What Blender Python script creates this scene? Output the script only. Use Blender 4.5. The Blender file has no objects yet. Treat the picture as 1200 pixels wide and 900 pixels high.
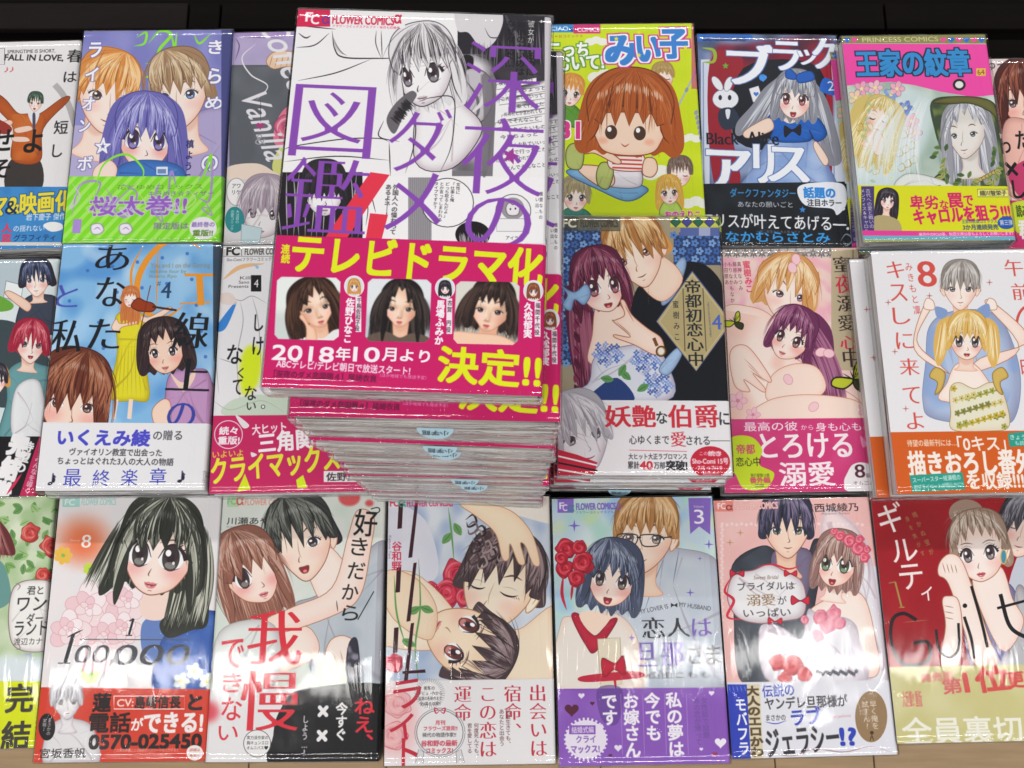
import bpy, bmesh, math, random
import numpy as np
from mathutils import Vector, Matrix

# ------------------------------------------------------------------ camera, light, exposure
SC = bpy.context.scene
COL = SC.collection
FPX = 1161.0                       # focal length in photograph pixels (photograph is 1200 wide)
TILT = math.radians(13.9)          # how far the camera leans back from looking straight down
CAM_H = 0.71                       # camera height above the table, metres
cam_data = bpy.data.cameras.new('camera')
cam_data.sensor_width = 36.0
cam_data.lens = FPX / 1200 * 36
cam_data.clip_start = 0.02
cam_data.clip_end = 50
cam = bpy.data.objects.new('camera', cam_data)
COL.objects.link(cam)
cam.location = (0, 0, CAM_H)
cam.rotation_euler = (TILT, 0, 0)
SC.camera = cam

world = bpy.data.worlds.new('World')
SC.world = world
world.use_nodes = True
wb = world.node_tree.nodes['Background']
wb.inputs[0].default_value = (0.90, 0.95, 1.0, 1)
wb.inputs[1].default_value = 0.15

def tube_lamp(name, x, y, z, lx, ly, power):
    l = bpy.data.lights.new(name, 'AREA')
    l.shape = 'RECTANGLE'; l.size = lx; l.size_y = ly
    l.energy = power; l.color = (1.0, 0.975, 0.95)
    o = bpy.data.objects.new(name, l)
    o.location = (x, y, z)
    COL.objects.link(o)
    return o
# the shop's rows of fluorescent tubes on the ceiling
tube_lamp('ceiling_tube', -0.86, -0.13, 2.25, 0.95, 0.07, 4.6)
tube_lamp('ceiling_tube', 0.88, -0.09, 2.25, 1.0, 0.07, 4.4)
for yy, pw in ((-0.8, 11), (-2.0, 21), (3.0, 48)):
    for xx in (-2.4, -0.8, 0.8, 2.4):
        tube_lamp('ceiling_tube', xx, yy, 2.3, 1.2, 0.07, pw)

SC.view_settings.view_transform = 'Standard'
SC.view_settings.look = 'None'
SC.view_settings.exposure = -0.08
SC.view_settings.gamma = 1.0
SC.view_settings.use_curve_mapping = False
SC.render.resolution_x = 1024
SC.render.resolution_y = 768
SC.cycles.transparent_max_bounces = 32
SC.cycles.max_bounces = 5
SC.cycles.caustics_reflective = False
SC.cycles.sample_clamp_indirect = 4

random.seed(7)
RNG = np.random.default_rng(11)

def unproject(px, py, z):
    """photograph pixel -> the point of the level plane z it shows"""
    px = np.asarray(px, float); py = np.asarray(py, float)
    x = (px - 600) / FPX; y = -(py - 450) / FPX
    dx = x
    dy = y * math.cos(TILT) + math.sin(TILT)
    dz = y * math.sin(TILT) - math.cos(TILT)
    k = (z - CAM_H) / dz
    return dx * k, dy * k

# ------------------------------------------------------------------ the books: four photograph corners, height of the cover, number in the pile
BOOKS = {
 'haru':   dict(q=[(-78,54),(93,52),(75,286),(-103,288)], z=.019, n=1, W=.113, H=.174),
 'kira':   dict(q=[(99,35),(269,35),(260,283),(72,284)], z=.038, n=2),
 'coffee': dict(q=[(271,37),(441,35),(448,285),(264,284)], z=.035, n=2),
 'main':   dict(q=[(350.4,8),(643,19),(639.5,464),(305,452)], z=.322, n=20),
 'miiko':  dict(q=[(643,27),(812,28),(830,272),(652,274)], z=.020, n=1),
 'alice':  dict(q=[(815,38),(983,42),(998,288),(829,288)], z=.016, n=1),
 'ouke':   dict(q=[(985.5,40.6),(1155,40.6),(1193.5,281),(1013.7,282.5)], z=.032, n=2),
 'kaeru':  dict(q=[(1147,68),(1322,68),(1362,292),(1180,292)], z=.016, n=1),
 'boys':   dict(q=[(-112,304),(67,304),(43,581),(-150,583)], z=.017, n=1),
 'g':      dict(q=[(73,285),(254,286),(243.6,576.5),(42,572)], z=.045, n=3),
 'four':   dict(q=[(261,286),(440,287),(447,577),(245,576)], z=.042, n=3),
 'teito':  dict(q=[(651.4,255),(845,252),(857.5,557),(654,556)], z=.075, n=5),
 'mitsu':  dict(q=[(830,291),(1005,291),(1041,576),(851,576)], z=.018, n=1),
 'gozen':  dict(q=[(1023,295),(1203,291),(1252,577),(1050,577)], z=.044, n=3),
 'wonder': dict(q=[(-128,585),(62,583),(42,878),(-152,880)], z=.016, n=1),
 'hyaku':  dict(q=[(67,582),(259,582),(242,893),(41.6,892)], z=.020, n=1),
 'suki':   dict(q=[(259.5,579),(452,578),(442,893),(242.5,892)], z=.020, n=1),
 'lili':   dict(q=[(453.4,583.4),(644,582),(651,895),(452,897)], z=.018, n=1),
 'koi':    dict(q=[(646,583.4),(834,582.6),(858,894),(656.4,898)], z=.018, n=1),
 'bri':    dict(q=[(837,585.7),(1021,583),(1051,881),(858,892)], z=.016, n=1),
 'gil':    dict(q=[(1021,583),(1208,580),(1255,868),(1052,870)], z=.017, n=1),
}
for k, b in BOOKS.items():
    P = np.array([unproject(px, py, b['z']) for px, py in b['q']])
    up = (P[0] - P[3]) + (P[1] - P[2])
    ri = (P[1] - P[0]) + (P[2] - P[3])
    ang = math.atan2(ri[1], ri[0]) * .5 + (math.atan2(up[1], up[0]) - math.pi / 2) * .5
    b['ang'] = ang
    b['c'] = P.mean(0)
    b['ux'] = np.array([math.cos(ang), math.sin(ang)])
    b['uy'] = np.array([-math.sin(ang), math.cos(ang)])
    b.setdefault('W', float((np.linalg.norm(P[1] - P[0]) + np.linalg.norm(P[2] - P[3])) / 2))
    b.setdefault('H', float((np.linalg.norm(P[0] - P[3]) + np.linalg.norm(P[1] - P[2])) / 2))

# ------------------------------------------------------------------ a small painter: prints the cover pictures into procedural pixel maps
def hexc(h):
    if isinstance(h, str):
        return np.array([int(h[i:i + 2], 16) / 255 for i in (0, 2, 4)], np.float32)
    return np.asarray(h, np.float32)

def smooth_pts(P, closed=True, n=6):
    P = np.asarray(P, float); m = len(P)
    if m < 3: return P
    if closed:
        p0, p1, p2, p3 = np.roll(P, 1, 0), P, np.roll(P, -1, 0), np.roll(P, -2, 0)
    else:
        E = np.vstack([2 * P[0] - P[1], P, 2 * P[-1] - P[-2]])
        p0, p1, p2, p3 = E[:-3], E[1:-2], E[2:-1], E[3:]
    t = np.linspace(0, 1, n, endpoint=False)[None, :, None]
    a, b, c, d = [q[:, None, :] for q in (p0, p1, p2, p3)]
    R = .5 * (2 * b + (c - a) * t + (2 * a - 5 * b + 4 * c - d) * t ** 2 + (3 * b - a - 3 * c + d) * t ** 3)
    R = R.reshape(-1, 2)
    return R if closed else np.vstack([R, P[-1:]])

def box_blur(a, r):
    if r < 1: return a
    for _ in range(2):
        for ax in (0, 1):
            n = a.shape[ax]
            pad = [(0, 0), (0, 0)]; pad[ax] = (r + 1, r)
            c = np.cumsum(np.pad(a, pad, mode='edge'), axis=ax)
            i = np.arange(n)
            a = (np.take(c, i + 2 * r + 1, ax) - np.take(c, i, ax)) / (2 * r + 1)
    return a

def dilate(m, rx, ry):
    """thicken a mask by fractional pixels, separately across and along"""
    for ax, r in ((1, rx), (0, ry)):
        k = int(math.ceil(r)); out = m
        if k < 1: continue
        pw = [(0, 0), (0, 0)]; pw[ax] = (k, k); mp = np.pad(m, pw); n = m.shape[ax]
        for s in range(1, k + 1):
            w = min(1.0, r - (s - 1))
            for sg in (-1, 1):
                out = np.maximum(out, (mp[:, k + s * sg:k + s * sg + n] if ax else mp[k + s * sg:k + s * sg + n]) * w)
        m = out
    return m

GLYPHS = {}
def glyph_edges(s):
    """outline edges of a string from Blender's own font, in ems"""
    if s in GLYPHS: return GLYPHS[s]
    cu = bpy.data.curves.new('glyph', 'FONT'); cu.body = s; cu.size = 1; cu.resolution_u = 4; cu.fill_mode = 'FRONT'
    o = bpy.data.objects.new('glyph', cu); COL.objects.link(o)
    dg = bpy.context.evaluated_depsgraph_get()
    m = bpy.data.meshes.new_from_object(o.evaluated_get(dg))
    V = np.empty(len(m.vertices) * 3, np.float32); m.vertices.foreach_get('co', V); V = V.reshape(-1, 3)[:, :2].astype(float)
    A, B = [], []
    for p in m.polygons:
        vs = list(p.vertices)
        q = V[vs]
        ar = np.sum(q[:, 0] * np.roll(q[:, 1], -1) - np.roll(q[:, 0], -1) * q[:, 1])
        if ar < 0: vs = vs[::-1]
        A += vs; B += vs[1:] + vs[:1]
    bpy.data.objects.remove(o); bpy.data.curves.remove(cu); bpy.data.meshes.remove(m)
    r = (V[A], V[B]) if A else (np.zeros((0, 2)), np.zeros((0, 2)))
    GLYPHS[s] = r
    return r

class Canvas:
    def __init__(self, key, res=4.6):
        b = BOOKS[key]; self.b = b; self.key = key
        k = res * 1000
        self.res = k
        self.w = int(b['W'] * k); self.h = int(b['H'] * k)
        self.img = np.ones((self.h, self.w, 3), np.float32) * hexc('efedf0')
        self.v(0, 0, 1)
        self._bb = (None, None)
    def v(self, ox, oy, s):
        self.ox, self.oy, self.s = ox, oy, s
        return self
    def M(self, P):
        P = np.asarray(P, float).reshape(-1, 2)
        x, y = unproject(P[:, 0] / self.s + self.ox, P[:, 1] / self.s + self.oy, self.b['z'])
        dx, dy = x - self.b['c'][0], y - self.b['c'][1]
        u = dx * self.b['ux'][0] + dy * self.b['ux'][1] + self.b['W'] / 2
        v = -(dx * self.b['uy'][0] + dy * self.b['uy'][1]) + self.b['H'] / 2
        return np.stack([u * self.res, v * self.res], 1)
    def sc(self, x=None, y=None):
        if x is None: x, y = (600 - self.ox) * self.s, (450 - self.oy) * self.s
        a = self.M([(x - 5, y), (x + 5, y), (x, y - 5), (x, y + 5)])
        return np.linalg.norm(a[1] - a[0]) / 10, np.linalg.norm(a[3] - a[2]) / 10
    # coverage of closed outlines, given as edge lists
    def cover(self, A, B, SS=4):
        full = np.zeros((self.h, self.w), np.float32)
        self._bb = (full, None)
        if not len(A): return full
        r0, r1 = max(0, int(A[:, 1].min()) - 1), min(self.h, int(A[:, 1].max()) + 2)
        c0, c1 = max(0, int(A[:, 0].min()) - 1), min(self.w, int(A[:, 0].max()) + 2)
        if r1 <= r0 or c1 <= c0: return full
        H, W = r1 - r0, c1 - c0
        A = A - [c0, r0]; B = B - [c0, r0]
        y0, y1 = A[:, 1], B[:, 1]
        sg = np.where(y1 > y0, 1.0, -1.0)
        k0 = np.clip(np.ceil(np.minimum(y0, y1) * SS - .5), 0, H * SS).astype(int)
        k1 = np.clip(np.ceil(np.maximum(y0, y1) * SS - .5), 0, H * SS).astype(int)
        n = k1 - k0
        ok = n > 0
        if not ok.any(): return full
        idx = np.repeat(np.nonzero(ok)[0], n[ok])
        st = np.repeat(np.cumsum(n[ok]) - n[ok], n[ok])
        k = np.arange(len(idx)) - st + k0[idx]
        x = A[idx, 0] + ((k + .5) / SS - A[idx, 1]) * (B[idx, 0] - A[idx, 0]) / (B[idx, 1] - A[idx, 1])
        x = np.clip(x, 0, W)
        ix = x.astype(int); fr = x - ix
        s = sg[idx] / SS
        base = (k // SS) * (W + 2) + ix
        nn = H * (W + 2)
        f = np.bincount(base, s * (1 - fr), nn)[:nn] + np.bincount(base + 1, s * fr, nn)[:nn]
        acc = np.cumsum(f.reshape(H, W + 2), 1)[:, :W]
        full[r0:r1, c0:c1] = np.minimum(np.abs(acc), 1)
        self._bb = (full, (slice(r0, r1), slice(c0, c1)))
        return full
    def softened(self, m, soft):
        r = int(soft * self.sc()[0]); sl = self._bb[1]
        if r < 1 or sl is None: return m
        p = r * 2 + 2
        ys = slice(max(0, sl[0].start - p), min(self.h, sl[0].stop + p)); xs = slice(max(0, sl[1].start - p), min(self.w, sl[1].stop + p))
        m[ys, xs] = box_blur(m[ys, xs], r)
        self._bb = (m, (ys, xs))
        return m
    def polymask(self, polys):
        A, B = [], []
        for P in polys:
            ar = np.sum(P[:, 0] * np.roll(P[:, 1], -1) - np.roll(P[:, 0], -1) * P[:, 1])
            if ar < 0: P = P[::-1]
            A.append(P); B.append(np.roll(P, -1, 0))
        return self.cover(np.vstack(A), np.vstack(B))
    def blend(self, m, col, a=1.0, clip=None):
        if self._bb[0] is m:
            s = self._bb[1]
            if s is None: return
            r0, c0 = s[0].start, s[1].start
            sub = m[s]
            ys = np.arange(s[0].start, s[0].stop)
        else:
            ys = np.nonzero(m.max(1) > .002)[0]
            if not len(ys): return
            xs = np.nonzero(m.max(0) > .002)[0]
            s = (slice(ys[0], ys[-1] + 1), slice(xs[0], xs[-1] + 1))
            sub = m[s]
        if clip is not None: sub = sub * clip[s]
        mm = (sub * a)[..., None]
        if isinstance(col, tuple):      # gradient from the top to the foot of the shape
            t = np.linspace(0, 1, ys[-1] + 1 - ys[0])[:, None, None].astype(np.float32)
            c = hexc(col[0]) * (1 - t) + hexc(col[1]) * t
        else:
            c = hexc(col)
        self.img[s] = self.img[s] * (1 - mm) + c * mm
    def P(self, pts, col, sm=1, soft=0, a=1, clip=None, line=None, lw=1.2):
        Q = smooth_pts(pts) if sm else np.asarray(pts, float)
        m = self.polymask([self.M(Q)])
        if soft: m = self.softened(m, soft)
        self.blend(m, col, a, clip)
        if line and sm and not soft and a > .5: self.model(m, pts, col, clip)
        if line: self.L(list(pts) + [pts[0]], lw, line, tp=0, sm=sm, cl=1)
        return m
    def model(self, m, pts, col, clip):
        """brushed tone inside an outlined shape: a deeper wash along its rim, a paler middle, a few fold strokes"""
        sl = self._bb[1]
        if sl is None: return
        h, w = sl[0].stop - sl[0].start, sl[1].stop - sl[1].start
        if min(h, w) < 26: return
        base = hexc(col[0] if isinstance(col, tuple) else col)
        skin = base[0] > .9 and base[0] - base[2] < .35 and base[1] > .75 and base[0] - base[2] > .03
        dark = base * (np.array([.99, .88, .85], np.float32) if skin else np.array([.74, .66, .70], np.float32)); lite = base * .8 + .17 * base.max() + .02
        sub = m[sl]; r = max(2, min(h, w) // 14)
        inner = box_blur(sub, r)
        keep = self.img; self.img = keep[sl]; cl = None if clip is None else clip[sl]
        self.blend(np.clip((sub - inner) * 1.5, 0, 1) * sub, dark, .65, cl)
        sh = np.roll(np.roll(inner, -r, 1), -r // 2, 0)
        self.blend(np.clip(sub - sh, 0, 1) * sub, dark, .4, cl)
        self.img = keep
        if skin or min(h, w) < 60: self._bb = (m, sl); return
        P = np.asarray(pts, float); c0 = P.mean(0); rg = np.random.default_rng(int(abs(P.sum())))
        mm = m if clip is None else m * clip
        for k in range(9):
            p = P[rg.integers(len(P))]; q = P[rg.integers(len(P))]
            a0 = p * .85 + c0 * .15; b0 = (c0 * .65 + q * .35); md = (a0 + b0) / 2 + rg.normal(0, .08, 2) * np.linalg.norm(b0 - a0)
            self.L([a0, md, b0], np.linalg.norm(b0 - a0) * (.05 if k % 3 else .09), dark if k % 3 else lite, a=.5, clip=mm, soft=1.2 if k % 2 else 0, tp=2)
        self._bb = (m, sl)
    def R(self, x0, y0, x1, y1, col, **k):
        return self.P([(x0, y0), (x1, y0), (x1, y1), (x0, y1)], col, sm=0, **k)
    def E(self, x, y, rx, ry, col, rot=0, **k):
        t = np.linspace(0, 2 * math.pi, 28, endpoint=False)
        c, s = math.cos(math.radians(rot)), math.sin(math.radians(rot))
        u, v = rx * np.cos(t), ry * np.sin(t)
        return self.P(np.stack([x + u * c - v * s, y + u * s + v * c], 1), col, sm=0, **k)
    def ribbon(self, Q, w, tp):
        d = np.gradient(Q, axis=0); L = np.linalg.norm(d, axis=1, keepdims=True) + 1e-6
        nrm = np.stack([-d[:, 1], d[:, 0]], 1) / L
        t = np.linspace(0, 1, len(Q))[:, None]
        if tp == 1: ww = 4 * t * (1 - t) * .9 + .1
        elif tp == 2: ww = 1 - t * .9
        elif tp == 3: ww = .12 + .88 * t
        else: ww = np.ones_like(t)
        return np.vstack([Q + nrm * w * ww / 2, (Q - nrm * w * ww / 2)[::-1]])
    def L(self, pts, w, col, tp=1, sm=1, a=1, cl=0, clip=None, soft=0):
        if cl and sm: Q = smooth_pts(pts[:-1]); Q = np.vstack([Q, Q[:1]])
        else: Q = smooth_pts(pts, False, 8) if sm and len(pts) > 2 else np.asarray(pts, float)
        if len(Q) == 2: Q = Q[0] + (Q[1] - Q[0]) * np.linspace(0, 1, 8)[:, None]
        m = self.polymask([self.M(self.ribbon(Q, w, tp))])
        if soft: m = self.softened(m, soft)
        self.blend(m, col, a, clip)
    def hair(self, A, B, n, cols, w=2.5, bulge=0.0, jit=.02, a=.8, clip=None, seed=1, tp=1):
        """n strands swept from the curve A to the curve B"""
        rg = np.random.default_rng(abs(int(seed)))
        A = smooth_pts(A, False, 8); B = smooth_pts(B, False, 8)
        def at(C, t):
            x = np.clip(t, 0, 1) * (len(C) - 1); i = np.minimum(x.astype(int), len(C) - 2); f = (x - i)[:, None]
            return C[i] * (1 - f) + C[i + 1] * f
        per = max(1, n // (len(cols) * 3))
        for g in range(len(cols) * 3):
            t = rg.random(per)
            a0 = at(A, t + rg.normal(0, jit, per)); b0 = at(B, t + rg.normal(0, jit, per))
            e0 = rg.random(per)[:, None] * .25; e1 = 1 - rg.random(per)[:, None] * .35
            d = b0 - a0; nn = np.stack([-d[:, 1], d[:, 0]], 1)
            mid = (a0 + b0) / 2 + nn * (bulge + rg.normal(0, .025, per))[:, None]
            polys = []
            T = np.linspace(0, 1, 11)[:, None]
            for i in range(per):
                tt = e0[i] + (e1[i] - e0[i]) * T
                Q = (1 - tt) ** 2 * a0[i] + 2 * tt * (1 - tt) * mid[i] + tt ** 2 * b0[i]
                polys.append(self.M(self.ribbon(Q, w * (.4 + rg.random()), tp)))
            self.blend(self.polymask(polys), cols[g % len(cols)], a, clip)
    def noise(self, col, a=.3, size=40, clip=None, seed=3, lo=.45):
        rg = np.random.default_rng(abs(int(seed)))
        k = size * self.sc()[0]
        gh, gw = int(self.h / k) + 3, int(self.w / k) + 3
        g = rg.random((gh, gw))
        y = np.linspace(0, gh - 1.001, self.h); x = np.linspace(0, gw - 1.001, self.w)
        iy, ix = y.astype(int), x.astype(int); fy = (y - iy)[:, None]; fx = (x - ix)[None]
        fy = fy * fy * (3 - 2 * fy); fx = fx * fx * (3 - 2 * fx)
        m = (g[iy][:, ix] * (1 - fx) + g[iy][:, ix + 1] * fx) * (1 - fy) + (g[iy + 1][:, ix] * (1 - fx) + g[iy + 1][:, ix + 1] * fx) * fy
        q = np.roll(np.roll(m, int(k * .5), 0), int(k * .37), 1)[::-1]
        m = box_blur((m * .6 + q * .4)[::3, ::3], max(1, int(k / 9)))
        m = np.repeat(np.repeat(m, 3, 0), 3, 1)[:self.h, :self.w]
        self.blend(np.clip((m - lo) / (1 - lo) * 2.2, 0, 1).astype(np.float32), col, a, clip)
    def t(self, s, x, y, w, h, col, v=0, b=0.0, bx=0, by=0, out=None, rot=0, a=1, em=0, out2=None, shear=0):
        """lettering fitted into the box x, y, w, h; v=1 sets it in columns (right to left, split by |)"""
        cx, cy = x + w / 2, y + h / 2
        sx, sy = self.sc(cx, cy)
        C = self.M([(cx, cy)])[0]
        W, H = w * sx, h * sy
        As, Bs = [], []
        if v:
            cols = s.split('|'); nc = len(cols); cw = W / nc
            nmax = max(len(c) for c in cols)
            for ci, cs in enumerate(cols):
                if not cs: continue
                step = H / (nmax if nc > 1 else len(cs)); e = min(cw * .98, step * 1.05) if nc > 1 else cw
                eh = min(step * 1.02, e * 1.25)
                for i, ch in enumerate(cs):
                    if ch == ' ' or ch == '　': continue
                    A, B = glyph_edges('｜' if ch in 'ー—' else ch)
                    if not len(A): continue
                    ox, oy = W / 2 - cw * (ci + .5), -H / 2 + step * (i + .5)
                    if ch in '、。': ox += e * .6; oy -= e * .5
                    if ch in 'っゃゅょッャュョ': ox += e * .08
                    asc = ord(ch) < 256
                    mid = (A.min(0) + A.max(0)) / 2 if asc or ch in '♪♥！？' else np.array([.5, .38])
                    for X, out_ in ((A, As), (B, Bs)):
                        q = (X - mid) * np.array([e, -eh])
                        out_.append(q + [ox, oy])
            ref = cw * .98
        else:
            A, B = glyph_edges(s)
            if not len(A): return
            lo, hi = A.min(0), A.max(0)
            if em: lo = np.array([lo[0], -.12]); hi = np.array([hi[0], .88])
            k = np.array([W, -H]) / (hi - lo)
            As.append((A - (lo + hi) / 2) * k); Bs.append((B - (lo + hi) / 2) * k)
            ref = H
        A = np.vstack(As); B = np.vstack(Bs)
        r = math.radians(rot)
        R = np.array([[math.cos(r), math.sin(r)], [-math.sin(r), math.cos(r)]])
        S = np.array([[1, 0], [-shear, 1]])
        A = A @ S @ R + C; B = B @ S @ R + C
        m = self.cover(A, B)
        if self._bb[1] is None: return
        pad = int(.2 * ref) + 4
        sl = self._bb[1]
        ys = slice(max(0, sl[0].start - pad), min(self.h, sl[0].stop + pad)); xs = slice(max(0, sl[1].start - pad), min(self.w, sl[1].stop + pad))
        m = m[ys, xs]
        keep = self.img
        self.img = keep[ys, xs]
        g = 1.0 if v else .62
        if bx and not by and not out and len(s) < 3 and ord(s[0]) > 256: by = -.013
        bx = (bx * .9 or b * g) * ref; by = (by or b * g) * ref
        if by < 0 and ref < 30: by = 0

        if out2: self.blend(dilate(dilate(m, bx + out2[1] * ref, by + out2[1] * ref), .6, .6), out2[0])
        if out: self.blend(dilate(m, bx + out[1] * ref, by + out[1] * ref), out[0])
        if by < 0: m = 1 - dilate(1 - m, 0, -by); by = 0
        if bx or by: m = dilate(m, bx, by)
        self.blend(m, col, a)
        self.img = keep
    # ---- small motifs
    def rose(self, x, y, r, c='c8203a', d='7a1024', l='f0707c', a=1, seed=0):
        rg = np.random.default_rng(abs(int(seed + x)))
        t = np.linspace(0, 2 * math.pi, 13)[:-1]
        self.P(np.stack([x + r * np.cos(t) * (1 + .12 * rg.normal(size=12)), y + r * np.sin(t) * (1 + .12 * rg.normal(size=12))], 1), c, a=a, line=d, lw=r * .05)
        for k in range(9):
            q = r * (.9 - k * .09); t0 = k * 2.4 + rg.random()
            tt = t0 + np.linspace(0, 2.1, 6)
            self.L(np.stack([x + q * np.cos(tt), y + q * np.sin(tt)], 1), r * .16, l if k % 2 else d, a=.75 * a)
    def flower(self, x, y, r, c, mid, n=5, rot=0, line=None, a=1):
        for k in range(n):
            t = rot + k * 2 * math.pi / n
            self.E(x + r * .55 * math.cos(t), y + r * .55 * math.sin(t), r * .5, r * .36, c, rot=math.degrees(t), line=line, lw=r * .06, a=a)
        self.E(x, y, r * .22, r * .22, mid)
    def leaf(self, x, y, r, ang, c='5f9a4a', l='3a6a34', a=1):
        t = math.radians(ang); ux, uy = math.cos(t), math.sin(t)
        self.P([(x, y), (x + r * .5 * ux - r * .28 * uy, y + r * .5 * uy + r * .28 * ux), (x + r * ux, y + r * uy),
                (x + r * .5 * ux + r * .28 * uy, y + r * .5 * uy - r * .28 * ux)], c, a=a)
        self.L([(x, y), (x + r * .9 * ux, y + r * .9 * uy)], r * .05, l, a=a)
    def sparkle(self, x, y, r, c):
        self.P([(x, y - r), (x + r * .16, y - r * .16), (x + r, y), (x + r * .16, y + r * .16), (x, y + r), (x - r * .16, y + r * .16), (x - r, y), (x - r * .16, y - r * .16)], c, sm=0)
    def star(self, x, y, r, c, line=None, rot=0):
        p = [(x + (r if k % 2 == 0 else r * .45) * math.sin(k * math.pi / 5 + rot), y - (r if k % 2 == 0 else r * .45) * math.cos(k * math.pi / 5 + rot)) for k in range(10)]
        self.P(p, c, sm=0, line=line, lw=r * .12)
    def heart(self, x, y, r, c):
        t = np.linspace(0, 2 * math.pi, 30)[:-1]
        self.P(np.stack([x + r * np.sin(t) ** 3, y - r * (13 * np.cos(t) - 5 * np.cos(2 * t) - 2 * np.cos(3 * t) - np.cos(4 * t)) / 16], 1), c, sm=0)
    def rays(self, x, y, r0, r1, n, c, w, a=1):
        for k in range(n):
            t = 2 * math.pi * k / n
            self.L([(x + r0 * math.cos(t), y + r0 * math.sin(t)), (x + r1 * math.cos(t), y + r1 * math.sin(t))], w, c, tp=0, a=a)

class Head:
    """one drawn head; positions in units of half the face width, v downwards from the brow"""
    def __init__(self, c, x, y, r, ang=0, turn=0):
        self.c, self.x, self.y, self.r, self.turn = c, x, y, r, turn
        self.ca, self.sa = math.cos(math.radians(ang)), math.sin(math.radians(ang))
        self.rot = ang
    def T(self, P):
        return [(self.x + self.r * (u * self.ca - v * self.sa), self.y + self.r * (u * self.sa + v * self.ca)) for u, v in P]
    def P(self, P, col, **k): return self.c.P(self.T(P), col, **k)
    def L(self, P, w, col, **k): self.c.L(self.T(P), w * self.r, col, **k)
    def E(self, u, v, ru, rv, col, rot=0, **k):
        x, y = self.T([(u, v)])[0]
        return self.c.E(x, y, ru * self.r, rv * self.r, col, rot=self.rot + rot, **k)
    def hair(self, A, B, n, cols, w=.05, **k): self.c.hair(self.T(A), self.T(B), n, cols, w * self.r, **k)
    def back(self, cols, ln=1.7, wd=1.35, n=90, tips=0):
        t = self.turn * -.12
        P = [(-wd * .8 + t, -1.15), (-.45 + t, -1.62), (.45 + t, -1.62), (wd * .8 + t, -1.15), (wd + t, -.2), (wd * 1.06 + t, ln * .6),
             (wd * .98 + t, ln)] + [((wd * .98 - wd * 1.96 * i / 12) + t, ln * (1 + (.13 if i % 2 else -.08) * (.4 + (i * 37 % 11) / 11))) for i in range(1, 12)] + [(-wd * .98 + t, ln), (-wd * 1.06 + t, ln * .6), (-wd + t, -.2)]
        m = self.P(P, cols[1])
        self.hair([(-.9 + t, -1.1), (-.4 + t, -1.55), (.4 + t, -1.55), (.9 + t, -1.1)], [(-wd * 1.05 + t, ln), (-wd * .4 + t, ln * 1.15), (wd * .4 + t, ln * 1.15), (wd * 1.05 + t, ln)], int(n * 1.6), cols, .045, seed=int(self.x), jit=.04)
        return m
    def neck(self, skin='f9dccb', w=.42, ln=1.3, sh='e0a088'):
        t = self.turn * -.1
        self.P([(-w + t, .5), (w + t, .5), (w * .95 + t, 1.2 + ln * .4), (w * 1.5 + t, 1 + ln), (-w * 1.5 + t, 1 + ln), (-w * .95 + t, 1.2 + ln * .4)], skin, line=sh, lw=self.r * .025)
        self.P([(-w + t, .8), (w + t, .8), (w * .9 + t, 1.25), (t, 1.5), (-w * .9 + t, 1.25)], sh, a=.45, soft=self.r * .05)
    def ear(self, side, skin='f9dccb', sh='c98870'):
        s = side
        self.P([(s * .9, -.1), (s * 1.12, -.22), (s * 1.2, .05), (s * 1.08, .4), (s * .9, .5)], skin, line=sh, lw=self.r * .03)
        self.L([(s * 1.0, -.02), (s * 1.1, .05), (s * 1.02, .28)], .03, sh)
    def eye(self, u, v, w, h, col, s, closed=0, dark='33242a', gaze=0, white='fbfafc'):
        if closed:
            self.L([(u - w * 1.05, v + h * .05), (u - w * .4, v + h * .42), (u + w * .4, v + h * .42), (u + w * 1.05, v)], h * .3, dark)
            for k in range(4):
                a = u + s * w * (.3 + k * .27)
                self.L([(a, v + h * .35), (a + s * w * .25, v + h * .75)], h * .1, dark, tp=2)
            self.L([(u - w * .9, v - h * .75), (u, v - h * .95), (u + w * .9, v - h * .7)], h * .07, dark, a=.5)
            return
        P = [(u - w, v + h * .15), (u - w * .55, v - h * .7), (u + w * .15, v - h * .95), (u + w * .8, v - h * .55), (u + w, v + h * .1), (u + w * .5, v + h * .75), (u - w * .5, v + h * .75)]
        m = self.P(P, white)
        g = u + gaze * w * .3
        self.E(g, v - h * .02, w * .66, h * .92, col, clip=m, line=dark, lw=self.r * .02)
        self.E(g, v - h * .35, w * .62, h * .6, dark, clip=m, a=.65, soft=self.r * .03)
        self.E(g, v, w * .28, h * .42, dark, clip=m)
        self.E(g, v + h * .5, w * .42, h * .25, 'ffffff', clip=m, a=.35)
        self.E(g - w * .25, v - h * .38, w * .22, h * .24, 'ffffff')
        self.E(g + w * .25, v + h * .3, w * .1, h * .12, 'ffffff', a=.9)
        self.L([(u - s * w * 1.0, v + h * .1), (u - s * w * .5, v - h * .78), (u + s * w * .2, v - h * 1.02), (u + s * w * .85, v - h * .6), (u + s * w * 1.2, v - h * .02)], h * .34, dark, tp=3)
        for k in range(3):
            a = .5 + k * .3
            self.L([(u + s * w * a, v - h * (.9 - k * .25)), (u + s * w * (a + .4), v - h * (1.15 - k * .3))], h * .14, dark, tp=2)
        self.L([(u - w * .5, v + h * .78), (u + w * .1, v + h * .86), (u + w * .8, v + h * .6)], h * .09, dark, a=.7)
        self.L([(u - w * .8, v - h * 1.1), (u, v - h * 1.35), (u + w * .9, v - h * 1.0)], h * .07, dark, a=.5)
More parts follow.
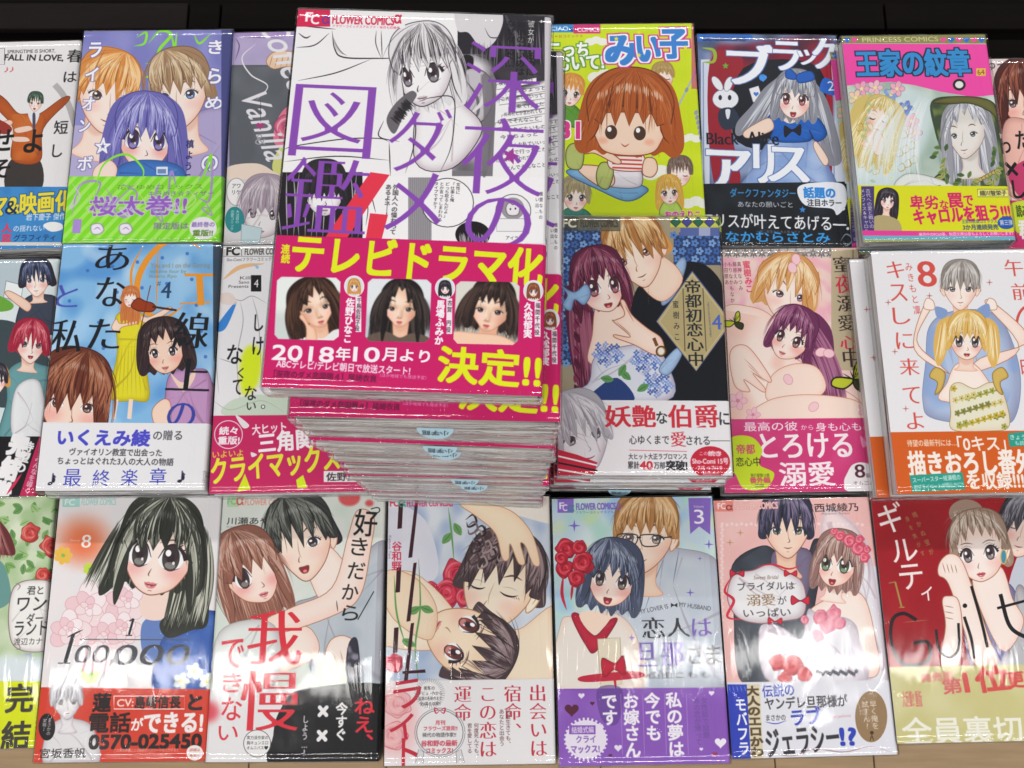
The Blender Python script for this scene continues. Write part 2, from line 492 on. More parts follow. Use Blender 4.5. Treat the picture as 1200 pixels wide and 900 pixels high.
    def face(self, skin='fdeee6', eye='6a5a78', es=1.0, closed=0, smile=.4, blush=.5, line='8a5648', jaw=1.0, brow='6a4a40', mouth='d8606a', male=0, opn=0, dark='33242a', sh='eeb49c', gaze=0, one=0, ph=0, white='fbfafc'):
        t = self.turn; q = abs(t)
        vr = np.random.default_rng(int(abs(self.x * 3 + self.y)))
        j1, j2, j3 = vr.uniform(-1, 1, 3)
        es = es * (1 + .08 * j1)
        ch = 1.16 + .14 * male
        P = [(-.93, -.7), (-.96, 0), (-.86 + .06 * max(t, 0), .45), (-.55 * jaw + .1 * t, .93), (-.16 + .3 * t, ch), (.16 + .3 * t, ch), (.55 * jaw + .1 * t, .93), (.86 + .06 * min(t, 0), .45), (.96, 0), (.93, -.7), (.5, -1.35), (-.5, -1.35)]
        m = self.P(P, skin, line=line, lw=self.r * .03)
        self.P([(-1, -1.4), (1, -1.4), (1, -.35), (0, -.5), (-1, -.35)], sh, clip=m, a=.36, soft=self.r * .16)
        sd = -1 if t > 0 else 1
        self.P([(sd * 1.05, -.6), (sd * .72, .1), (sd * .55, .7), (sd * .1, 1.4), (sd * 1.1, 1.4)], sh, clip=m, a=.34, soft=self.r * .12)
        if ph:      # printed photograph: modelling by soft light instead of lines
            self.E(sd * .75, .35, .32, .9, 'b07858', clip=m, a=.35, soft=self.r * .22)
            self.E(-sd * .3 + t * .2, -.45, .5, .35, 'fff0e2', clip=m, a=.6, soft=self.r * .2)
            self.E(-sd * .42 + t * .2, .48, .22, .2, 'fff0e4', clip=m, a=.6, soft=self.r * .14)
            for s in (-1, 1): self.E(s * .45 + t * .22, .04, .3, .16, 'b88468', clip=m, a=.5, soft=self.r * .09)
            self.E(t * .4 + sd * .12, .42, .08, .3, 'c08a6c', clip=m, a=.55, soft=self.r * .07)
            self.E(t * .4, .35, .05, .28, 'fff4ea', clip=m, a=.7, soft=self.r * .05)
            self.E(t * .42, .66, .17, .05, 'a8664c', clip=m, a=.6, soft=self.r * .04)
            self.E(t * .34, 1.08, .2, .05, 'b07858', clip=m, a=.5, soft=self.r * .05)
        if blush:
            for s in (-1, 1): self.E(s * .55 + t * .25, .5, .3, .19, 'f08a86', a=blush, soft=self.r * .14, clip=m)
        ew = .285 * es; eh = (.34 if not male else .19) * es
        if ph: eh = .11 * es; ew = .22 * es
        for s in (-1, 1):
            if one and s != one: continue
            far = 1 - .32 * q if s * t > 0 else 1
            u = s * (.46 - .02 * q + .025 * j2) + t * .24
            self.eye(u, .14 + .03 * j3, ew * far, eh * (1 + .1 * j2), eye, s, closed, dark, gaze, white)
            self.L([(u - ew * 1.05 * far, -.3 - (.05 if s < 0 else 0) * 0 + .03 * (1 if s > 0 else -1)), (u, -.39 - .05 * j1), (u + ew * 1.1 * far, -.28 + .05 * j3)], .055 if male or ph else .035, brow)
        n = t * .42
        self.L([(n, .45), (n + .07 * (1 if t >= 0 else -1), .62), (n - .04, .68)], .035, line)
        if male or ph: self.L([(n * .6, -.1), (n * .9, .3), (n + .05, .55)], .03, line, a=.5)
        mx = t * .34; my = .9
        if opn:
            self.P([(mx - .17, my - .05), (mx, my - .02 - .04), (mx + .17, my - .05), (mx + .09, my + .05 + .14 * opn), (mx - .09, my + .05 + .14 * opn)], '9a2c38', line=line, lw=self.r * .025)
            self.E(mx, my + .08 * opn + .04, .07, .05, 'f08a8a')
        else:
            self.L([(mx - .19, my - .06 * smile), (mx, my + .05 * smile), (mx + .19, my - .06 * smile)], .04, '8a3038')
            if not male or ph:
                self.P([(mx - .17, my - .02), (mx - .05, my - .07), (mx, my - .05), (mx + .05, my - .07), (mx + .17, my - .02), (mx + .08, my + .1), (mx - .08, my + .1)], mouth, a=.65)
                self.L([(mx - .17, my), (mx, my + .01), (mx + .17, my)], .025, '7a2832')
                self.E(mx - .03, my + .05, .04, .018, 'ffffff', a=.6)
            self.L([(mx - .07, my + .17), (mx + .07, my + .17)], .03, line, a=.6)
        return m
    def front(self, cols, part=0.0, low=-.1, n=110, side=.8, spiky=0, ends=None, ring=.3, edge=None, gap=0, w=.042, wd=1.06):
        """fringe and side locks"""
        t = -self.turn * .1
        rg = np.random.default_rng(int(abs(self.x) + abs(self.y)))
        k = [5, 7, 6, 8][int(abs(self.x)) % 4]; n = int(n * 1.5)
        ph = rg.random() * 6
        tip = []
        for i in range(k * 2 + 1):
            u = -.98 + 1.96 * i / (k * 2)
            d = gap * math.exp(-((u - part) / .35) ** 2)
            tip.append((u, low - d + (.16 + spiky * .22 if i % 2 else -.26 - spiky * .3) * (.4 + 1.1 * rg.random()) + .08 * math.sin(u * 4 + ph) - .1 * (1 - u * u) + .35 * abs(u) ** 4))
        dome = [(wd + t, -.1), (wd + .06 + t, -.75), (.9 + t, -1.32), (.4 + t, -1.62), (-.4 + t, -1.62), (-.9 + t, -1.32), (-wd - .06 + t, -.75), (-wd + t, -.1)]
        polyp = smooth_pts(dome, False, 6).tolist() + tip
        m = self.c.P(self.T(polyp), cols[1], sm=0)
        for s in (-1, 1):
            if side <= -.5: continue
            Q = [(s * wd * .93 + t, -1.1), (s * (wd + .1) + t, -.4), (s * (wd + .1) + t, side * .6), (s * (wd - .02) + t, side), (s * (wd - .2) + t, side * .55), (s * .84 + t, -.1)]
            m = np.maximum(m, self.P(Q, cols[1]))
            self.L(Q[3:] , .03, edge or cols[0])
        for sd in (-1, 1):
            self.hair([(part, -1.6), (part + sd * .12, -1.6)], [(part, low - gap + .05), (part * .6 + sd * .35, low), (sd * .7, low + .1), (sd * wd, low + .25), (sd * (wd + .05), side * .9)],
                      n * 2 // 3, cols, w, bulge=-sd * .2, jit=.02, clip=m, seed=int(self.y) + sd, a=.85)
        for s in (-1, 1):
            self.hair([(part, -1.6), (part + s * .5, -1.5)], [(s * (wd + .05), side), (s * wd, low), (s * .5, low + .1)], n // 3, cols, w, bulge=-s * .28, clip=m, seed=5 + s, a=.8)
        # loose single hairs outside the outline
        for s in (-1, 1):
            self.c.hair(self.T([(part, -1.62), (part + s * .4, -1.6)]), self.T([(s * (wd + .3), low - .5), (s * (wd + .22), side * .8), (s * (wd + .05), side * 1.15)]), 16, cols[:2], self.r * .022, bulge=-s * .3, jit=.05, a=.7, seed=int(self.x) + s + 3)
            self.c.hair(self.T([(s * .5, -1.3), (s * .9, -.9)]), self.T([(s * .35, low + .25), (s * .95, low + .6)]), 10, cols[:2], self.r * .02, bulge=s * .06, jit=.08, a=.8, seed=int(self.y) + s + 8)
        if ring:
            lt = hexc(cols[-1]) * .45 + .55
            self.hair([(-.9, -.95), (-.3, -1.2), (.3, -1.2), (.9, -.95)], [(-.95, -.65), (-.3, -.86), (.3, -.86), (.95, -.65)], 60, [lt], w * .8, clip=m, a=ring, seed=9, jit=.0)
        self.c.L(self.T([q for q in tip]), self.r * .03, edge or cols[0], tp=0, sm=0, a=.8)
        self.c.L(self.T(dome), self.r * .03, edge or cols[0], tp=0, a=.8)
        for i in range(2, k * 2 - 1, 2):      # dark parting wedges between the locks
            u0, v0 = tip[i]
            self.L([(u0, v0), (u0 * .93 + part * .05, v0 - .35), (u0 * .8 + part * .2, v0 - .8)], .075, edge or cols[0], tp=2, a=.75, clip=m)
            self.L([(u0 + .1, v0 - .1), (u0 * .9 + .12, v0 - .6)], .03, cols[-1], tp=1, a=.7, clip=m)
        for i in range(1, k * 2, 2):
            self.L([tip[i], (tip[i][0] * .82 + part * .18, (tip[i][1] - 1.5) / 2 - .12), (part + tip[i][0] * .1, -1.5)], .022, edge or cols[0], a=.5)
        return m

# ------------------------------------------------------------------ the printed covers
CREAM = 'f4efe9'
ART = {}
def cover(key, res=4.6):
    def deco(fn):
        c = Canvas(key, res); fn(c); ART[key] = c.img; return fn
    return deco

BROWN = ['5a2e1c', '8a4a2a', 'b8703c', 'd89a60']
BLOND = ['a86c34', 'd89a50', 'eebc78', 'fbdfa8']
ASH = ['5c4a40', '8a7462', 'b0987e', 'd6c2a6']
BLACK = ['16121a', '2c2630', '4a4350', '7a7280']
DARKB = ['2a1a18', '48302a', '6e4a3c', '9a705a']
SILVER = ['6a6a72', '9c9ca6', 'c4c6d0', 'eef0f6']

@cover('haru')
def _(c):
    c.v(0, 0, 3)
    c.R(-240, 140, 300, 900, 'ece9ea')
    c.R(-10, 168, 14, 225, 'e8e6e6', line='555555', lw=2)
    c.t('SPRINGTIME IS SHORT,', 24, 172, 168, 14, '222222')
    c.t('FALL IN LOVE,', 14, 190, 206, 24, '222222', b=.05, rot=2)
    c.t('春', 234, 172, 52, 44, '111111', b=.02)
    c.t('は', 222, 250, 44, 36, '111111', b=.02)
    c.t('短', 188, 422, 48, 46, '111111', b=.02)
    c.t('し', 182, 506, 34, 44, '111111', b=.02)
    c.t('♪♪', 14, 232, 32, 20, 'd86a6a')
    # man with both arms thrown up, orange jacket
    c.P([(20, 665), (36, 560), (136, 560), (140, 665)], '3a3432')
    c.L([(190, 295), (215, 325), (240, 370), (262, 440)], 22, 'b8b4b4', tp=0)
    c.P([(-10, 332), (20, 350), (60, 395), (100, 398), (125, 400), (150, 390), (220, 340), (240, 350), (150, 450), (138, 565), (40, 560), (44, 450), (-10, 380)], 'c8601e', line='6a3010', lw=2)
    c.noise('e08840', .4, 30, clip=c.polymask([c.M([(40, 400), (150, 390), (138, 565), (40, 560)])]))
    c.P([(96, 395), (118, 440), (136, 393)], 'e8e8ee'); c.P([(112, 400), (122, 400), (121, 455), (114, 460)], '4a4660')
    for x, y, a in ((-20, 440, 0), (50, 450, 10), (40, 480, 20)): c.P([(x, y), (x + 50, y - 20 + a), (x + 60, y - 5 + a), (x + 10, y + 16)], 'f2d2c0', line='a06a50', lw=1.5)
    c.P([(-40, 410), (10, 425), (40, 450), (20, 470), (-40, 455)], '9a3028')
    h = Head(c, 122, 358, 24, 4, -.2); h.face(eye='443a3a', es=.8, male=1, opn=1, line='6a4030'); h.front(['1a2a20', '2c4436', '46604c', '6a8a70'], low=-.2, n=60, side=.1, spiky=.8)
    c.t('よ', 84, 455, 62, 78, '111111', b=.035)
    c.t('せ', -30, 455, 74, 72, '111111', b=.035)
    c.t('そ', -30, 560, 62, 62, '111111', b=.035)
    c.t('っ', 58, 628, 26, 30, '333333')
    c.P([(-300, 655), (300, 655), (300, 900), (-300, 900)], '3f8ed0', sm=0)
    c.noise('2f72b8', .4, 30, clip=c.polymask([c.M([(-300, 655), (300, 655), (300, 900), (-300, 900)])]))
    c.t('マ&映画化', -30, 676, 280, 74, 'f2e03a', b=.05, out=('1a4a88', .03), rot=-3)
    c.t('＆', 18, 706, 40, 44, '16305c', b=.04)
    c.t('岩下慶子 傑作選', 90, 748, 160, 24, 'e8f0f8', b=.03)
    c.t('人', 4, 785, 36, 30, 'e04060', b=.08); c.t('の揺れない', 46, 790, 108, 22, 'f0f4fa', b=.02)
    c.t('恋', 4, 820, 32, 30, 'e04060', b=.08); c.t('グラフィティ', 46, 822, 146, 24, '1c2c50', b=.02)
    c.P([(150, 790), (180, 778), (215, 786), (214, 806), (176, 812)], 'f6f6f4')
    c.R(-300, 850, 300, 862, 'ddd8d0')

@cover('kira')
def _(c):
    c.v(0, 0, 3)
    c.R(180, 80, 840, 880, '7d7fc4')
    c.noise('9a9ad8', .6, 60)
    g = '8be830'
    c.L([(478, 130), (512, 112), (506, 150), (470, 160)], 9, g); c.L([(520, 150), (560, 108), (600, 120), (560, 170), (545, 215), (510, 222)], 11, g)
    c.L([(600, 110), (612, 165), (620, 110)], 9, g); c.L([(505, 270), (550, 262)], 9, g); c.L([(680, 120), (700, 150), (740, 115)], 8, g)
    # left boy, right boy, girl between
    c.P([(180, 470), (330, 450), (400, 560), (420, 720), (180, 720)], 'b8b0d8')
    c.P([(650, 430), (830, 400), (830, 720), (640, 720)], 'b4a8d4', line='7a70a8', lw=2)
    h = Head(c, 372, 330, 100, 14, .55)
    h.back(['b06a30', 'd88c44', 'f0b068'], ln=.5, wd=1.2); h.neck('fbe4d6')
    h.face('fdebe0', '7a5a50', es=.8, male=1, line='a0604a', blush=.3, gaze=.4)
    h.front(['b8682c', 'dc8e40', 'f2b468', 'fcd8a0'], part=.3, low=-.12, n=220, side=.7, spiky=.5, edge='a0602c')
    h = Head(c, 632, 320, 96, -8, -.5)
    h.back(['7a5a40', 'a07c58', 'c8a47c'], ln=.5, wd=1.2); h.neck('fbe4d6')
    h.face('fdebe0', '4a7ab8', es=.85, male=1, line='8a5a4a', blush=.25)
    h.front(['7c5c42', 'a48260', 'c8a880', 'e8d2ae'], part=-.35, low=-.15, n=220, side=.6, spiky=.4, edge='6a4a38')
    h = Head(c, 510, 480, 98, 4, .1)
    h.back(['4c4a90', '6a66b4', '8c88d0'], ln=1.5, wd=1.5, n=160)
    h.face('fdeee6', '5a48a0', es=1.1, line='8a5a6a', blush=.6, opn=.5)
    h.front(['504c98', '706cba', '9490d8', 'c0c0f0'], low=.0, n=240, side=1.5, edge='3c3880')
    c.P([(400, 600), (500, 560), (640, 590), (640, 720), (400, 720)], '3f78c8', line='24508c', lw=2); c.R(548, 584, 588, 612, 'e8eef8'); c.R(552, 592, 582, 608, '7090c0')
    c.P([(330, 590), (380, 560), (410, 590), (390, 640), (330, 640)], 'fbe2d6', line='b07a6a', lw=2)
    for s, x, y, w, hh in (('き', 732, 140, 48, 46), ('ら', 732, 238, 42, 52), ('め', 720, 338, 60, 42), ('の', 708, 545, 54, 52), ('ラ', 312, 148, 42, 50), ('イ', 300, 236, 42, 46), ('オ', 290, 340, 40, 44), ('ン', 278, 420, 36, 40), ('☆', 334, 482, 52, 54), ('ボ', 272, 548, 50, 48)):
        c.t(s, x, y, w, hh, 'fbfafe', b=.05, out=('6a68b0', .04))
    c.t('槙ようこ', 648, 484, 28, 156, '28286a', v=1, b=.03)
    c.R(180, 618, 860, 900, '84e326')
    Bm = c.polymask([c.M([(180, 618), (860, 618), (860, 900), (180, 900)])])
    for k in range(-12, 24):
        c.P([(150 + k * 40, 900), (168 + k * 40, 900), (450 + k * 40, 600), (432 + k * 40, 600)], 'a8f060', sm=0, clip=Bm)
    for P in ([(250, 760), (280, 650), (350, 640), (330, 700)], [(420, 640), (480, 680), (440, 760), (400, 720), (480, 640)], [(620, 660), (600, 600), (590, 700)], [(560, 640), (540, 690)], [(690, 650), (740, 560), (735, 700), (690, 690)]):
        c.L(P, 9, 'b090dc', a=.9)
    c.L([(330, 690), (360, 580), (440, 540), (500, 590), (496, 640)], 8, '8be830'); c.L([(735, 620), (740, 540), (716, 610), (690, 650)], 8, '8be830')
    c.t('花とゆめコミックス', 410, 646, 300, 18, '6a9a3a')
    c.t('桜太巻!!', 314, 688, 340, 66, '9a62c8', b=.04, out=('dcd0f4', .03))
    c.t('限定版は', 540, 780, 120, 24, '8a60c0', b=.03)
    c.t('キラめき☆ティザー', 520, 668, 230, 20, '8a60c0')
    c.E(712, 800, 48, 40, 'f4f0f8'); c.t('最終巻の', 672, 778, 80, 18, '7a5ab0', b=.04); c.t('重版!!', 676, 806, 70, 22, '5a8a2a', b=.06)
    c.t('I', 256, 770, 26, 46, 'b090dc', b=.06)
    for x in (320, 420): c.P([(x, 790), (x + 30, 784), (x + 44, 806), (x + 26, 822), (x + 2, 818)], 'f4f0fa', line='8a70b8', lw=2); c.L([(x + 8, 806), (x + 22, 798), (x + 34, 808)], 4, 'b090dc')
    for k in range(9):
        x = 250 + k * 58; c.L([(x, 640 + (k * 37) % 60), (x + 30, 690 + (k * 53) % 90), (x - 6, 730), (x + 36, 640 + (k * 71) % 120)], 7, ['dcc8f4', 'c4e890', 'b090dc'][k % 3], a=.75)
    c.R(776, 80, 850, 900, '3a3f7a', a=.85); c.R(776, 618, 850, 900, '74cc30', a=.8)

@cover('coffee')
def _(c):
    c.v(0, 0, 3)
    c.R(780, 80, 1400, 900, 'b0a4cc')
    c.R(790, 80, 1400, 128, 'a890c8'); c.noise('d0b8dc', .4, 50)
    c.L([(826, 130), (840, 160), (826, 210)], 4, '6a4a80'); c.L([(830, 128), (1000, 132)], 3, '6a4a80')
    c.R(805, 226, 1400, 600, '5c6068'); c.noise('787c84', .5, 70, clip=c.polymask([c.M([(800, 235), (1400, 225), (1400, 560), (800, 600)])]))
    c.P([(935, 215), (960, 182), (1020, 178), (1080, 190), (1080, 240), (1010, 232), (960, 240)], 'f0cfb0', line='9a6a50', lw=2)
    for k in range(4): c.L([(945 + k * 20, 235), (958 + k * 19, 190)], 2, '9a6a50')
    c.P([(1000, 380), (960, 470), (985, 520), (1100, 540), (1100, 360)], 'e87a98'); c.rose(1010, 450, 44, 'e06a8c', 'a03a5c', 'fac0d0')
    c.P([(980, 520), (1040, 500), (1100, 560), (1060, 610), (960, 600)], 'd8dc80')
    c.t('Coffee', 858, 150, 300, 84, 'eceaf0', rot=66, b=.015, shear=.35)
    c.t('Vanilla', 790, 400, 290, 82, 'eceaf0', rot=68, b=.015, shear=.35)
    c.L([(900, 150), (850, 200), (880, 260), (940, 300), (900, 350)], 5, 'eceaf0')
    c.L([(915, 340), (915, 430)], 2, '30303a'); c.heart(914, 440, 14, 'b03a7c')
    c.t('＆', 896, 470, 36, 36, 'a8a8b0')
    c.P([(800, 585), (900, 572), (960, 600), (1010, 640), (800, 640)], 'f0dccc')
    c.R(775, 628, 1400, 900, 'dcd8da')
    c.E(830, 672, 34, 48, 'f6f4f4', line='8a8688', lw=2); c.t('ワケ|アリ', 812, 640, 34, 44, '333333', v=1)
    h = Head(c, 930, 740, 80, 6, -.3); h.face('efebec', '7a6a7a', es=.7, line='8a8488', sh='cfc8cc', blush=0, mouth='b0a0a8')
    h.front(['8a7a88', 'a898a6', 'c8bac4', 'e0d6de'], low=.1, n=120, side=1.0)
    c.E(824, 770, 34, 46, '2c8c90'); c.t('大注目の|恋愛コミック', 806, 736, 36, 72, 'f0f6f4', v=1)
    c.P([(848, 785), (920, 800), (910, 858), (846, 850)], 'c4dadf', sm=0, line='8a9aa0', lw=2)

@cover('main', 6.2)
def _(c):
    c.v(300, 0, 3.214)
    K = '2a262c'
    c.R(60, 0, 1130, 700, 'f3f1f3')
    # grey-black photo-like panel at right
    c.R(758, 20, 1140, 300, '26222a')
    c.P([(758, 20), (900, 20), (930, 70), (900, 150), (850, 180), (800, 120), (758, 110)], 'dcd8dc')
    c.L([(860, 100), (880, 135), (910, 140), (925, 160), (900, 190)], 4, '3a343c')
    c.L([(930, 30), (960, 100), (1000, 160), (1000, 230)], 16, '4a444c')
    Rm = c.polymask([c.M([(745, 180), (1090, 290), (1090, 420), (880, 420), (870, 640), (737, 640)])])
    c.P([(740, 200), (860, 200), (905, 300), (890, 660), (737, 660)], '7a767c', sm=0); c.hair([(760, 180), (1080, 60)], [(760, 300), (1090, 280)], 140, ['16121a', '3a363c', '8a868c'], 4, a=.6); c.P([(900, 250), (1086, 240), (1086, 300), (960, 330)], '3a363e', soft=10)
    c.noise('5a565c', .9, 50, clip=Rm, seed=5); c.noise('e8e4e8', .9, 70, clip=Rm, seed=8, lo=.5)
    c.P([(758, 240), (780, 205), (815, 210), (815, 250), (790, 275), (760, 265)], '1c181e')
    c.P([(790, 262), (850, 262), (888, 310), (885, 400), (840, 460), (800, 440), (790, 350)], 'c4c0c6', line='3a343c', lw=3)
    c.L([(790, 300), (830, 360), (835, 420), (815, 450)], 12, '6a666c'); c.L([(862, 300), (850, 380), (800, 430)], 14, 'e0dce0')
    c.P([(850, 280), (890, 300), (900, 420), (870, 640), (850, 640), (856, 420)], '6e6a70', a=.8)
    # slanted text strips
    for k in range(12):
        y = 300 + k * 29; x = 905 + (k * 37 % 60) - k * 2; w = 150 + (k * 53 % 40)
        if k < 6: c.P([(x, y + 14), (x + w, y - 12), (x + w, y + 8), (x, y + 34)], 'f3f1f3', sm=0, line='4a464c', lw=1.5)
        c.t(['夜食べたいものは', '今日ちょっと', 'こんな私でいいって', '電車で行ったとか', 'だめだとか言われても', 'なんでそんなこと'][k % 6], x + 8, y - 4, w - 20, 16, '33303a', rot=-8)
    c.R(1086, 60, 1112, 900, 'cfcad0')
    c.t('彼女がいるのに|返信のないのは|なぜなんだ…', 938, 68, 116, 212, '121014', v=1, b=.02)
    c.t('彼女が', 1022, 70, 26, 90, 'f0eef0', v=1)
    # line drawn shoulder, turned figures
    c.L([(285, 110), (295, 180), (330, 212), (460, 216), (560, 214)], 5, K)
    c.L([(160, 92), (300, 106)], 4, K); c.L([(150, 175), (220, 165), (275, 120)], 4, K); c.L([(158, 120), (185, 138), (205, 130)], 5, K)
    c.L([(155, 300), (300, 270), (430, 220)], 4, K); c.L([(470, 110), (474, 215)], 3, K); c.L([(470, 215), (450, 160), (452, 110)], 3, K)
    for k in range(9): c.L([(286 + k * 3, 120 + k * 9), (296 + k * 6, 190 + k * 2)], 2, K, a=.5)
    # generic pensive woman, line art
    h = Head(c, 630, 262, 112, -10, -.6)
    h.P([(-.3, .9), (.6, .7), (1.1, 1.3), (1.6, 2.3), (.4, 3.4), (-.8, 3.0)], 'f3f1f3', line=K, lw=3)
    h.back(['3a363c', 'e2dfe3', 'f4f2f4', '8a868c'], ln=1.25, wd=1.2, n=150)
    h.face('f6f4f6', '55505a', es=.95, line='2a262c', sh='e8e4e8', blush=0, mouth='b8b0b8', brow='3a343c')
    h.front(['2a262c', 'e6e3e7', 'f4f2f4', '5a565c', 'f8f6f8', '8a868c'], part=.25, low=-.12, n=190, side=1.3, edge=K, ring=0, w=.028)
    c.P([(490, 450), (520, 390), (580, 340), (604, 352), (590, 380), (560, 420), (520, 500)], '6a666c')
    c.hair([(500, 440), (560, 360)], [(540, 470), (600, 400)], 120, ['1c181e', '2c282e'], 3)
    c.L([(480, 450), (462, 510), (540, 530)], 4, K); c.L([(610, 380), (660, 364), (740, 365), (745, 460), (730, 560), (690, 650)], 4, K)
    c.L([(580, 400), (600, 470), (590, 560), (560, 650)], 4, K); c.L([(500, 530), (505, 660)], 4, K)
    c.L([(100, 560), (150, 545), (330, 520), (460, 518), (500, 530)], 4, K); c.L([(105, 605), (300, 585), (500, 600)], 4, K)
    # bottom panels
    c.R(60, 645, 400, 910, '1e1a20')
    for k in range(14): c.L([(90 + k * 24, 640), (80 + k * 24 + (k % 3) * 9, 760), (95 + k * 22, 900)], 5, 'f0eef0', a=.7)
    h = Head(c, 255, 720, 76, 0, .1); h.face('f2f0f2', '55505a', es=.1, line=K, sh='e0dce0', blush=0, mouth='b0a8b0'); h.front(['1a161c', '2a262c', '3a363c'], low=.25, n=90, side=1.1, ring=.1)
    c.R(400, 660, 572, 910, 'f6f4f6'); c.t('外国人への憧れって|あるよネー！', 478, 690, 56, 190, '1c181e', v=1, b=.02)
    c.L([(404, 720), (420, 780), (412, 850)], 3, K); c.L([(430, 720), (450, 800)], 3, K)
    c.R(572, 665, 660, 910, '8d898f')
    for k in range(11): c.L([(576 + k * 8, 665), (576 + k * 8, 905)], 1.5, 'b0acb2', tp=0)
    c.R(660, 665, 1086, 910, 'f6f4f6')
    c.E(720, 760, 98, 92, 'f8f6f8', line=K, lw=3)
    c.t('女性に|「仕事と俺|どっち取るんだよ」|とか言ってしまわれる|タイプですか？', 664, 682, 104, 150, '1c181e', v=1)
    c.E(815, 880, 66, 50, '1a161c'); c.hair([(760, 870), (870, 870)], [(770, 930), (880, 930)], 60, ['d8d4d8', '6a666c'], 3)
    c.E(968, 790, 66, 62, 'f2f0f2', line='5a565c', lw=3); c.E(966, 782, 44, 42, '9a969c'); c.P([(940, 780), (952, 760), (968, 768), (984, 758), (992, 782), (984, 806), (950, 806)], 'ece8ec', line='4a464c', lw=2); c.E(957, 784, 3, 4, K); c.E(976, 782, 3, 4, K)
    c.R(905, 820, 1010, 868, 'f2f0f2', line='8a868c', lw=2)
    c.t('アイラ', 940, 886, 46, 14, K); c.t('重要なもの|思い出…', 1050, 715, 30, 110, '3a363c', v=1)
    # publisher strip
    c.R(150, 10, 278, 96, 'd81e50'); c.t('F', 186, 42, 26, 34, 'ffffff', b=.05); c.t('C', 206, 52, 30, 34, 'ffffff', b=.05)
    c.R(278, 34, 560, 102, 'f3f1f3'); c.t('α', 248, 56, 28, 30, '5a3a9a', b=.04)
    c.t('FLOWER COMICS', 287, 56, 232, 32, 'd42a4c', b=.05); c.t('α', 520, 52, 26, 32, 'd42a4c', b=.07); c.t('フラワーコミックスアルファ・毎月七日発売', 286, 92, 254, 10, 'd42a4c')
    # red slash and purple title
    c.P([(430, 645), (502, 655), (330, 910), (245, 910)], 'e8354e', sm=0); c.P([(428, 800), (496, 806), (470, 905), (410, 905)], 'e8354e', sm=0)
    T = '8a4ab4'
    for s, x, y, w, hh in (('深', 782, 150, 296, 272), ('夜', 768, 434, 318, 300), ('の', 786, 736, 250, 200), ('ダ', 494, 398, 240, 250), ('メ', 482, 640, 220, 230), ('恋', 400, 895, 260, 120), ('図', 134, 312, 306, 280), ('鑑', 104, 586, 316, 290)):
        c.t(s, x, y, w, hh, T, bx=.004, by=-.018, rot=1)
    c.star(958, 584, 34, 'a03a9c', rot=.3)
    # the paper band
    c.v(290, 260, 2.647)
    M = 'd01a68'
    c.P([(40, 36), (970, 70), (980, 560), (20, 540)], M, sm=0)
    Y = 'e6f01c'
    c.t('連', 104, 68, 26, 28, Y, b=.06); c.t('続', 104, 98, 26, 28, Y, b=.06)
    c.t('テレビドラマ化', 138, 58, 776, 120, Y, b=.045, rot=2.2)
    for (x, y, hx, nm, role, kx) in ((90, 168, 0, '佐野ひなこ', '千鳥佐和子役', 0), (372, 174, 1, '馬場ふみか', '古賀 円役', 1), (646, 182, 2, '久松郁実', '福間千代役', 2)):
        w, hh = 198, 198
        P = [(x + 14, y), (x + w - 14, y + 3), (x + w, y + 16), (x + w - 6, y + hh - 12), (x + w - 22, y + hh), (x + 4, y + hh - 4), (x - 8, y + hh - 18), (x, y + 12)]
        m = c.P(P, ['cfd6d4', 'c4cbd0', 'c8c6bc'][kx], sm=0)
        save = c.img.copy()
        dk = [['1c1210', '33221c', '4a3228', '6a4a3a'], ['120e10', '221a1c', '38302e', '544844'], ['1a1414', '2e2220', '453430', '5e4a42']][kx]
        h = Head(c, x + [118, 104, 108][kx], y + [92, 88, 86][kx], [57, 53, 60][kx], [-14, 3, 9][kx], [.35, -.2, -.3][kx])
        c.P([(x, y), (x + 200, y), (x + 200, y + 70), (x, y + 110)], ['e6ebe8', 'e2e6ea', 'dcdad0'][kx], soft=12, clip=m)
        h.back(dk, ln=[1.9, 2.9, 1.1][kx], wd=[1.5, 1.35, 1.3][kx], n=260)
        h.hair([(-1.2, -.8), (1.2, -.8)], [(-1.75, [1.9, 3.0, 1.3][kx]), (-1.1, [2.3, 3.2, 1.5][kx]), (1.1, [2.3, 3.2, 1.5][kx]), (1.75, [1.9, 3.0, 1.3][kx])], 260, dk, .05, bulge=.12)
        h.neck('efc4a8', ln=2.2); h.P([(-1.9, 1.9), (-.8, 1.5), (0, 1.8), (.8, 1.5), (1.9, 1.9), (2.3, 3.6), (-2.3, 3.6)], ['e8e6e6', '6a5a50', '4a3a38'][kx])
        h.face('f6d4bc', '2e1c18', es=1.0, ph=1, jaw=.8, line='c08a6c', blush=.25, mouth='cc4a50', brow='4a3228', sh='d8a080', dark='22181a')
        h.front(dk, part=[.35, -.1, .2][kx], low=[-.2, -.15, -.25][kx], n=260, side=[1.6, 2.2, .8][kx], gap=[.5, .9, .1][kx], ring=.12, edge=dk[0])
        h.hair([(.3, -1.5), (.9, -1.2)], [(.9, 1.6), (1.7, 1.9)], 90, dk, .05, bulge=-.25); h.hair([(-.3, -1.5), (-.9, -1.2)], [(-.95, 1.5), (-1.7, 1.9)], 90, dk, .05, bulge=.25)
        if kx == 0:
            h.P([(-.75, 1.1), (-.95, .4), (-.75, .3), (-.55, .9), (-.3, 1.3), (-.5, 2.6), (-1.3, 2.9)], 'f4cdb2', line='c08a6c', lw=1.5)
        if kx == 2:
            h.P([(-1.8, 1.5), (-.4, 1.35), (.7, 1.3), (1.6, 1.6), (1.8, 2.1), (.4, 2.0), (-1.6, 2.2)], 'f4cdb2', line='c08a6c', lw=1.5)
        soft = np.stack([box_blur(c.img[..., q], 1) for q in range(3)], -1)
        soft = .5 + (soft - .5) * 1.06
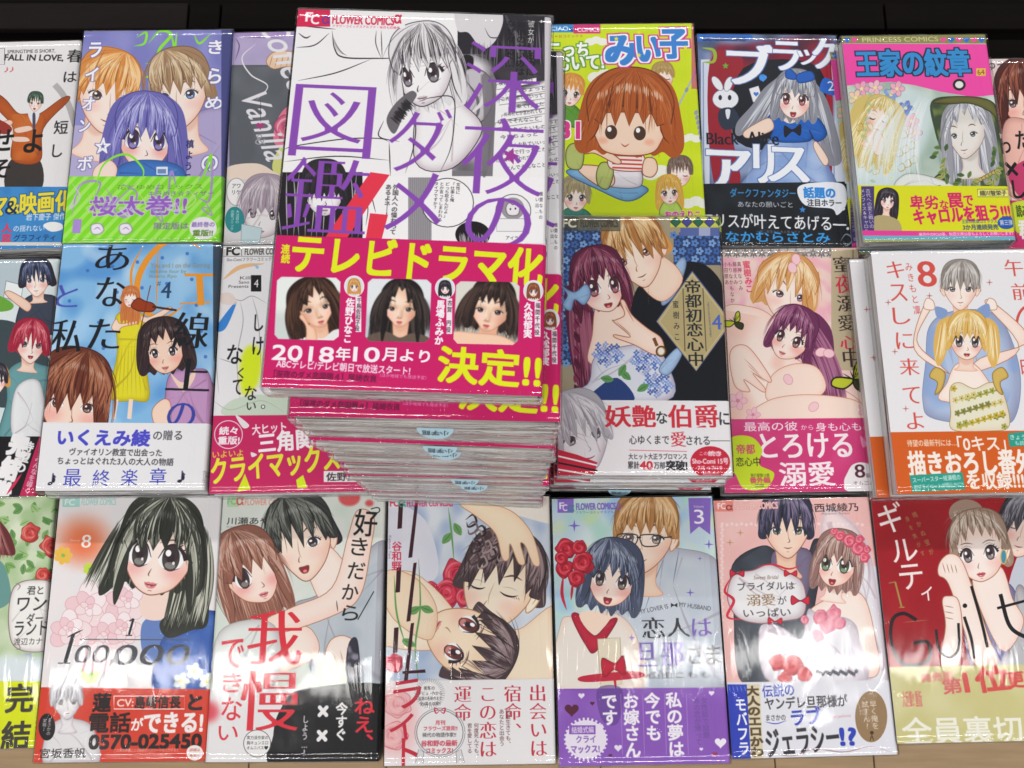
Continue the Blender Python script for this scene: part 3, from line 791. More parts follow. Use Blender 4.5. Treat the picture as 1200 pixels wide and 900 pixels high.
        c.img = save * (1 - m[..., None]) + np.clip(soft, 0, 1) * m[..., None]
        nx = x + w + 10
        c.E(nx + 32, y + 30, 30, 32, 'dde6ea', line='f8f0f4', lw=3)
        hh2 = Head(c, nx + 32, y + 30, 15, 0, .1); hc = [BLOND, BLACK, BROWN][kx]; hh2.back(hc, ln=1.6, n=30); hh2.face(es=1.1, blush=.3); hh2.front(hc, n=30, side=1.2)
        c.t(nm, nx + 2, y + 66, 27, 140 if len(nm) > 4 else 110, 'fbf6fa', v=1, b=.05)
        c.R(nx + 36, y + 62, nx + 54, y + 172, 'f8eef4'); c.t(role, nx + 37, y + 65, 15, 104, '3a1a2a', v=1, b=.03)
    c.t('2018', 76, 384, 190, 46, 'fbf6fa', b=.06, rot=1); c.t('年', 274, 388, 44, 40, 'fbf6fa', b=.05); c.t('10', 328, 388, 80, 44, 'fbf6fa', b=.06); c.t('月', 418, 390, 42, 40, 'fbf6fa', b=.05); c.t('より', 474, 396, 90, 36, 'fbf6fa', b=.06, rot=2)
    c.t('ABCテレビ/テレビ朝日で放送スタート!', 88, 436, 416, 26, 'fbf6fa', b=.05, rot=1.5)
    c.t('［深夜のダメ恋図鑑４］尾崎衣良', 80, 466, 320, 22, '6a1040', b=.06, rot=1.2); c.t('（ほか地域でも放送予定）', 410, 472, 144, 12, 'f2c0d8', rot=1.5)
    c.t('決定!!', 592, 394, 316, 110, Y, b=.05, rot=2.2)

@cover('miiko')
def _(c):
    c.v(630, 0, 2.903)
    c.R(0, 60, 620, 900, 'cfe414'); c.noise('dcf02c', .5, 60)
    for x, y, r in ((230, 262, 46), (60, 380, 40), (520, 470, 30), (420, 590, 50), (540, 690, 40), (100, 700, 36), (200, 140, 30)):
        for k in range(3): c.E(x + (k - 1) * r * .7, y + (k % 2) * -r * .2, r * .6, r * .42, 'f4f6e8')
    # generic children around a swing
    for x0, y0, x1, y1 in ((310, 190, 120, 570), (540, 240, 345, 620), (270, 240, 160, 520), (540, 380, 560, 480)):
        c.L([(x0, y0), (x1, y1)], 6, 'b4bcc8', tp=0)
        for k in range(6):
            t = k / 6; c.E(x0 + (x1 - x0) * t, y0 + (y1 - y0) * t, 6, 9, '98a2b2', rot=25)
    h = Head(c, 112, 312, 40, 8, .1); h.P([(-.6, 1.1), (.6, 1.1), (1.6, 2.2), (1.2, 2.9), (-.9, 2.6)], '5f9c34', line='3a5a20', lw=2); h.face(eye='3a2a20', es=.8, line='7a4020'); h.front(['c87830', 'e09a48', 'f0b868'], low=-.3, n=50, side=.1, spiky=.6)
    h = Head(c, 428, 262, 34, -6, 0); h.P([(-.6, 1.0), (.6, 1.0), (1.0, 1.9), (-1.0, 1.9)], 'f0c030'); h.E(-.3, 1.4, .2, .2, 'd04040'); h.E(.4, 1.5, .2, .2, 'd04040'); h.face(eye='3a2a20', es=.7, closed=1, opn=1.2); h.front(['9a7840', 'b89858', 'd0b878'], low=-.35, n=40, side=.1)
    h = Head(c, 485, 588, 38, 0, 0); h.face(eye='3a2a20', es=.7, closed=1); h.front(['50403a', '7a645a', '96806e'], low=-.3, n=50, side=.1, spiky=.9)
    h = Head(c, 448, 650, 36, -4, .1); h.back(['c89030', 'e0b048', 'f4d080'], ln=1.6, wd=1.3, n=40); h.P([(-.6, 1.0), (.6, 1.0), (1.0, 2.2), (-1.0, 2.2)], 'b8dc60', line='5a7a30', lw=2); h.face(eye='4a3a20', es=.9); h.front(['c89030', 'e0b048', 'f4d080'], low=-.2, n=50, side=.8)
    h = Head(c, 130, 665, 44, 2, .1); h.P([(-.7, 1.0), (.7, 1.0), (1.5, 1.8), (1.4, 2.3), (-1.4, 2.3)], '3f8c7c', line='205048', lw=2); h.face(eye='4a3a30', es=.8, line='6a5030'); h.front(['8a7c58', 'a89a72', 'c4b890'], low=-.15, n=60, side=.6)
    # swing seat and legs
    c.P([(105, 575), (170, 580), (360, 630), (362, 660), (300, 682), (200, 640), (110, 595)], '7ab4e0', line='2a5a8a', lw=3)
    c.P([(250, 560), (340, 560), (350, 632), (240, 632), (200, 600)], 'ece8ee', line='6a6a7a', lw=3)
    c.P([(140, 560), (240, 570), (262, 620), (220, 636), (150, 590)], 'f8d8c0', line='8a4a30', lw=3)
    c.P([(96, 520), (110, 490), (140, 488), (158, 520), (146, 572), (104, 566)], 'b8c470', line='4a5a20', lw=3)
    c.P([(200, 590), (216, 552), (250, 556), (258, 590), (240, 640), (208, 630)], 'b8c470', line='4a5a20', lw=3)
    c.P([(250, 520), (350, 520), (368, 560), (350, 580), (250, 572)], 'f4ece8', line='8a3030', lw=3)
    for k in range(4): c.L([(254, 526 + k * 14), (356, 530 + k * 14)], 6, 'd84838', tp=0)
    c.P([(160, 520), (178, 480), (200, 486), (280, 540), (268, 556), (196, 520)], 'f8d8c0', line='8a4a30', lw=3)
    c.P([(358, 560), (370, 535), (400, 540), (408, 575), (390, 600), (360, 592)], 'f8d8c0', line='8a4a30', lw=3)
    h = Head(c, 312, 428, 122, 2, -.12)
    hc = ['8a3c14', 'b2571e', 'b2571e', 'c87038']
    h.back(hc, ln=.75, wd=1.45, n=60)
    h.P([(-.85, .5), (-.93, -.3), (.93, -.3), (.86, .5), (.45, .78), (-.45, .78)], 'fbdcc4', line='8a4a24', lw=4)
    for u in (-.5, .3):
        h.E(u, .18, .17, .2, '4a3024'); h.E(u - .05, .1, .06, .07, 'ffffff')
    h.L([(-.22, .48), (-.1, .56), (.02, .48)], .035, 'b04a30'); h.E(-.72, .42, .14, .09, 'f4a080', a=.6, soft=6); h.E(.58, .42, .14, .09, 'f4a080', a=.6, soft=6)
    h.front(hc, part=.1, low=-.12, n=120, side=.45, ring=.8, edge='5a2408', wd=1.15)
    c.R(38, 78, 122, 108, '2f8ed8'); c.t('CIAO', 46, 88, 58, 14, 'ffffff', b=.05); c.heart(118, 98, 9, '1c4a9c')
    c.R(122, 78, 214, 112, 'd8307c'); c.t('COMICS', 136, 92, 74, 14, 'ffffff', b=.05)
    c.t('ちゃおコミックス', 44, 116, 110, 10, 'd83878')
    c.t('こっち', 44, 142, 126, 48, 'ffffff', b=.07, out=('5a9a30', .07), rot=2); c.t('むいて!', 66, 186, 158, 48, 'ffffff', b=.07, out=('5a9a30', .07), rot=-2)
    c.t('み', 234, 122, 106, 94, '3a86d8', b=.08, out=('ffffff', .05), out2=('d83a94', .09)); c.t('い', 342, 124, 72, 80, '3a86d8', b=.09, out=('ffffff', .05), out2=('d83a94', .09)); c.t('子', 420, 100, 88, 94, '3a86d8', b=.07, out=('ffffff', .05), out2=('d83a94', .09))
    for x, y in ((268, 130), (345, 108), (345, 186), (504, 160)): c.star(x, y, 9, 'f2e83c')
    c.t('31', 76, 412, 66, 56, 'e0388c', b=.08, out=('ffffff', .06), rot=2)
    c.t('おのえりこ', 434, 716, 120, 24, 'd83a94', b=.07, out=('ffffff', .05))
    c.R(524, 60, 580, 300, 'c84a90', a=.7)

@cover('alice')
def _(c):
    c.v(630, 0, 2.903)
    c.R(530, 90, 1090, 850, '6a7ea8'); c.noise('a8b8d8', .7, 70)
    c.P([(600, 160), (700, 150), (990, 130), (1000, 300), (700, 330), (620, 300)], '8a1c34', soft=12)
    c.noise('20283c', .6, 60, seed=21)
    for x0, x1 in ((556, 586), (1000, 1046)):
        c.R(x0, 200, x1, 640, 'd4dcee'); c.L([(x0 + 8, 210), (x0 + 10, 640)], 4, '8a9ac4', tp=0)
    c.P([(586, 210), (700, 200), (660, 420), (690, 620), (600, 620)], '9c1e30'); c.P([(940, 220), (1000, 230), (1000, 620), (960, 600)], 'a82034')
    c.P([(700, 230), (960, 230), (940, 480), (680, 480)], '141a24')
    c.P([(530, 90), (730, 100), (730, 134), (530, 140)], '2a6cc8', sm=0); c.t('CIAO HORROR COMICS', 562, 124, 146, 14, '0c1630', b=.04)
    c.L([(560, 160), (600, 170), (600, 206), (562, 210)], 12, '9ab83a'); c.star(640, 222, 12, '6ab03a'); c.E(766, 262, 12, 12, '3a8ae0'); c.heart(768, 264, 13, '4a9af0')
    # generic rabbit-like toy reduced to a plain white plush
    c.E(640, 335, 44, 34, 'eef0f6', line='8a8ea8', lw=2); c.E(622, 330, 6, 9, '2c2a40'); c.E(654, 330, 6, 9, '2c2a40'); c.E(612, 282, 13, 28, 'eef0f6', rot=-35, line='8a8ea8', lw=2); c.E(650, 284, 13, 26, 'eef0f6', rot=20, line='8a8ea8', lw=2)
    c.P([(622, 370), (668, 368), (690, 420), (640, 440), (616, 410)], '2c3448'); c.P([(640, 372), (656, 372), (652, 400), (644, 400)], 'e4e8f4')
    c.P([(720, 300), (752, 290), (766, 336), (734, 346)], 'f0f0f4', sm=0, line='8a8ea8', lw=2); c.heart(744, 318, 9, '4a7ad8')
    # girl in blue with long silver hair
    Sv = ['5a5c66', '8c8e9a', 'b8bcc8', 'e6eaf2']
    h = Head(c, 876, 330, 60, 4, -.1)
    h.P([(-1.6, -.6), (-2.4, .6), (-3.2, 1.7), (-3.0, 2.4), (-1.4, 1.4), (0, 2), (1.4, 2.2), (2.0, 3.6), (2.9, 3.4), (2.4, 1.4), (1.5, -.5), (0, -1.6)], Sv[1])
    h.hair([(-1.1, -1), (0, -1.6), (1.1, -1)], [(-3.0, 2.2), (-1.4, 1.6), (1.4, 2.2), (2.7, 3.6)], 240, Sv, .07)
    c.P([(800, 470), (930, 470), (990, 560), (1000, 660), (700, 660), (740, 560)], '8aa8dc', line='4a68a8', lw=2); c.noise('c0d4f2', .6, 40, clip=c.polymask([c.M([(740, 470), (960, 470), (1000, 660), (700, 660)])]))
    c.P([(790, 390), (850, 380), (940, 388), (985, 450), (950, 480), (925, 440), (925, 478), (800, 478), (800, 440), (770, 450)], '1f62c0', line='123a78', lw=3)
    c.P([(790, 400), (740, 420), (700, 450), (720, 468), (800, 440)], 'f6dccb', line='8a6a60', lw=2); c.P([(950, 480), (990, 540), (975, 560), (940, 500)], 'f6dccb', line='8a6a60', lw=2)
    c.P([(826, 388), (900, 384), (880, 410), (860, 418), (840, 410)], 'f8e2d4'); c.P([(840, 425), (868, 438), (896, 420), (894, 460), (868, 446), (842, 466)], '1a1a2a')
    h.back(Sv, ln=1.3, wd=1.3, n=80); h.face('fbeee6', '9c2c34', es=1.1, opn=1.0, line='8a6a6a', brow='8a8ea0'); h.front(Sv, low=-.1, n=140, side=1.3, edge='5a5c66')
    c.P([(850, 228), (880, 250), (880, 268), (846, 262)], '2260c0', line='123a78', lw=2); c.P([(884, 252), (930, 240), (942, 268), (890, 280)], '2260c0', line='123a78', lw=2)
    c.P([(978, 262), (1030, 290), (1014, 320), (980, 316), (960, 300)], '2a6ad0'); c.t('2', 988, 274, 22, 32, 'f0f4ff')
    c.t('Black', 576, 450, 108, 40, '141824', bx=.03, by=-.014); c.t('Alice', 714, 446, 106, 46, '141824', bx=.03, by=-.014)
    W = 'f4f8ff'
    for s, x, y, w, hh in (('ブ', 650, 150, 150, 134), ('ラ', 806, 140, 84, 96), ('ッ', 886, 168, 66, 50), ('ク', 940, 130, 70, 100), ('ア', 580, 510, 140, 140), ('リ', 740, 490, 60, 130), ('ス', 790, 500, 130, 116)):
        c.t(s, x, y, w, hh, W, bx=.05, by=.015, out=('5a74b4', .02), rot=2)
    c.P([(500, 625), (1100, 615), (1100, 880), (500, 880)], '161a20', sm=0); c.noise('2c3440', .5, 50, clip=c.polymask([c.M([(500, 625), (1100, 615), (1100, 880), (500, 880)])]))
    c.t('ダークファンタジー', 656, 640, 222, 30, '3c9ae0', b=.03); c.t('あなたの願いごと', 682, 684, 186, 20, 'd8dee6')
    c.t('アリスが叶えてあげる―', 560, 728, 490, 50, 'f4f6fa', b=.02, rot=1)
    c.t('小学二年生から大人気ドラマ', 744, 782, 150, 10, '8a94a0'); c.t('なかむらさとみ', 642, 788, 352, 34, '3ca4f0', b=.04)
    c.P([(886, 636), (960, 618), (1040, 626), (1052, 690), (1020, 730), (1000, 708), (910, 696)], 'eef2fa'); c.t('話題の', 906, 636, 106, 36, '2a86dc', b=.07); c.t('注目ホラー', 918, 676, 116, 24, '20242c', b=.04)
    c.star(902, 712, 12, '3c8ad8'); c.E(1040, 708, 7, 7, 'e8ecf4'); c.L([(1030, 820), (1050, 795), (1072, 812), (1052, 834), (1040, 818)], 5, '8a94a4'); c.E(1056, 776, 5, 5, 'f0f0f0')

@cover('ouke')
def _(c):
    c.v(900, 0, 2.903)
    c.R(200, 80, 900, 900, 'b8c8bc'); c.noise('dfeae4', .8, 60); c.noise('8aa89a', .5, 40, seed=6)
    c.P([(440, 300), (560, 340), (540, 480), (430, 640), (300, 640), (330, 420)], 'd6e6ea', soft=14, a=.8)
    c.P([(230, 100), (760, 100), (770, 145), (240, 145)], '8a8a48', sm=0); c.t('PRINCESS COMICS', 322, 124, 258, 16, 'd8d0a0', b=.02)
    for x, k in ((270, 1), (296, 0), (598, 0), (625, 1), (650, 0), (676, 1), (703, 0), (728, 1)): c.heart(x, 133, 11, '2a6ad8' if k else 'f048a0')
    c.P([(230, 146), (764, 148), (776, 320), (700, 328), (590, 310), (500, 288), (420, 276), (330, 282), (262, 290)], 'f248a8', sm=0)
    c.t('王家の紋章', 302, 166, 384, 90, '2c8ed4', b=.05, out=('10243c', .04))
    c.R(710, 230, 742, 256, 'e8c050'); c.t('64', 714, 234, 24, 18, '8a4a20'); c.E(652, 286, 22, 20, '1a2018'); c.E(652, 286, 14, 12, 'e8ece8')
    # generic maiden with wavy hair and flowers, left
    for x, y, col in ((320, 300, 'f0a8c0'), (366, 296, 'f4c0cc'), (420, 320, '8aa8e0'), (470, 366, '5a7ad0'), (452, 420, 'f0b060'), (440, 300, 'f4b0c4'), (300, 330, 'f6d0b0'), (490, 410, 'f2a0b8'), (500, 450, 'ecc0cc')): c.flower(x, y, 26, col, 'f4e8a0', line='8a8a9a')
    Gd = ['b89a48', 'd8c070', 'f0e0a0', 'fbf4d0']
    h = Head(c, 376, 396, 46, 16, .35); h.back(Gd, ln=3.6, wd=2.0, n=300); h.neck(); h.face('f6e8da', '5a7a5a', es=.8, closed=1, line='a08a6a', mouth='d88a80'); h.front(Gd, low=-.3, n=120, side=1.8, gap=.3, edge='a08a4a')
    for k in range(26):
        x, y = 300 + (k * 61) % 190, 430 + (k * 37) % 160
        c.L([(x, y), (x + 18, y - 14), (x + 26, y + 6), (x + 8, y + 14), (x + 2, y + 2)], 3.5, Gd[k % 3])
    c.P([(360, 470), (376, 440), (394, 470), (390, 520), (364, 520)], 'f4e0d0', line='b09a7a', lw=2)
    # generic pale long haired figure in a dark hood, right
    c.P([(556, 345), (640, 325), (760, 340), (800, 420), (820, 630), (560, 630), (600, 560), (570, 450)], '3a4a34'); c.noise('7a8c4a', .8, 22, clip=c.polymask([c.M([(556, 345), (640, 325), (760, 340), (820, 630), (560, 630), (600, 560)])]), seed=14)
    h = Head(c, 676, 446, 68, -6, -.6); h.back(SILVER, ln=2.6, wd=1.35, n=160); h.neck('e6e2dc', sh='b0a8a0'); h.face('eae6e0', '4a6a6a', es=.7, male=1, line='6a6a66', blush=0, sh='c4beb6', mouth='b07070'); h.front(SILVER, part=.1, low=-.5, n=140, side=2.6, gap=.4, edge='7a7c88')
    c.P([(560, 345), (640, 326), (760, 342), (790, 420), (760, 380), (690, 350), (610, 352)], '6a6a34', line='30381c', lw=3)
    for k in range(9): c.E(704 + k * 11, 620 - k * 6, 9, 6, 'c8b060', rot=-30, line='6a5a20', lw=2)
    c.P([(440, 640), (470, 590), (560, 600), (640, 640)], 'e4e8e4', line='7a8a84', lw=2)
    for k in range(60):
        x, y = 566 + (k * 53) % 240, 500 + (k * 37) % 130
        if abs(x - 680) > 70 or y > 590: c.leaf(x, y, 26, k * 61, ['5f7c3a', '8a9c50', '3c5a34', 'b0b060'][k % 4], '2c4020', a=.9)
    for k in range(40):
        x, y = 270 + (k * 67) % 200, 300 + (k * 41) % 320
        c.leaf(x, y, 22, k * 47, ['c8dcb0', 'a0c49a', 'e4ecc0'][k % 3], '8aa88a', a=.55)
    c.hair([(450, 330), (560, 320)], [(300, 640), (540, 640)], 120, ['eef4f4', 'cfe0e4', 'ffffff'], 6, bulge=.2, a=.35)
    Bb = [(300, 628), (850, 632), (870, 800), (320, 800)]
    c.P(Bb, 'dfe11c', sm=0)
    h = Head(c, 408, 680, 26, 6, .2); h.back(BLACK, ln=2.6, wd=1.5, n=50); h.neck(); h.P([(-1.6, 2.4), (0, 2), (1.8, 2.6), (2, 4.4), (-1.8, 4.4)], 'b8a878'); h.face(es=.8, line='8a6a5a'); h.front(BLACK, low=-.2, n=50, side=2)
    c.R(318, 632, 362, 796, '4a3c74'); c.t('古代への愛と戦いの|メンフィス&キャロル', 320, 640, 38, 150, 'e8e4f4', v=1)
    Rr = 'd8186c'
    c.t('卑劣', 484, 664, 96, 46, Rr, b=.04); c.t('な', 586, 680, 28, 30, Rr, b=.04); c.t('罠', 616, 656, 46, 48, Rr, b=.05); c.t('で', 668, 664, 30, 34, Rr, b=.05)
    c.t('キャロルを狙う!!!', 496, 702, 330, 52, Rr, b=.05, rot=-3)
    c.R(714, 642, 818, 668, 'f2ee88', line='6a6a20', lw=2); c.t('細川智栄子', 722, 646, 90, 18, '2a2a2a', b=.05)
    c.t('王家の紋章コミックス', 660, 744, 120, 14, '3a5ab0', b=.03); c.t('3か月連続発売', 664, 762, 120, 18, '2a3a90', b=.05); c.E(812, 756, 30, 22, '2a58b0'); c.t('第三弾', 790, 746, 44, 18, 'f0f0f0', b=.04)
    c.P([(320, 782), (870, 788), (872, 802), (322, 800)], 'e8409c', sm=0); c.t('発売中のFC63巻、秋田文庫22巻もよろしくお願いします!', 514, 788, 320, 12, 'fbeef4', b=.05)
    c.P([(300, 800), (880, 803), (880, 850), (300, 850)], '6fb4cc', sm=0); c.P([(300, 812), (880, 815), (880, 850), (300, 850)], 'a8b070', sm=0)

@cover('kaeru')
def _(c):
    c.v(900, 0, 2.903)
    c.R(600, 180, 1400, 900, 'e8dada'); c.noise('f4c8bc', .5, 60)
    c.t('ゆえま', 750, 208, 84, 28, '1a1616', b=.02)
    h = Head(c, 880, 330, 86, -10, -.4); h.back(['2a0e0c', '4a1a16', '7a3224'], ln=1.2, n=120); h.neck('f4c4b0'); h.face('f8d4c4', '5a3a3a', es=.8, male=1); h.front(['2c100c', '501e18', '7a3626', 'a86048'], low=.1, n=160, side=.9, spiky=.7)
    c.P([(800, 440), (860, 400), (1000, 480), (1000, 660), (820, 660)], 'f2bcae', line='a06050', lw=2); c.P([(820, 600), (900, 540), (1000, 640), (900, 700)], 'c83a6c')
    c.t('わ', 786, 470, 40, 50, '141014', b=.03); c.t('た', 846, 444, 44, 60, '141014', b=.03); c.t('×', 810, 550, 40, 46, '141014', b=.03); c.t('く', 870, 530, 40, 60, '141014', b=.03); c.t('し', 834, 612, 40, 60, '141014', b=.03)
    c.P([(700, 680), (1400, 680), (1400, 900), (700, 900)], 'd03070', sm=0); c.P([(830, 690), (1000, 690), (1000, 790), (850, 790)], 'cde03a'); c.t('読みたい新作!', 846, 696, 120, 40, '3a4a1c', b=.03); c.t('君の', 856, 750, 60, 60, 'f8f0f4', b=.05)

@cover('boys')
def _(c):
    c.v(0, 270, 2.812)
    c.R(-500, 80, 220, 900, 'dfe8ea'); c.noise('c0d4d8', .5, 60)
    c.P([(-40, 90), (70, 90), (60, 200), (-40, 280)], 'b8c8d0'); c.P([(18, 165), (74, 180), (66, 232), (10, 220)], 'eef2f4', sm=0, line='6a7a84', lw=2); c.P([(-20, 210), (40, 240), (30, 262), (-20, 262)], '6aa83a')
    h = Head(c, 118, 158, 44, -4, -.25); h.P([(-1.4, 2.0), (-.5, 1.2), (.5, 1.2), (1.5, 1.7), (1.7, 4), (-1.6, 4)], '3f4658', line='1c2030', lw=2)
    h.P([(-1.4, 2.0), (-2.4, 1.0), (-2.0, .8), (-.6, 1.8), (-.8, 2.4)], 'f4d2be', line='a06a50', lw=2)
    h.back(BLACK, ln=.6, n=40); h.neck(ln=.8); h.face(male=1, es=.9, eye='3a4a70'); h.front(['16182a', '2a3048', '465074', '7a86a8'], low=.1, n=100, side=.4, spiky=.7)
    c.P([(-60, 330), (40, 300), (150, 400), (150, 560), (-60, 560)], '3c4a50')
    c.P([(20, 470), (70, 430), (130, 440), (180, 480), (170, 700), (0, 700), (20, 560)], '6aa0a4', line='2c5458', lw=2)
    c.P([(50, 520), (130, 500), (140, 680), (40, 680)], 'eceef0', line='8a9094', lw=2)
    h = Head(c, 98, 370, 50, 6, .3); h.back(['7a1428', 'a82440', 'd04a60'], ln=.7, n=50); h.neck(ln=.9); h.face(male=1, es=.9, eye='3a6a5a', opn=.5); h.front(['7c1428', 'a8203c', 'd0445c', 'f08a94'], low=.1, n=120, side=.6, spiky=.8)
    h = Head(c, -14, 490, 34, 0, .3); h.back(BLOND, ln=.7, n=30); h.face(male=1, es=.9); h.front(BLACK, low=.0, n=60, side=.4, spiky=.8)
    c.P([(-500, 680), (250, 678), (250, 900), (-500, 900)], 'c8285c', sm=0); c.P([(-500, 680), (128, 678), (60, 880), (-500, 885)], '18161a', sm=0)
    c.t('待望の', 56, 692, 42, 106, 'f6f4f6', v=1, b=.04, rot=14); c.t('完結巻', 0, 664, 62, 240, 'f6f4f6', v=1, b=.08, rot=14)
    c.t('みんなを導く、', 92, 740, 22, 150, 'f6e8f0', v=1, rot=14, b=.02)
    c.L([(20, 870), (70, 800)], 10, 'd83058')

@cover('g')
def _(c):
    c.v(0, 270, 2.812)
    c.R(100, 20, 740, 900, '86bce8'); c.noise('a8d2f4', .8, 80); c.noise('4a8ed4', .7, 60, seed=9, lo=.5); c.noise('dcecf8', .5, 50, seed=2, lo=.6)
    for k in range(26):
        x, y = 190 + (k * 97) % 500, 60 + (k * 71) % 440
        c.E(x, y, 6, 6, '3a6ec0', a=.8)
    O = 'f09a2c'
    c.L([(660, 60), (610, 30), (540, 40), (480, 100), (450, 180), (470, 260), (540, 285), (600, 250)], 20, O); c.L([(470, 50), (432, 130), (440, 220), (480, 280)], 9, O)
    c.L([(606, 145), (706, 145)], 9, O, tp=0); c.L([(655, 148), (660, 245)], 22, O, tp=0); c.L([(590, 240), (690, 235)], 5, O, tp=0); c.L([(520, 40), (512, 270)], 5, O)
    c.t('You and I on the Gstring', 494, 106, 196, 20, '9a8a5a'); c.t('volume four by', 492, 128, 120, 14, '8a8a6a'); c.t('Ikuemi Ryo', 490, 144, 90, 14, '8a8a6a'); c.t('#', 516, 166, 12, 16, '3a5a8a'); c.t('4', 530, 168, 32, 54, '27476e', bx=.02)
    # violinist in a yellow dress
    h = Head(c, 428, 222, 25, 2, -.35)
    c.P([(378, 290), (402, 266), (450, 268), (478, 290), (466, 366), (474, 420), (490, 550), (440, 560), (360, 548), (382, 420), (384, 360)], 'e6dc28', line='a89a10', lw=2)
    for k in range(8): c.L([(392 + k * 10, 370), (372 + k * 15, 548)], 3, 'b8aa18', a=.7)
    c.L([(384, 356), (470, 360)], 6, 'c8bc20', tp=0)
    c.P([(382, 290), (366, 320), (388, 336), (400, 318), (450, 306), (452, 296), (396, 306)], 'f8dcc8', line='b07a60', lw=2); c.P([(466, 300), (500, 300), (560, 262), (552, 252), (490, 284), (464, 280)], 'f8dcc8', line='b07a60', lw=2)
    c.L([(382, 555), (372, 620)], 13, 'f8dcc8', tp=0); c.L([(430, 555), (424, 620)], 14, 'f8dcc8', tp=0)
    h.back(['a8542c', 'd07a40', 'e89858'], ln=3.2, wd=1.25, n=40); h.face(es=.6, closed=1, line='9a5a40'); h.front(['a8542c', 'd07a40', 'e89858'], low=-.3, n=40, side=2.4)
    c.P([(430, 246), (452, 222), (478, 232), (500, 238), (512, 252), (500, 266), (470, 266), (448, 262)], '9c3a14', line='4a1808', lw=2.5); c.L([(500, 250), (580, 262)], 7, '4a2414', tp=0); c.L([(494, 180), (462, 320)], 3, '7a2a1c', tp=0)
    # dark haired woman with bob
    h = Head(c, 540, 392, 66, -8, -.25)
    c.P([(560, 470), (640, 455), (690, 480), (690, 660), (520, 660), (540, 560)], 'c496c4', line='7a507a', lw=2); c.P([(560, 470), (600, 500), (640, 458), (636, 492), (600, 530)], 'f4d4c0')
    c.P([(500, 590), (536, 555), (560, 570), (556, 640), (510, 640)], 'f8d8c4', line='a06a50', lw=2)
    h.back(['1e1418', '36262a', '54403f'], ln=1.1, wd=1.42, n=120); h.face('f6d6c2', '2a2024', es=.8, line='7a4a38', blush=.5, smile=1.2, mouth='c86a60'); h.front(['1c1216', '35252a', '56423f'], part=.2, low=-.35, n=120, side=1.0, gap=.3, edge='140c10')
    # brown haired head, lower left
    h = Head(c, 236, 560, 108, 10, .1); h.back(['4a2018', '6a3224', '8e4c34'], ln=1.2, wd=1.15, n=120); h.face('f8dccb', '6a3a28', es=.7, male=1, line='8a4a3a'); h.front(['481e16', '6c3424', '92503a', 'b87a5a'], part=.2, low=.15, n=260, side=1.0, spiky=.6, edge='38140e')
    D = '16181e'
    for s, x, y, w, hh, col in (('あ', 316, 46, 108, 84, D), ('な', 316, 152, 92, 98, D), ('た', 290, 290, 104, 100, D), ('と', 184, 178, 72, 74, '4a52b0'), ('私', 168, 292, 100, 110, D), ('線', 572, 268, 114, 120, D), ('上', 550, 420, 140, 108, D), ('の', 550, 566, 90, 84, '3a44a4')):
        c.t(s, x, y, w, hh, col, bx=.02, by=-.014, rot=2)
    c.P([(60, 630), (760, 636), (760, 900), (60, 900)], 'ecebee', sm=0)
    c.t('いくえみ綾', 190, 656, 302, 52, '4a4ac8', b=.06, rot=1); c.t('の贈る', 504, 658, 94, 32, '33333a', b=.02)
    c.t('ヴァイオリン教室で出会った', 228, 718, 304, 24, '28282e', b=.03, rot=1); c.t('ちょっとはぐれた3人の大人の物語', 188, 748, 382, 24, '28282e', b=.03, rot=1)
    c.t('♪', 158, 800, 24, 38, '22223a', b=.03); c.t('最', 208, 786, 58, 56, '3c44b8'); c.t('終', 304, 788, 56, 54, '3c44b8'); c.t('楽', 398, 786, 54, 54, '3c44b8'); c.t('章', 492, 782, 54, 54, '3c44b8'); c.t('♪', 584, 792, 24, 38, '22223a', b=.03)
    c.t('集英社文庫オビ', 664, 790, 12, 50, '9a9aa2', v=1)
    c.R(700, 20, 760, 900, '20242c', a=.75)

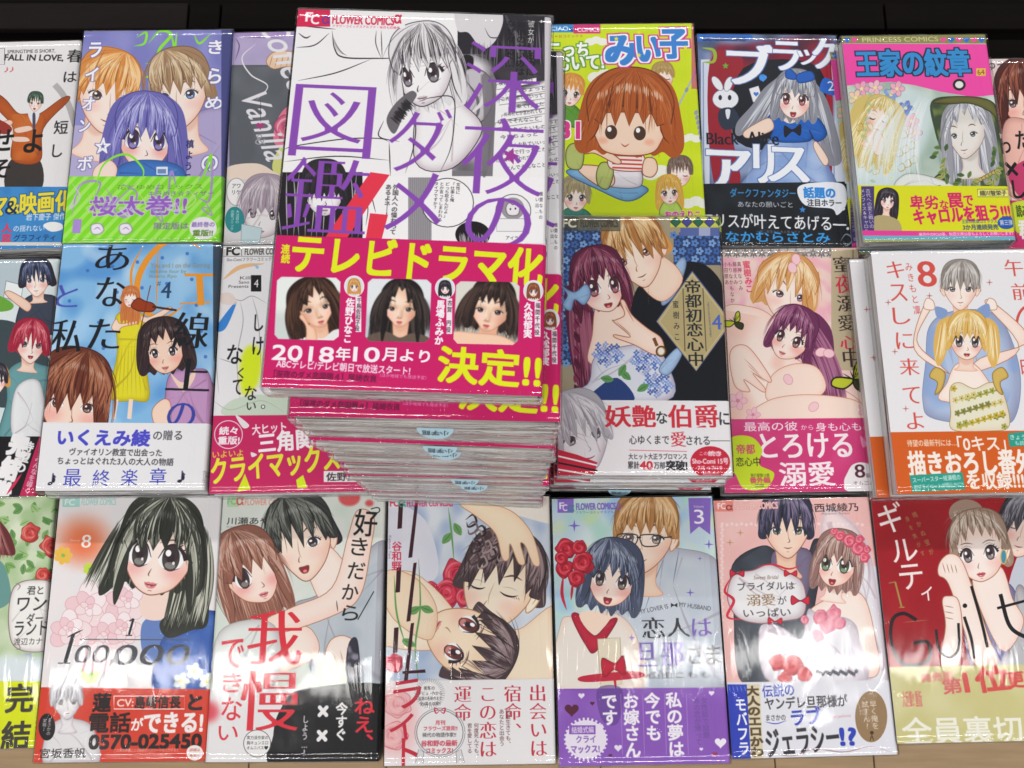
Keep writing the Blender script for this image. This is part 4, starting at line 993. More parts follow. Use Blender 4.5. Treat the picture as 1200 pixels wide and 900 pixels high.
@cover('four')
def _(c):
    c.v(0, 270, 2.812)
    c.R(680, 20, 1400, 900, 'ebe9ec'); c.R(730, 45, 1400, 84, 'e4e3e4'); c.L([(735, 84), (1400, 86)], 2, '8a8a8a', tp=0)
    c.t('FC', 746, 54, 42, 26, '1a1a1a', b=.08); c.L([(795, 52), (795, 82)], 2, '555555', tp=0); c.t('FLOWER COMICS', 806, 58, 130, 20, '33302c', b=.04); c.t('Sho-Comiフラワーコミックス', 746, 88, 160, 12, '55524e')
    c.L([(734, 160), (790, 120), (870, 108)], 14, 'e8a860', a=.7); c.P([(836, 110), (852, 118), (846, 126)], '9ac4ec')
    c.t('Kill', 790, 150, 34, 10, '444444'); c.t('Sano', 786, 164, 34, 10, '444444'); c.t('Presents', 752, 178, 66, 10, '444444'); c.R(826, 146, 860, 200, '141418'); c.t('4', 836, 160, 15, 26, 'f4f4f4')
    c.P([(708, 322), (778, 232), (742, 322)], '3a86d8'); c.P([(816, 380), (860, 400), (850, 500), (800, 540), (790, 440)], 'dcee20', soft=8)
    # loosely drawn shirt
    for P in ([(740, 205), (790, 230), (830, 215), (880, 240)], [(720, 260), (712, 420), (720, 540)], [(790, 230), (800, 300), (780, 420), (790, 560)], [(830, 216), (850, 300), (860, 460)], [(720, 420), (780, 440)], [(700, 560), (760, 590), (860, 560), (940, 600)]): c.L(P, 3, 'a8a4ac')
    c.P([(760, 560), (860, 540), (960, 560), (960, 620), (740, 610)], 'b8d0b0', a=.6); c.P([(720, 210), (760, 205), (780, 240), (730, 240)], 'e8d4cc', a=.8)
    D = '16161a'
    for s, x, y, w, hh in (('し', 838, 276, 28, 54), ('け', 832, 350, 34, 60), ('な', 748, 376, 50, 62), ('く', 782, 452, 20, 34), ('て', 766, 490, 30, 50), ('な', 806, 512, 38, 46), ('い', 812, 566, 30, 24)): c.t(s, x, y, w, hh, D, b=.02)
    c.E(866, 580, 6, 6, 'ebe9ec', line=D, lw=2)
    c.P([(660, 610), (1400, 604), (1400, 900), (660, 900)], 'cb2462', sm=0)
    c.P([(775, 606), (820, 640), (800, 650)], 'ece6ea'); c.P([(826, 730), (846, 738), (830, 746)], 'ece6ea'); c.P([(780, 860), (806, 800), (826, 852)], 'd8e620', sm=0)
    c.E(752, 672, 46, 46, 'cb2462', line='f2dce6', lw=3); c.t('続々', 722, 646, 60, 26, 'fbf4f8', b=.06); c.t('重版!', 718, 678, 70, 26, 'fbf4f8', b=.06)
    c.t('大ヒット', 830, 634, 112, 34, 'fbf4f8', b=.04, rot=-5); c.t('三角関係', 852, 656, 240, 66, 'fbf4f8', b=.05, rot=-5)
    c.t('いよいよ', 700, 724, 100, 22, 'ecea3c', b=.03, rot=-3); c.t('クライマックス', 696, 728, 420, 84, 'ecea3c', b=.04, rot=-6)
    c.v(290, 260, 2.647); c.R(236, 772, 376, 806, 'f4f0f2'); c.t('佐野愛莉', 244, 776, 128, 26, '2a1a22', b=.04); c.P([(150, 800), (172, 784), (185, 824), (155, 826)], 'dcee20', sm=0)

@cover('teito')
def _(c):
    c.v(630, 240, 2.571)
    c.R(40, 10, 620, 860, 'a89c80'); c.noise('8c8068', .4, 60)
    for x0, y0, x1, y1 in ((60, 70, 200, 380), (410, 90, 560, 180), (60, 380, 130, 480)):
        c.R(x0, y0, x1, y1, '2c3e6a')
        for i in range(int((x1 - x0) / 26) + 1):
            for j in range(int((y1 - y0) / 24) + 1):
                c.flower(x0 + i * 26 + (j % 2) * 12, y0 + j * 24, 12, ['5a86c8', '3f64a8', '7aa4dc'][(i + j) % 3], '1c2a50')
    c.R(400, 34, 560, 66, 'c8d050'); 
    for k in range(5): c.P([(400 + k * 34, 50), (416 + k * 34, 34), (432 + k * 34, 50), (416 + k * 34, 66)], ['2e6a50', '4a4a9a'][k % 2], sm=0, line='22242c', lw=2)
    c.R(430, 68, 560, 92, '5a6aa8'); c.R(486, 66, 520, 92, 'a8b0d0')
    # couple: fair haired man above, girl with long dark red hair
    c.P([(300, 250), (380, 200), (440, 170), (520, 190), (575, 300), (590, 590), (380, 590), (320, 470), (280, 360)], '12141c')
    c.P([(372, 290), (384, 236), (430, 160), (448, 178), (420, 260), (384, 300)], '9fc0e4', line='4a6a98', lw=2)
    h = Head(c, 298, 142, 80, -24, -.5)
    h.P([(-.2, .6), (.8, .5), (1.2, 1.6), (.2, 2.1), (-.3, 1.4)], 'f6dcc8', line='b07a5a', lw=2)
    h.back(BLOND, ln=.5, wd=1.2, n=100); h.ear(1); h.face('fbe6d4', '9a4a34', es=.75, male=1, line='9a5a40', blush=.2); h.front(['8a5428', 'b87e44', 'dca868', 'f4d4a0'], part=.2, low=.1, n=280, side=.35, spiky=.6, edge='7a4a24')
    Rr = ['3c1024', '5e1c3a', '843054', 'b06a80']
    h = Head(c, 190, 238, 72, -10, .5)
    h.P([(-1.4, -.2), (-1.7, 1.4), (-1.75, 3.4), (-1.5, 4.5), (-.9, 4.5), (-.6, 3), (-.5, 1)], Rr[1]); h.hair([(-1.2, -.6), (-.5, .6)], [(-1.7, 4.4), (-.8, 4.4)], 200, Rr, .08)
    h.P([(-.3, .8), (.5, .8), (1.0, 2.0), (.9, 3.2), (-1.0, 3.2), (-.7, 2)], 'fae2d2', line='b07a6a', lw=2)
    h.back(Rr, ln=1.0, wd=1.25, n=120); h.face('fdebe0', '8a2a3c', es=1.1, line='9a5a50', blush=.5, opn=.4); h.front(Rr, part=-.1, low=-.15, n=220, side=1.5, edge='30081c')
    for k in range(7): c.L([(112 + (k % 2) * 10, 300 + k * 40), (126 - (k % 2) * 14, 335 + k * 40)], 18, Rr[1 + k % 2]); c.L([(108, 300 + k * 40), (130, 330 + k * 40)], 3, Rr[0])
    # kimono with hydrangea, bow, hands
    c.P([(166, 470), (200, 440), (330, 420), (392, 480), (388, 590), (60, 590), (150, 540)], 'dfe4f0', line='6a7aa8', lw=2)
    c.P([(170, 560), (240, 520), (290, 590), (150, 590)], '27407c')
    for cx, cy in ((325, 470), (210, 448), (360, 540)):
        for k in range(22):
            t = k * 2.4; r = 9.5 * math.sqrt(k); c.flower(cx + r * math.cos(t), cy + r * math.sin(t) * .8, 9, ['5a7cc8', '8aa4e0', '4a66b0', '98a8d8'][k % 4], 'dfe4f4', n=4)
    for x, y, a in ((250, 500, 40), (190, 520, 10), (300, 560, -30), (265, 480, 120)): c.leaf(x, y, 40, a, '5f9a5a')
    c.P([(68, 240), (110, 262), (146, 238), (160, 268), (140, 300), (112, 284), (100, 318), (76, 300), (90, 270)], '9cc4ec', line='3a6aa8', lw=2)
    c.P([(262, 330), (250, 290), (262, 288), (284, 330), (330, 370), (372, 400), (380, 440), (350, 450), (290, 420), (236, 400), (232, 390), (280, 396), (228, 350), (234, 346)], 'fbe4d4', line='a86a50', lw=2.5)
    c.L([(262, 300), (290, 352)], 2, 'a86a50'); c.L([(236, 350), (282, 390)], 2, 'a86a50'); c.E(372, 440, 14, 15, 'c09a6a', rot=20, line='5a3a20', lw=4); c.E(372, 440, 9, 10, 'f0ece4'); c.L([(360, 424), (350, 400)], 10, '7a4a2c', tp=0)
    c.P([(366, 500), (380, 470), (420, 430), (434, 452), (396, 510)], 'a8c8ea', line='4a6a98', lw=2)
    # diamond title plate
    c.P([(466, 198), (586, 352), (478, 500), (358, 350)], 'b8a878', sm=0, line='3a4a8a', lw=3); c.P([(466, 208), (577, 352), (477, 489), (367, 350)], 'b8a878', sm=0, line='e0d8b0', lw=1.5)
    c.t('帝都初恋心中', 446, 222, 52, 262, '20242c', v=1, bx=.02); c.L([(438, 250), (444, 440)], 2.5, '4a4438', tp=0); c.L([(498, 250), (508, 440)], 2.5, '4a4438', tp=0)
    c.t('TEITO HATSUKOI SHINJU', 462, 340, 110, 7, '4a4a7a', rot=88); c.t('4', 526, 330, 28, 44, '4a64c0', bx=.02); c.t('蜜樹みこ', 408, 282, 20, 130, '28262a', v=1)
    c.t('mitsuki', 330, 240, 8, 60, '6a6258', v=1)
    c.R(60, 28, 250, 78, '3a3a30', a=.75); c.t('FC', 76, 42, 40, 24, 'd8d4c0', b=.08); c.t('FLOWER COMICS', 130, 42, 112, 24, '0c0c0c', b=.04); c.R(122, 34, 252, 76, 'c8c0a0', a=.25)
    c.P([(30, 586), (640, 590), (640, 860), (30, 860)], 'eceaed', sm=0)
    h = Head(c, 130, 690, 84, -16, .3); h.face('e4e2e6', '6a6870', es=.8, closed=0, male=1, line='9a98a0', sh='c4c2ca', blush=0, mouth='a8a0a8', white='f0f0f0'); h.front(['8a8890', 'b0aeb6', 'd0ced6', 'e8e6ec'], part=-.2, low=.1, n=140, side=.5, spiky=.5, edge='8a8890', ring=.1)
    c.P([(62, 736), (120, 752), (180, 775), (170, 815), (62, 815)], 'c42440', sm=0)
    for k in range(3): c.L([(62, 756 + k * 20), (180, 784 + k * 16)], 5, ['f0f0f0', '1a1a1e', 'f0f0f0'][k], tp=0)
    c.t('妖', 204, 604, 76, 64, 'd03040', bx=.035, by=.012); c.t('艶', 286, 604, 68, 64, 'd03040', bx=.035, by=.012); c.t('な', 358, 622, 32, 36, '2a2a30', b=.03); c.t('伯爵', 394, 602, 150, 68, 'd03040', bx=.03, by=.01); c.t('に', 548, 624, 30, 38, '2a2a30', b=.03)
    c.t('心ゆくまで', 276, 694, 120, 26, '28262c', b=.02); c.t('愛', 402, 682, 44, 46, 'd03040', bx=.03); c.t('される', 448, 696, 70, 26, '28262c', b=.02); c.L([(520, 710), (580, 710)], 2, '555555', tp=0)
    c.L([(276, 738), (450, 742)], 2.5, 'd03040', tp=0, a=.6); c.t('大ヒット大正ラブロマンス', 274, 748, 176, 18, '28262c', b=.03); c.t('累計', 272, 772, 34, 22, '28262c', b=.04); c.t('40', 308, 772, 38, 24, 'd03040', b=.07); c.t('万部', 350, 774, 34, 20, '28262c', b=.04); c.t('突破!', 388, 770, 62, 28, '28262c', b=.07)
    c.E(520, 774, 60, 48, 'c8243e'); c.t('この続きは', 488, 742, 66, 12, 'f8e8ec', b=.03); c.t('続き', 514, 740, 38, 16, 'fbf2f4', b=.06); c.t('Sho-Comi 15号', 466, 762, 108, 18, 'fbf2f4', b=.06); c.t('7/5→7/19', 482, 786, 74, 12, 'fbf2f4', b=.05); c.t('発売中!!', 496, 802, 50, 12, 'f8e8ec', b=.03)

@cover('mitsu')
def _(c):
    c.v(840, 270, 2.811)
    c.R(-60, 40, 600, 900, 'f2cfc6'); c.noise('f6e2dc', .6, 60)
    c.R(-40, 56, 384, 88, 'd8ccc8')
    for k in range(14):
        x = 10 + k * 28; c.star(x, 73, 14, 'd8ccc8', line='2a2424'); c.rays(x, 73, 3, 16, 8, '2a2424', 2)
    c.noise('f4a8c0', .7, 26, clip=c.polymask([c.M([(10, 88), (384, 88), (384, 300), (10, 300)])]), seed=31)
    c.R(378, 62, 466, 460, 'c4b494'); c.R(448, 62, 452, 460, '8a7450'); c.R(468, 62, 500, 460, '8a2238')
    S, Sl = 'fde9df', 'c4846c'
    c.P([(20, 260), (110, 250), (190, 290), (240, 400), (380, 500), (470, 560), (480, 620), (50, 620), (30, 420)], S, line=Sl, lw=2)
    c.noise('f6c0b0', .6, 46, clip=c.polymask([c.M([(20, 260), (190, 290), (380, 500), (480, 620), (50, 620)])]), seed=12)
    h = Head(c, 232, 200, 78, 12, .55)
    h.back(['b87840', 'd8a060', 'f0c488'], ln=.7, wd=1.35, n=120); h.face('fdece0', '8a5a6a', es=.75, male=1, closed=0, line='b07a60', blush=.3, gaze=.5)
    h.front(['b0703c', 'd89c5c', 'f0c488', 'fce4bc'], part=-.1, low=-.05, n=320, side=.8, spiky=.9, edge='a0662f', wd=1.25)
    P_ = ['4a1c3c', '6e3058', '945078', 'b87a9a']
    h = Head(c, 246, 350, 66, 22, -.35)
    h.P([(.4, -1.4), (1.6, -1.2), (2.4, .2), (2.7, 1.6), (4.2, 2.6), (3.4, 3.6), (2.2, 2.2), (1.2, 1.4)], P_[1]); h.hair([(.4, -1.4), (1.2, .6)], [(4.0, 2.4), (2.6, 2.6)], 240, P_, .08, bulge=-.15)
    h.back(P_, ln=.9, wd=1.2, n=100); h.face('fdeae0', '7a3a2a', es=.95, line='a86a5a', blush=.6, smile=.8); h.front(P_, part=-.3, low=-.15, n=200, side=.9, gap=.2, edge='3a1030')
    c.P([(180, 480), (250, 440), (330, 450), (360, 520), (300, 560), (170, 560)], 'fbe2d4', line=Sl, lw=2); c.P([(130, 620), (170, 560), (300, 540), (460, 560), (480, 620)], 'fbe2d4', line=Sl, lw=2)
    c.P([(45, 400), (100, 380), (170, 470), (176, 500), (120, 470), (160, 520), (150, 530), (90, 490), (110, 530), (60, 510)], 'fde6da', line=Sl, lw=2.5)
    for k in range(3): c.L([(90 + k * 10, 420 + k * 20), (140 + k * 10, 470 + k * 14)], 2, Sl)
    for x, y in ((262, 94), (250, 122), (344, 400), (236, 490), (320, 580), (370, 404)): c.E(x, y, 18, 14, 'f8ccd4', rot=x, line='e09aa8', lw=2)
    for x, y, r in ((70, 560, 30), (120, 606, 24), (490, 590, 24)): c.flower(x, y, r, 'f6c4d0', 'e08aa0', line='e09aa8')
    for (x, y, s) in ((452, 490, 1), (60, 300, .55)):
        c.P([(x, y), (x - 60 * s, y - 6 * s), (x - 72 * s, y + 20 * s), (x - 30 * s, y + 30 * s)], 'c4cc30', line='1c1c10', lw=5 * s); c.P([(x, y), (x + 6 * s, y - 50 * s), (x + 26 * s, y - 60 * s), (x + 30 * s, y - 10 * s)], 'c4cc30', line='1c1c10', lw=5 * s); c.P([(x, y), (x + 50 * s, y + 10 * s), (x + 44 * s, y + 46 * s), (x + 8 * s, y + 30 * s)], '3a3c1c', line='1c1c10', lw=4 * s)
        for k in range(5): c.L([(x, y), (x - 60 * s + k * 24 * s, y - (10 + k * 10) * s)], 3 * s, '1c1c10')
    D = '3a2c2c'
    for s, x, y, w, hh, col in (('蜜', 386, 84, 56, 54, D), ('夜', 392, 144, 56, 62, 'd82c50'), ('溺', 398, 212, 54, 54, D), ('愛', 402, 276, 54, 54, D), ('心', 408, 346, 56, 44, 'd82c50'), ('中', 418, 386, 50, 64, D)): c.t(s, x, y, w, hh, col, bx=.022, by=-.014)
    c.t('蜜樹みこ', 90, 98, 26, 106, 'e02c50', v=1, b=.02, rot=-2); c.t('真神なつみ|藤原えみ|もりなかもなか|小田原あ', 26, 100, 60, 138, '7a3a4a', v=1)
    B = [(-60, 622), (600, 616), (600, 900), (-60, 900)]
    c.P(B, 'd03a78', sm=0); c.noise('e45a94', .5, 60, clip=c.polymask([c.M(B)]))
    c.t('最高の彼', 90, 630, 176, 30, 'fbf0f4', b=.02); c.t('から', 278, 640, 40, 16, 'fbf0f4'); c.t('身も心も', 326, 632, 150, 28, 'fbf0f4', b=.02)
    c.t('とろける', 144, 668, 300, 80, 'fbeef2', bx=.03, by=.015); c.t('溺愛', 208, 762, 180, 78, 'fbeef2', bx=.03, by=.012)
    c.P([(40, 690), (110, 678), (150, 720), (140, 770), (190, 800), (160, 850), (90, 850), (60, 800), (40, 800)], 'c8dc28'); c.t('帝都', 66, 704, 60, 32, 'd03a78', b=.03); c.t('恋心中', 64, 746, 80, 30, '3a3a20', b=.02); c.t('発行部数12冊', 112, 800, 62, 12, '3a3a20'); c.t('番外編', 110, 812, 66, 20, 'd03a78', b=.06); c.t('収録', 126, 834, 30, 12, '3a3a20')
    for x, y in ((500, 700), (526, 712)): c.P([(x, y), (x - 26, y - 24), (x - 18, y + 14), (x, y + 6), (x + 18, y + 20), (x + 22, y - 20)], 'e88ab4')
    c.P([(430, 800), (450, 770), (490, 765), (540, 790), (600, 780), (600, 860), (440, 860), (420, 830)], 'f4eef0'); c.t('8', 456, 770, 32, 44, '5a2a3c', bx=.03); c.t('編収録', 492, 798, 44, 16, '8a5a6a'); c.t('オムニバス', 450, 824, 88, 14, '8a5a6a')
    for k in range(10): c.E(512 + k % 2 * 3, 640 + k * 9, 2, 2, 'f8e8f0')

@cover('gozen')
def _(c):
    c.v(840, 270, 2.811)
    c.R(480, 40, 1250, 900, 'edebee')
    R_ = 'd8524a'
    for s, y in (('キ', 100), ('ス', 176), ('し', 252), ('に', 334), ('来', 420), ('て', 514), ('よ', 598)):
        c.t(s, 562 + (y - 100) * .13, y, 56 if s != '来' else 64, 56, R_, bx=.012)
    c.t('みきもと凜', 626 + 8, 100, 26, 178, R_, v=1, rot=-4); c.t('8', 664, 100, 58, 84, R_, bx=.03)
    c.t('午', 950, 94, 60, 56, R_, bx=.012); c.t('前', 974, 172, 60, 56, R_, bx=.012); c.E(1030, 310, 40, 62, 'edebee', line=R_, lw=9); c.t('時', 1004, 420, 60, 60, R_)
    for x, y in ((702, 214), (566, 236), (588, 398), (706, 484), (624, 586), (900, 170), (936, 280)): c.sparkle(x, y, 12, 'c0787a')
    S, Sl = 'fdeee4', 'b08060'
    # young man in blue, girl in front with raised arms
    c.P([(700, 320), (760, 270), (880, 262), (950, 310), (1000, 460), (990, 600), (930, 640), (720, 620), (680, 560), (690, 430)], 'b4c8e8', line='6a86b8', lw=2); c.noise('8aa6d8', .7, 44, clip=c.polymask([c.M([(700, 320), (880, 262), (950, 310), (1000, 460), (930, 640), (720, 620), (680, 560)])]), seed=17)
    h = Head(c, 804, 186, 56, 0, 0); h.neck(ln=.9); h.back(['6a605c', '928880', 'b8b0a6'], ln=.3, wd=1.15, n=60); h.ear(-1); h.ear(1); h.face('fdeee4', '6a6a60', es=.8, male=1, line='a07a66', blush=.15); h.front(['6c625e', '98908a', 'bcb4ae', 'dcd8d4'], part=.1, low=.1, n=200, side=.1, spiky=.3, edge='5a504c')
    for s, ex, sx in ((-1, 640, 705), (1, 1010, 900)):
        hx = 700 if s < 0 else 905; hy = 245
        c.P([(hx - 16, hy), (hx + 14, hy - 4), (ex + 20, 360), (sx + 30 * -s, 440 if s < 0 else 420), (sx + 60 * -s, 470), (ex - 12 * -s * -1, 390)], S, line=Sl, lw=2.5)
        c.P([(hx - 16, hy + 10), (hx - 8, hy - 22), (hx + 14, hy - 14), (hx + 18, hy + 14)], S, line=Sl, lw=2)
    c.P([(722, 250), (760, 262), (752, 290), (726, 284)], '86a0d0'); c.P([(856, 262), (896, 240), (900, 280), (868, 288)], '86a0d0')
    G_ = ['c8923e', 'e4b862', 'f6d894', 'fdf0c8']
    c.P([(790, 440), (850, 440), (900, 500), (930, 560), (740, 560), (760, 500)], S, line=Sl, lw=2)
    c.P([(770, 520), (800, 500), (850, 520), (900, 500), (940, 520), (966, 640), (900, 660), (780, 656), (772, 600)], 'ece8d0', line='9a8a50', lw=2)
    for k in range(34):
        x, y = 782 + (k * 47) % 168, 520 + (k * 31) % 130
        c.flower(x, y, 11, ['c8b040', 'a8a850', 'd8c880', '8a8a48'][k % 4], '6a6a28')
    for s in (-1, 1): c.P([(832 + s * 78, 470), (832 + s * 110, 450), (832 + s * 130, 480), (832 + s * 104, 500), (832 + s * 112, 540), (832 + s * 88, 520)], 'd8b860', line='8a6a2c', lw=2)
    h = Head(c, 826, 356, 58, 2, .05)
    for s in (-1, 1): h.P([(s * 1.0, -1.2), (s * 1.7, -.8), (s * 1.9, .6), (s * 1.6, 1.6), (s * 1.2, 1.0), (s * 1.1, 0)], G_[1]); h.hair([(s * 1.0, -1.1), (s * 1.5, -1)], [(s * 1.2, 1.2), (s * 1.8, 1.4)], 70, G_, .06)
    h.neck(ln=.8); h.face('fdeee2', '5a5450', es=1.05, line='a07050', blush=.5, opn=.3); h.front(G_, low=-.05, n=180, side=.7, edge='b08438')
    B = [(560, 664), (1250, 656), (1250, 900), (560, 900)]
    c.P(B, 'd8601e', sm=0)
    c.t('待望の最新刊には…', 628, 688, 162, 22, 'fbf2ea', b=.03); c.t('「0キス」', 794, 676, 158, 50, 'fbf2ea', b=.03); c.t('描きおろし番外編', 632, 724, 470, 78, 'fbf2ea', b=.05); c.t('を収録!!!!', 826, 796, 200, 54, 'fbf2ea', b=.05)
    c.P([(636, 806), (810, 796), (820, 852), (646, 862)], '2ca08e', sm=0); c.t('スーパースター綾瀬楓の', 646, 808, 158, 18, 'f4faf6', b=.03, rot=-3); c.t('初プライベートが明らかに!!', 650, 832, 164, 18, 'f4faf6', b=.03, rot=-3)
    c.P([(960, 668), (1060, 656), (1060, 706), (966, 712)], '2ca08e', sm=0); c.t('きょうの', 968, 672, 70, 16, 'f4faf6', b=.03); c.t('も読める', 984, 692, 60, 14, 'f4faf6', b=.03)

@cover('wonder')
def _(c):
    c.v(0, 560, 2.646)
    c.R(-500, 50, 200, 900, 'c8d8b4'); c.noise('e4ecd4', .8, 50); c.noise('8ab070', .6, 34, seed=4)
    for k in range(40):
        x, y = -20 + (k * 53) % 190, 80 + (k * 79) % 250; c.leaf(x, y, 34, k * 77, ['7aa85c', '5c9048', 'a0c480'][k % 3], a=.85)
    for x, y, r in ((92, 172, 30), (158, 212, 34), (130, 300, 22)): c.rose(x, y, r, 'd8504a', 'a02c30', 'f09a8a')
    c.P([(-30, 120), (20, 160), (46, 230), (20, 240), (-30, 220)], '6a2c30'); c.hair([(-20, 110), (0, 130)], [(40, 250), (-10, 260)], 60, ['4a1c20', '8a4448', 'b07a70'], 4); c.P([(-40, 260), (10, 270), (30, 380), (-40, 400)], '6a9a94')
    c.P([(30, 370), (50, 330), (100, 316), (160, 330), (168, 420), (160, 520), (100, 540), (40, 520), (24, 450)], 'f4f2ee', line='8a7a70', lw=3)
    c.t('君と', 82, 336, 50, 26, '2a2a2c', b=.02); c.t('ワン', 52, 370, 88, 42, '2a2a2c', b=.02); c.t('ダー', 80, 420, 50, 30, '2a2a2c', b=.02); c.t('ランド', 44, 444, 100, 44, '2a2a2c', b=.02); c.t('渡辺カナ', 40, 496, 88, 22, '3a3a3c')
    for x in (50, 150): c.L([(x, 350), (x + 10, 335), (x - 4, 325)], 3, '8a7a70'); c.L([(x, 510), (x + 10, 528), (x - 4, 534)], 3, '8a7a70')
    c.t('3', 68, 544, 28, 44, '9a9ac8', bx=.02)
    c.P([(-40, 560), (160, 560), (160, 640), (-40, 640)], 'dfe8ec', soft=10)
    c.P([(-500, 628), (200, 632), (200, 900), (-500, 900)], 'dce60c', sm=0)
    c.t('完', 18, 640, 82, 86, '3f3c34', b=.045); c.t('結', 4, 756, 86, 84, '3f3c34', b=.045); c.t('恋を知る、この先も。', 108, 640, 14, 180, '8a8a3a', v=1)

@cover('hyaku')
def _(c):
    c.v(0, 560, 2.646)
    c.R(80, 40, 720, 900, 'ece9ea'); c.noise('f6eaea', .5, 50)
    for r, a in ((90, .25), (68, .35), (48, .5), (30, .5)): c.E(256, 196, r * 1.1, r, 'ee6a38', a=a, soft=14)
    c.t('8', 252, 176, 28, 40, 'fbf4f0', bx=.02); c.t('Story', 216, 190, 30, 9, 'f8d8c8')
    for x, y, r, col, mm in ((194, 240, 28, 'f0c050', '8ac050'), (276, 282, 20, 'c8e050', 'a0c830'), (278, 608, 30, 'b8e060', '6ab030')): c.flower(x, y, r, col, mm, n=7)
    c.R(192, 60, 246, 90, '9ad8cc', a=.8); c.t('FC', 200, 66, 30, 18, 'f0f8f6', b=.06); c.t('FLOWER COMICS', 252, 64, 106, 20, 'a0d8d0', b=.04)
    # peony bouquet
    rg = np.random.default_rng(4)
    for cx, cy, r in ((270, 400, 90), (390, 380, 80), (330, 490, 80), (210, 470, 70), (300, 560, 60), (380, 470, 60)):
        for k in range(15):
            t = k * 2.4; q = r * (1 - k / 16)
            c.E(cx + q * .5 * math.cos(t), cy + q * .5 * math.sin(t), q * .55, q * .4, ['f8e2e4', 'f4d0d6', 'fbeef0'][k % 3], rot=math.degrees(t), line='e0a0aa', lw=1.5)
    # girl with long grey-green hair in blue
    Hh = ['191b18', '34362f', '6a6c5e', 'b4b6a6', 'dcdccc', '2a2c26']
    c.P([(500, 500), (560, 430), (640, 410), (700, 450), (700, 660), (480, 660)], '3a62b4', line='24407c', lw=2); c.noise('5a80cc', .6, 40, clip=c.polymask([c.M([(500, 500), (560, 430), (640, 410), (700, 450), (700, 660), (480, 660)])])); c.P([(440, 450), (500, 420), (560, 420), (500, 500), (480, 570), (440, 540)], '6a86c4')
    c.P([(440, 370), (540, 340), (570, 400), (500, 440), (440, 430)], 'f8dcd0')
    h = Head(c, 490, 232, 112, 8, -.3)
    h.P([(-1.3, -.3), (-1.5, .8), (-1.45, 1.4), (-1.0, .9), (-.9, 0)], Hh[1]); h.hair([(-1.2, -.8), (-1, -.4)], [(-2.1, 1.4), (-1.1, 1.2)], 100, Hh, .05)
    h.P([(.9, -.8), (1.4, -.2), (1.55, 1.0), (1.6, 1.8), (1.2, 2.0), (.6, 2.3), (.3, 1.9), (.8, 1.2)], Hh[1]); h.hair([(.4, -1.5), (1.3, -.8)], [(.35, 2.2), (1.55, 1.8)], 320, Hh, .06, bulge=-.1)
    h.back(Hh, ln=1.0, wd=1.25, n=140); h.face('fdeae0', '4a4640', es=1.2, line='8a5a48', blush=.55, smile=.9); h.front(Hh, part=.1, low=-.1, n=380, side=1.6, edge='2c2e28')
    for x, y in ((600, 600), (640, 630), (560, 630)): c.flower(x, y, 26, 'f2f4f0', 'e0e070', line='b0c0b0')
    K = '2a2c30'
    c.L([(412, 436), (398, 486)], 7, K, tp=0); c.L([(388, 488), (408, 488)], 3, K, tp=0); c.L([(400, 444), (412, 436)], 4, K, tp=0); c.L([(246, 500), (590, 502)], 3, '5a5a60', tp=0); c.L([(226, 484), (200, 572)], 11, K, tp=0); c.L([(178, 574), (216, 574)], 3, K, tp=0); c.L([(206, 494), (256, 470)], 5, K); c.t('00', 232, 518, 104, 56, '4a4c54', bx=.02, shear=.2); c.t(',', 338, 560, 12, 20, K, bx=.05); c.t('000', 352, 516, 234, 64, '4a4c54', bx=.015, shear=.2)
    B = [(60, 648), (720, 656), (720, 900), (60, 900)]
    c.P(B, 'd8402c', sm=0)
    h = Head(c, 205, 690, 44, -2, .1); h.P([(-1.5, 2.2), (-.5, 1.3), (.5, 1.3), (1.8, 2), (2.0, 4.6), (-1.6, 4.6)], 'e4e2e4', line='9a989c', lw=2); h.neck('ece8ea', sh='c8c0c4'); h.face('f0eeee', '6a686c', es=.8, male=1, line='8a888c', blush=0, sh='d0ccd0'); h.front(['9a989e', 'c0bec4', 'dcdae0', 'f0eef2'], low=.15, n=100, side=.4, spiky=.5, edge='7a787e')
    c.E(144, 772, 26, 42, '1e1a1c'); c.t('まさかの|実現！', 128, 746, 30, 52, 'f0ecec', v=1)
    c.t('蓮', 288, 668, 54, 56, '241c1c', b=.06); c.R(352, 676, 570, 716, 'd8402c', line='f6ece8', lw=3); c.t('CV:', 362, 686, 50, 22, 'f6ece8', b=.05); c.t('島﨑信長', 418, 676, 140, 38, '241c1c', b=.05); c.t('と', 584, 672, 40, 46, '241c1c', b=.08)
    c.t('電話', 276, 728, 126, 60, '241c1c', b=.05); c.t('が', 406, 744, 36, 38, 'f6f0ee', b=.05); c.t('できる!', 446, 728, 180, 60, 'f6f0ee', b=.07)
    c.t('0570-025450', 276, 796, 346, 42, '201818', b=.09); c.t('この声の声優による秘密のパスワードを入力すると', 352, 838, 200, 12, 'f4e0dc'); c.t('さらに甘いシークレットボイスが聴ける!', 330, 854, 200, 12, 'f4e0dc')
    c.E(602, 852, 26, 24, 'f4ecea'); c.t('詳細は', 586, 838, 32, 10, 'c04030'); c.t('巻末へ', 586, 856, 32, 10, 'c04030'); c.t('宮坂香帆', 122, 838, 142, 30, '1e1818', b=.01)

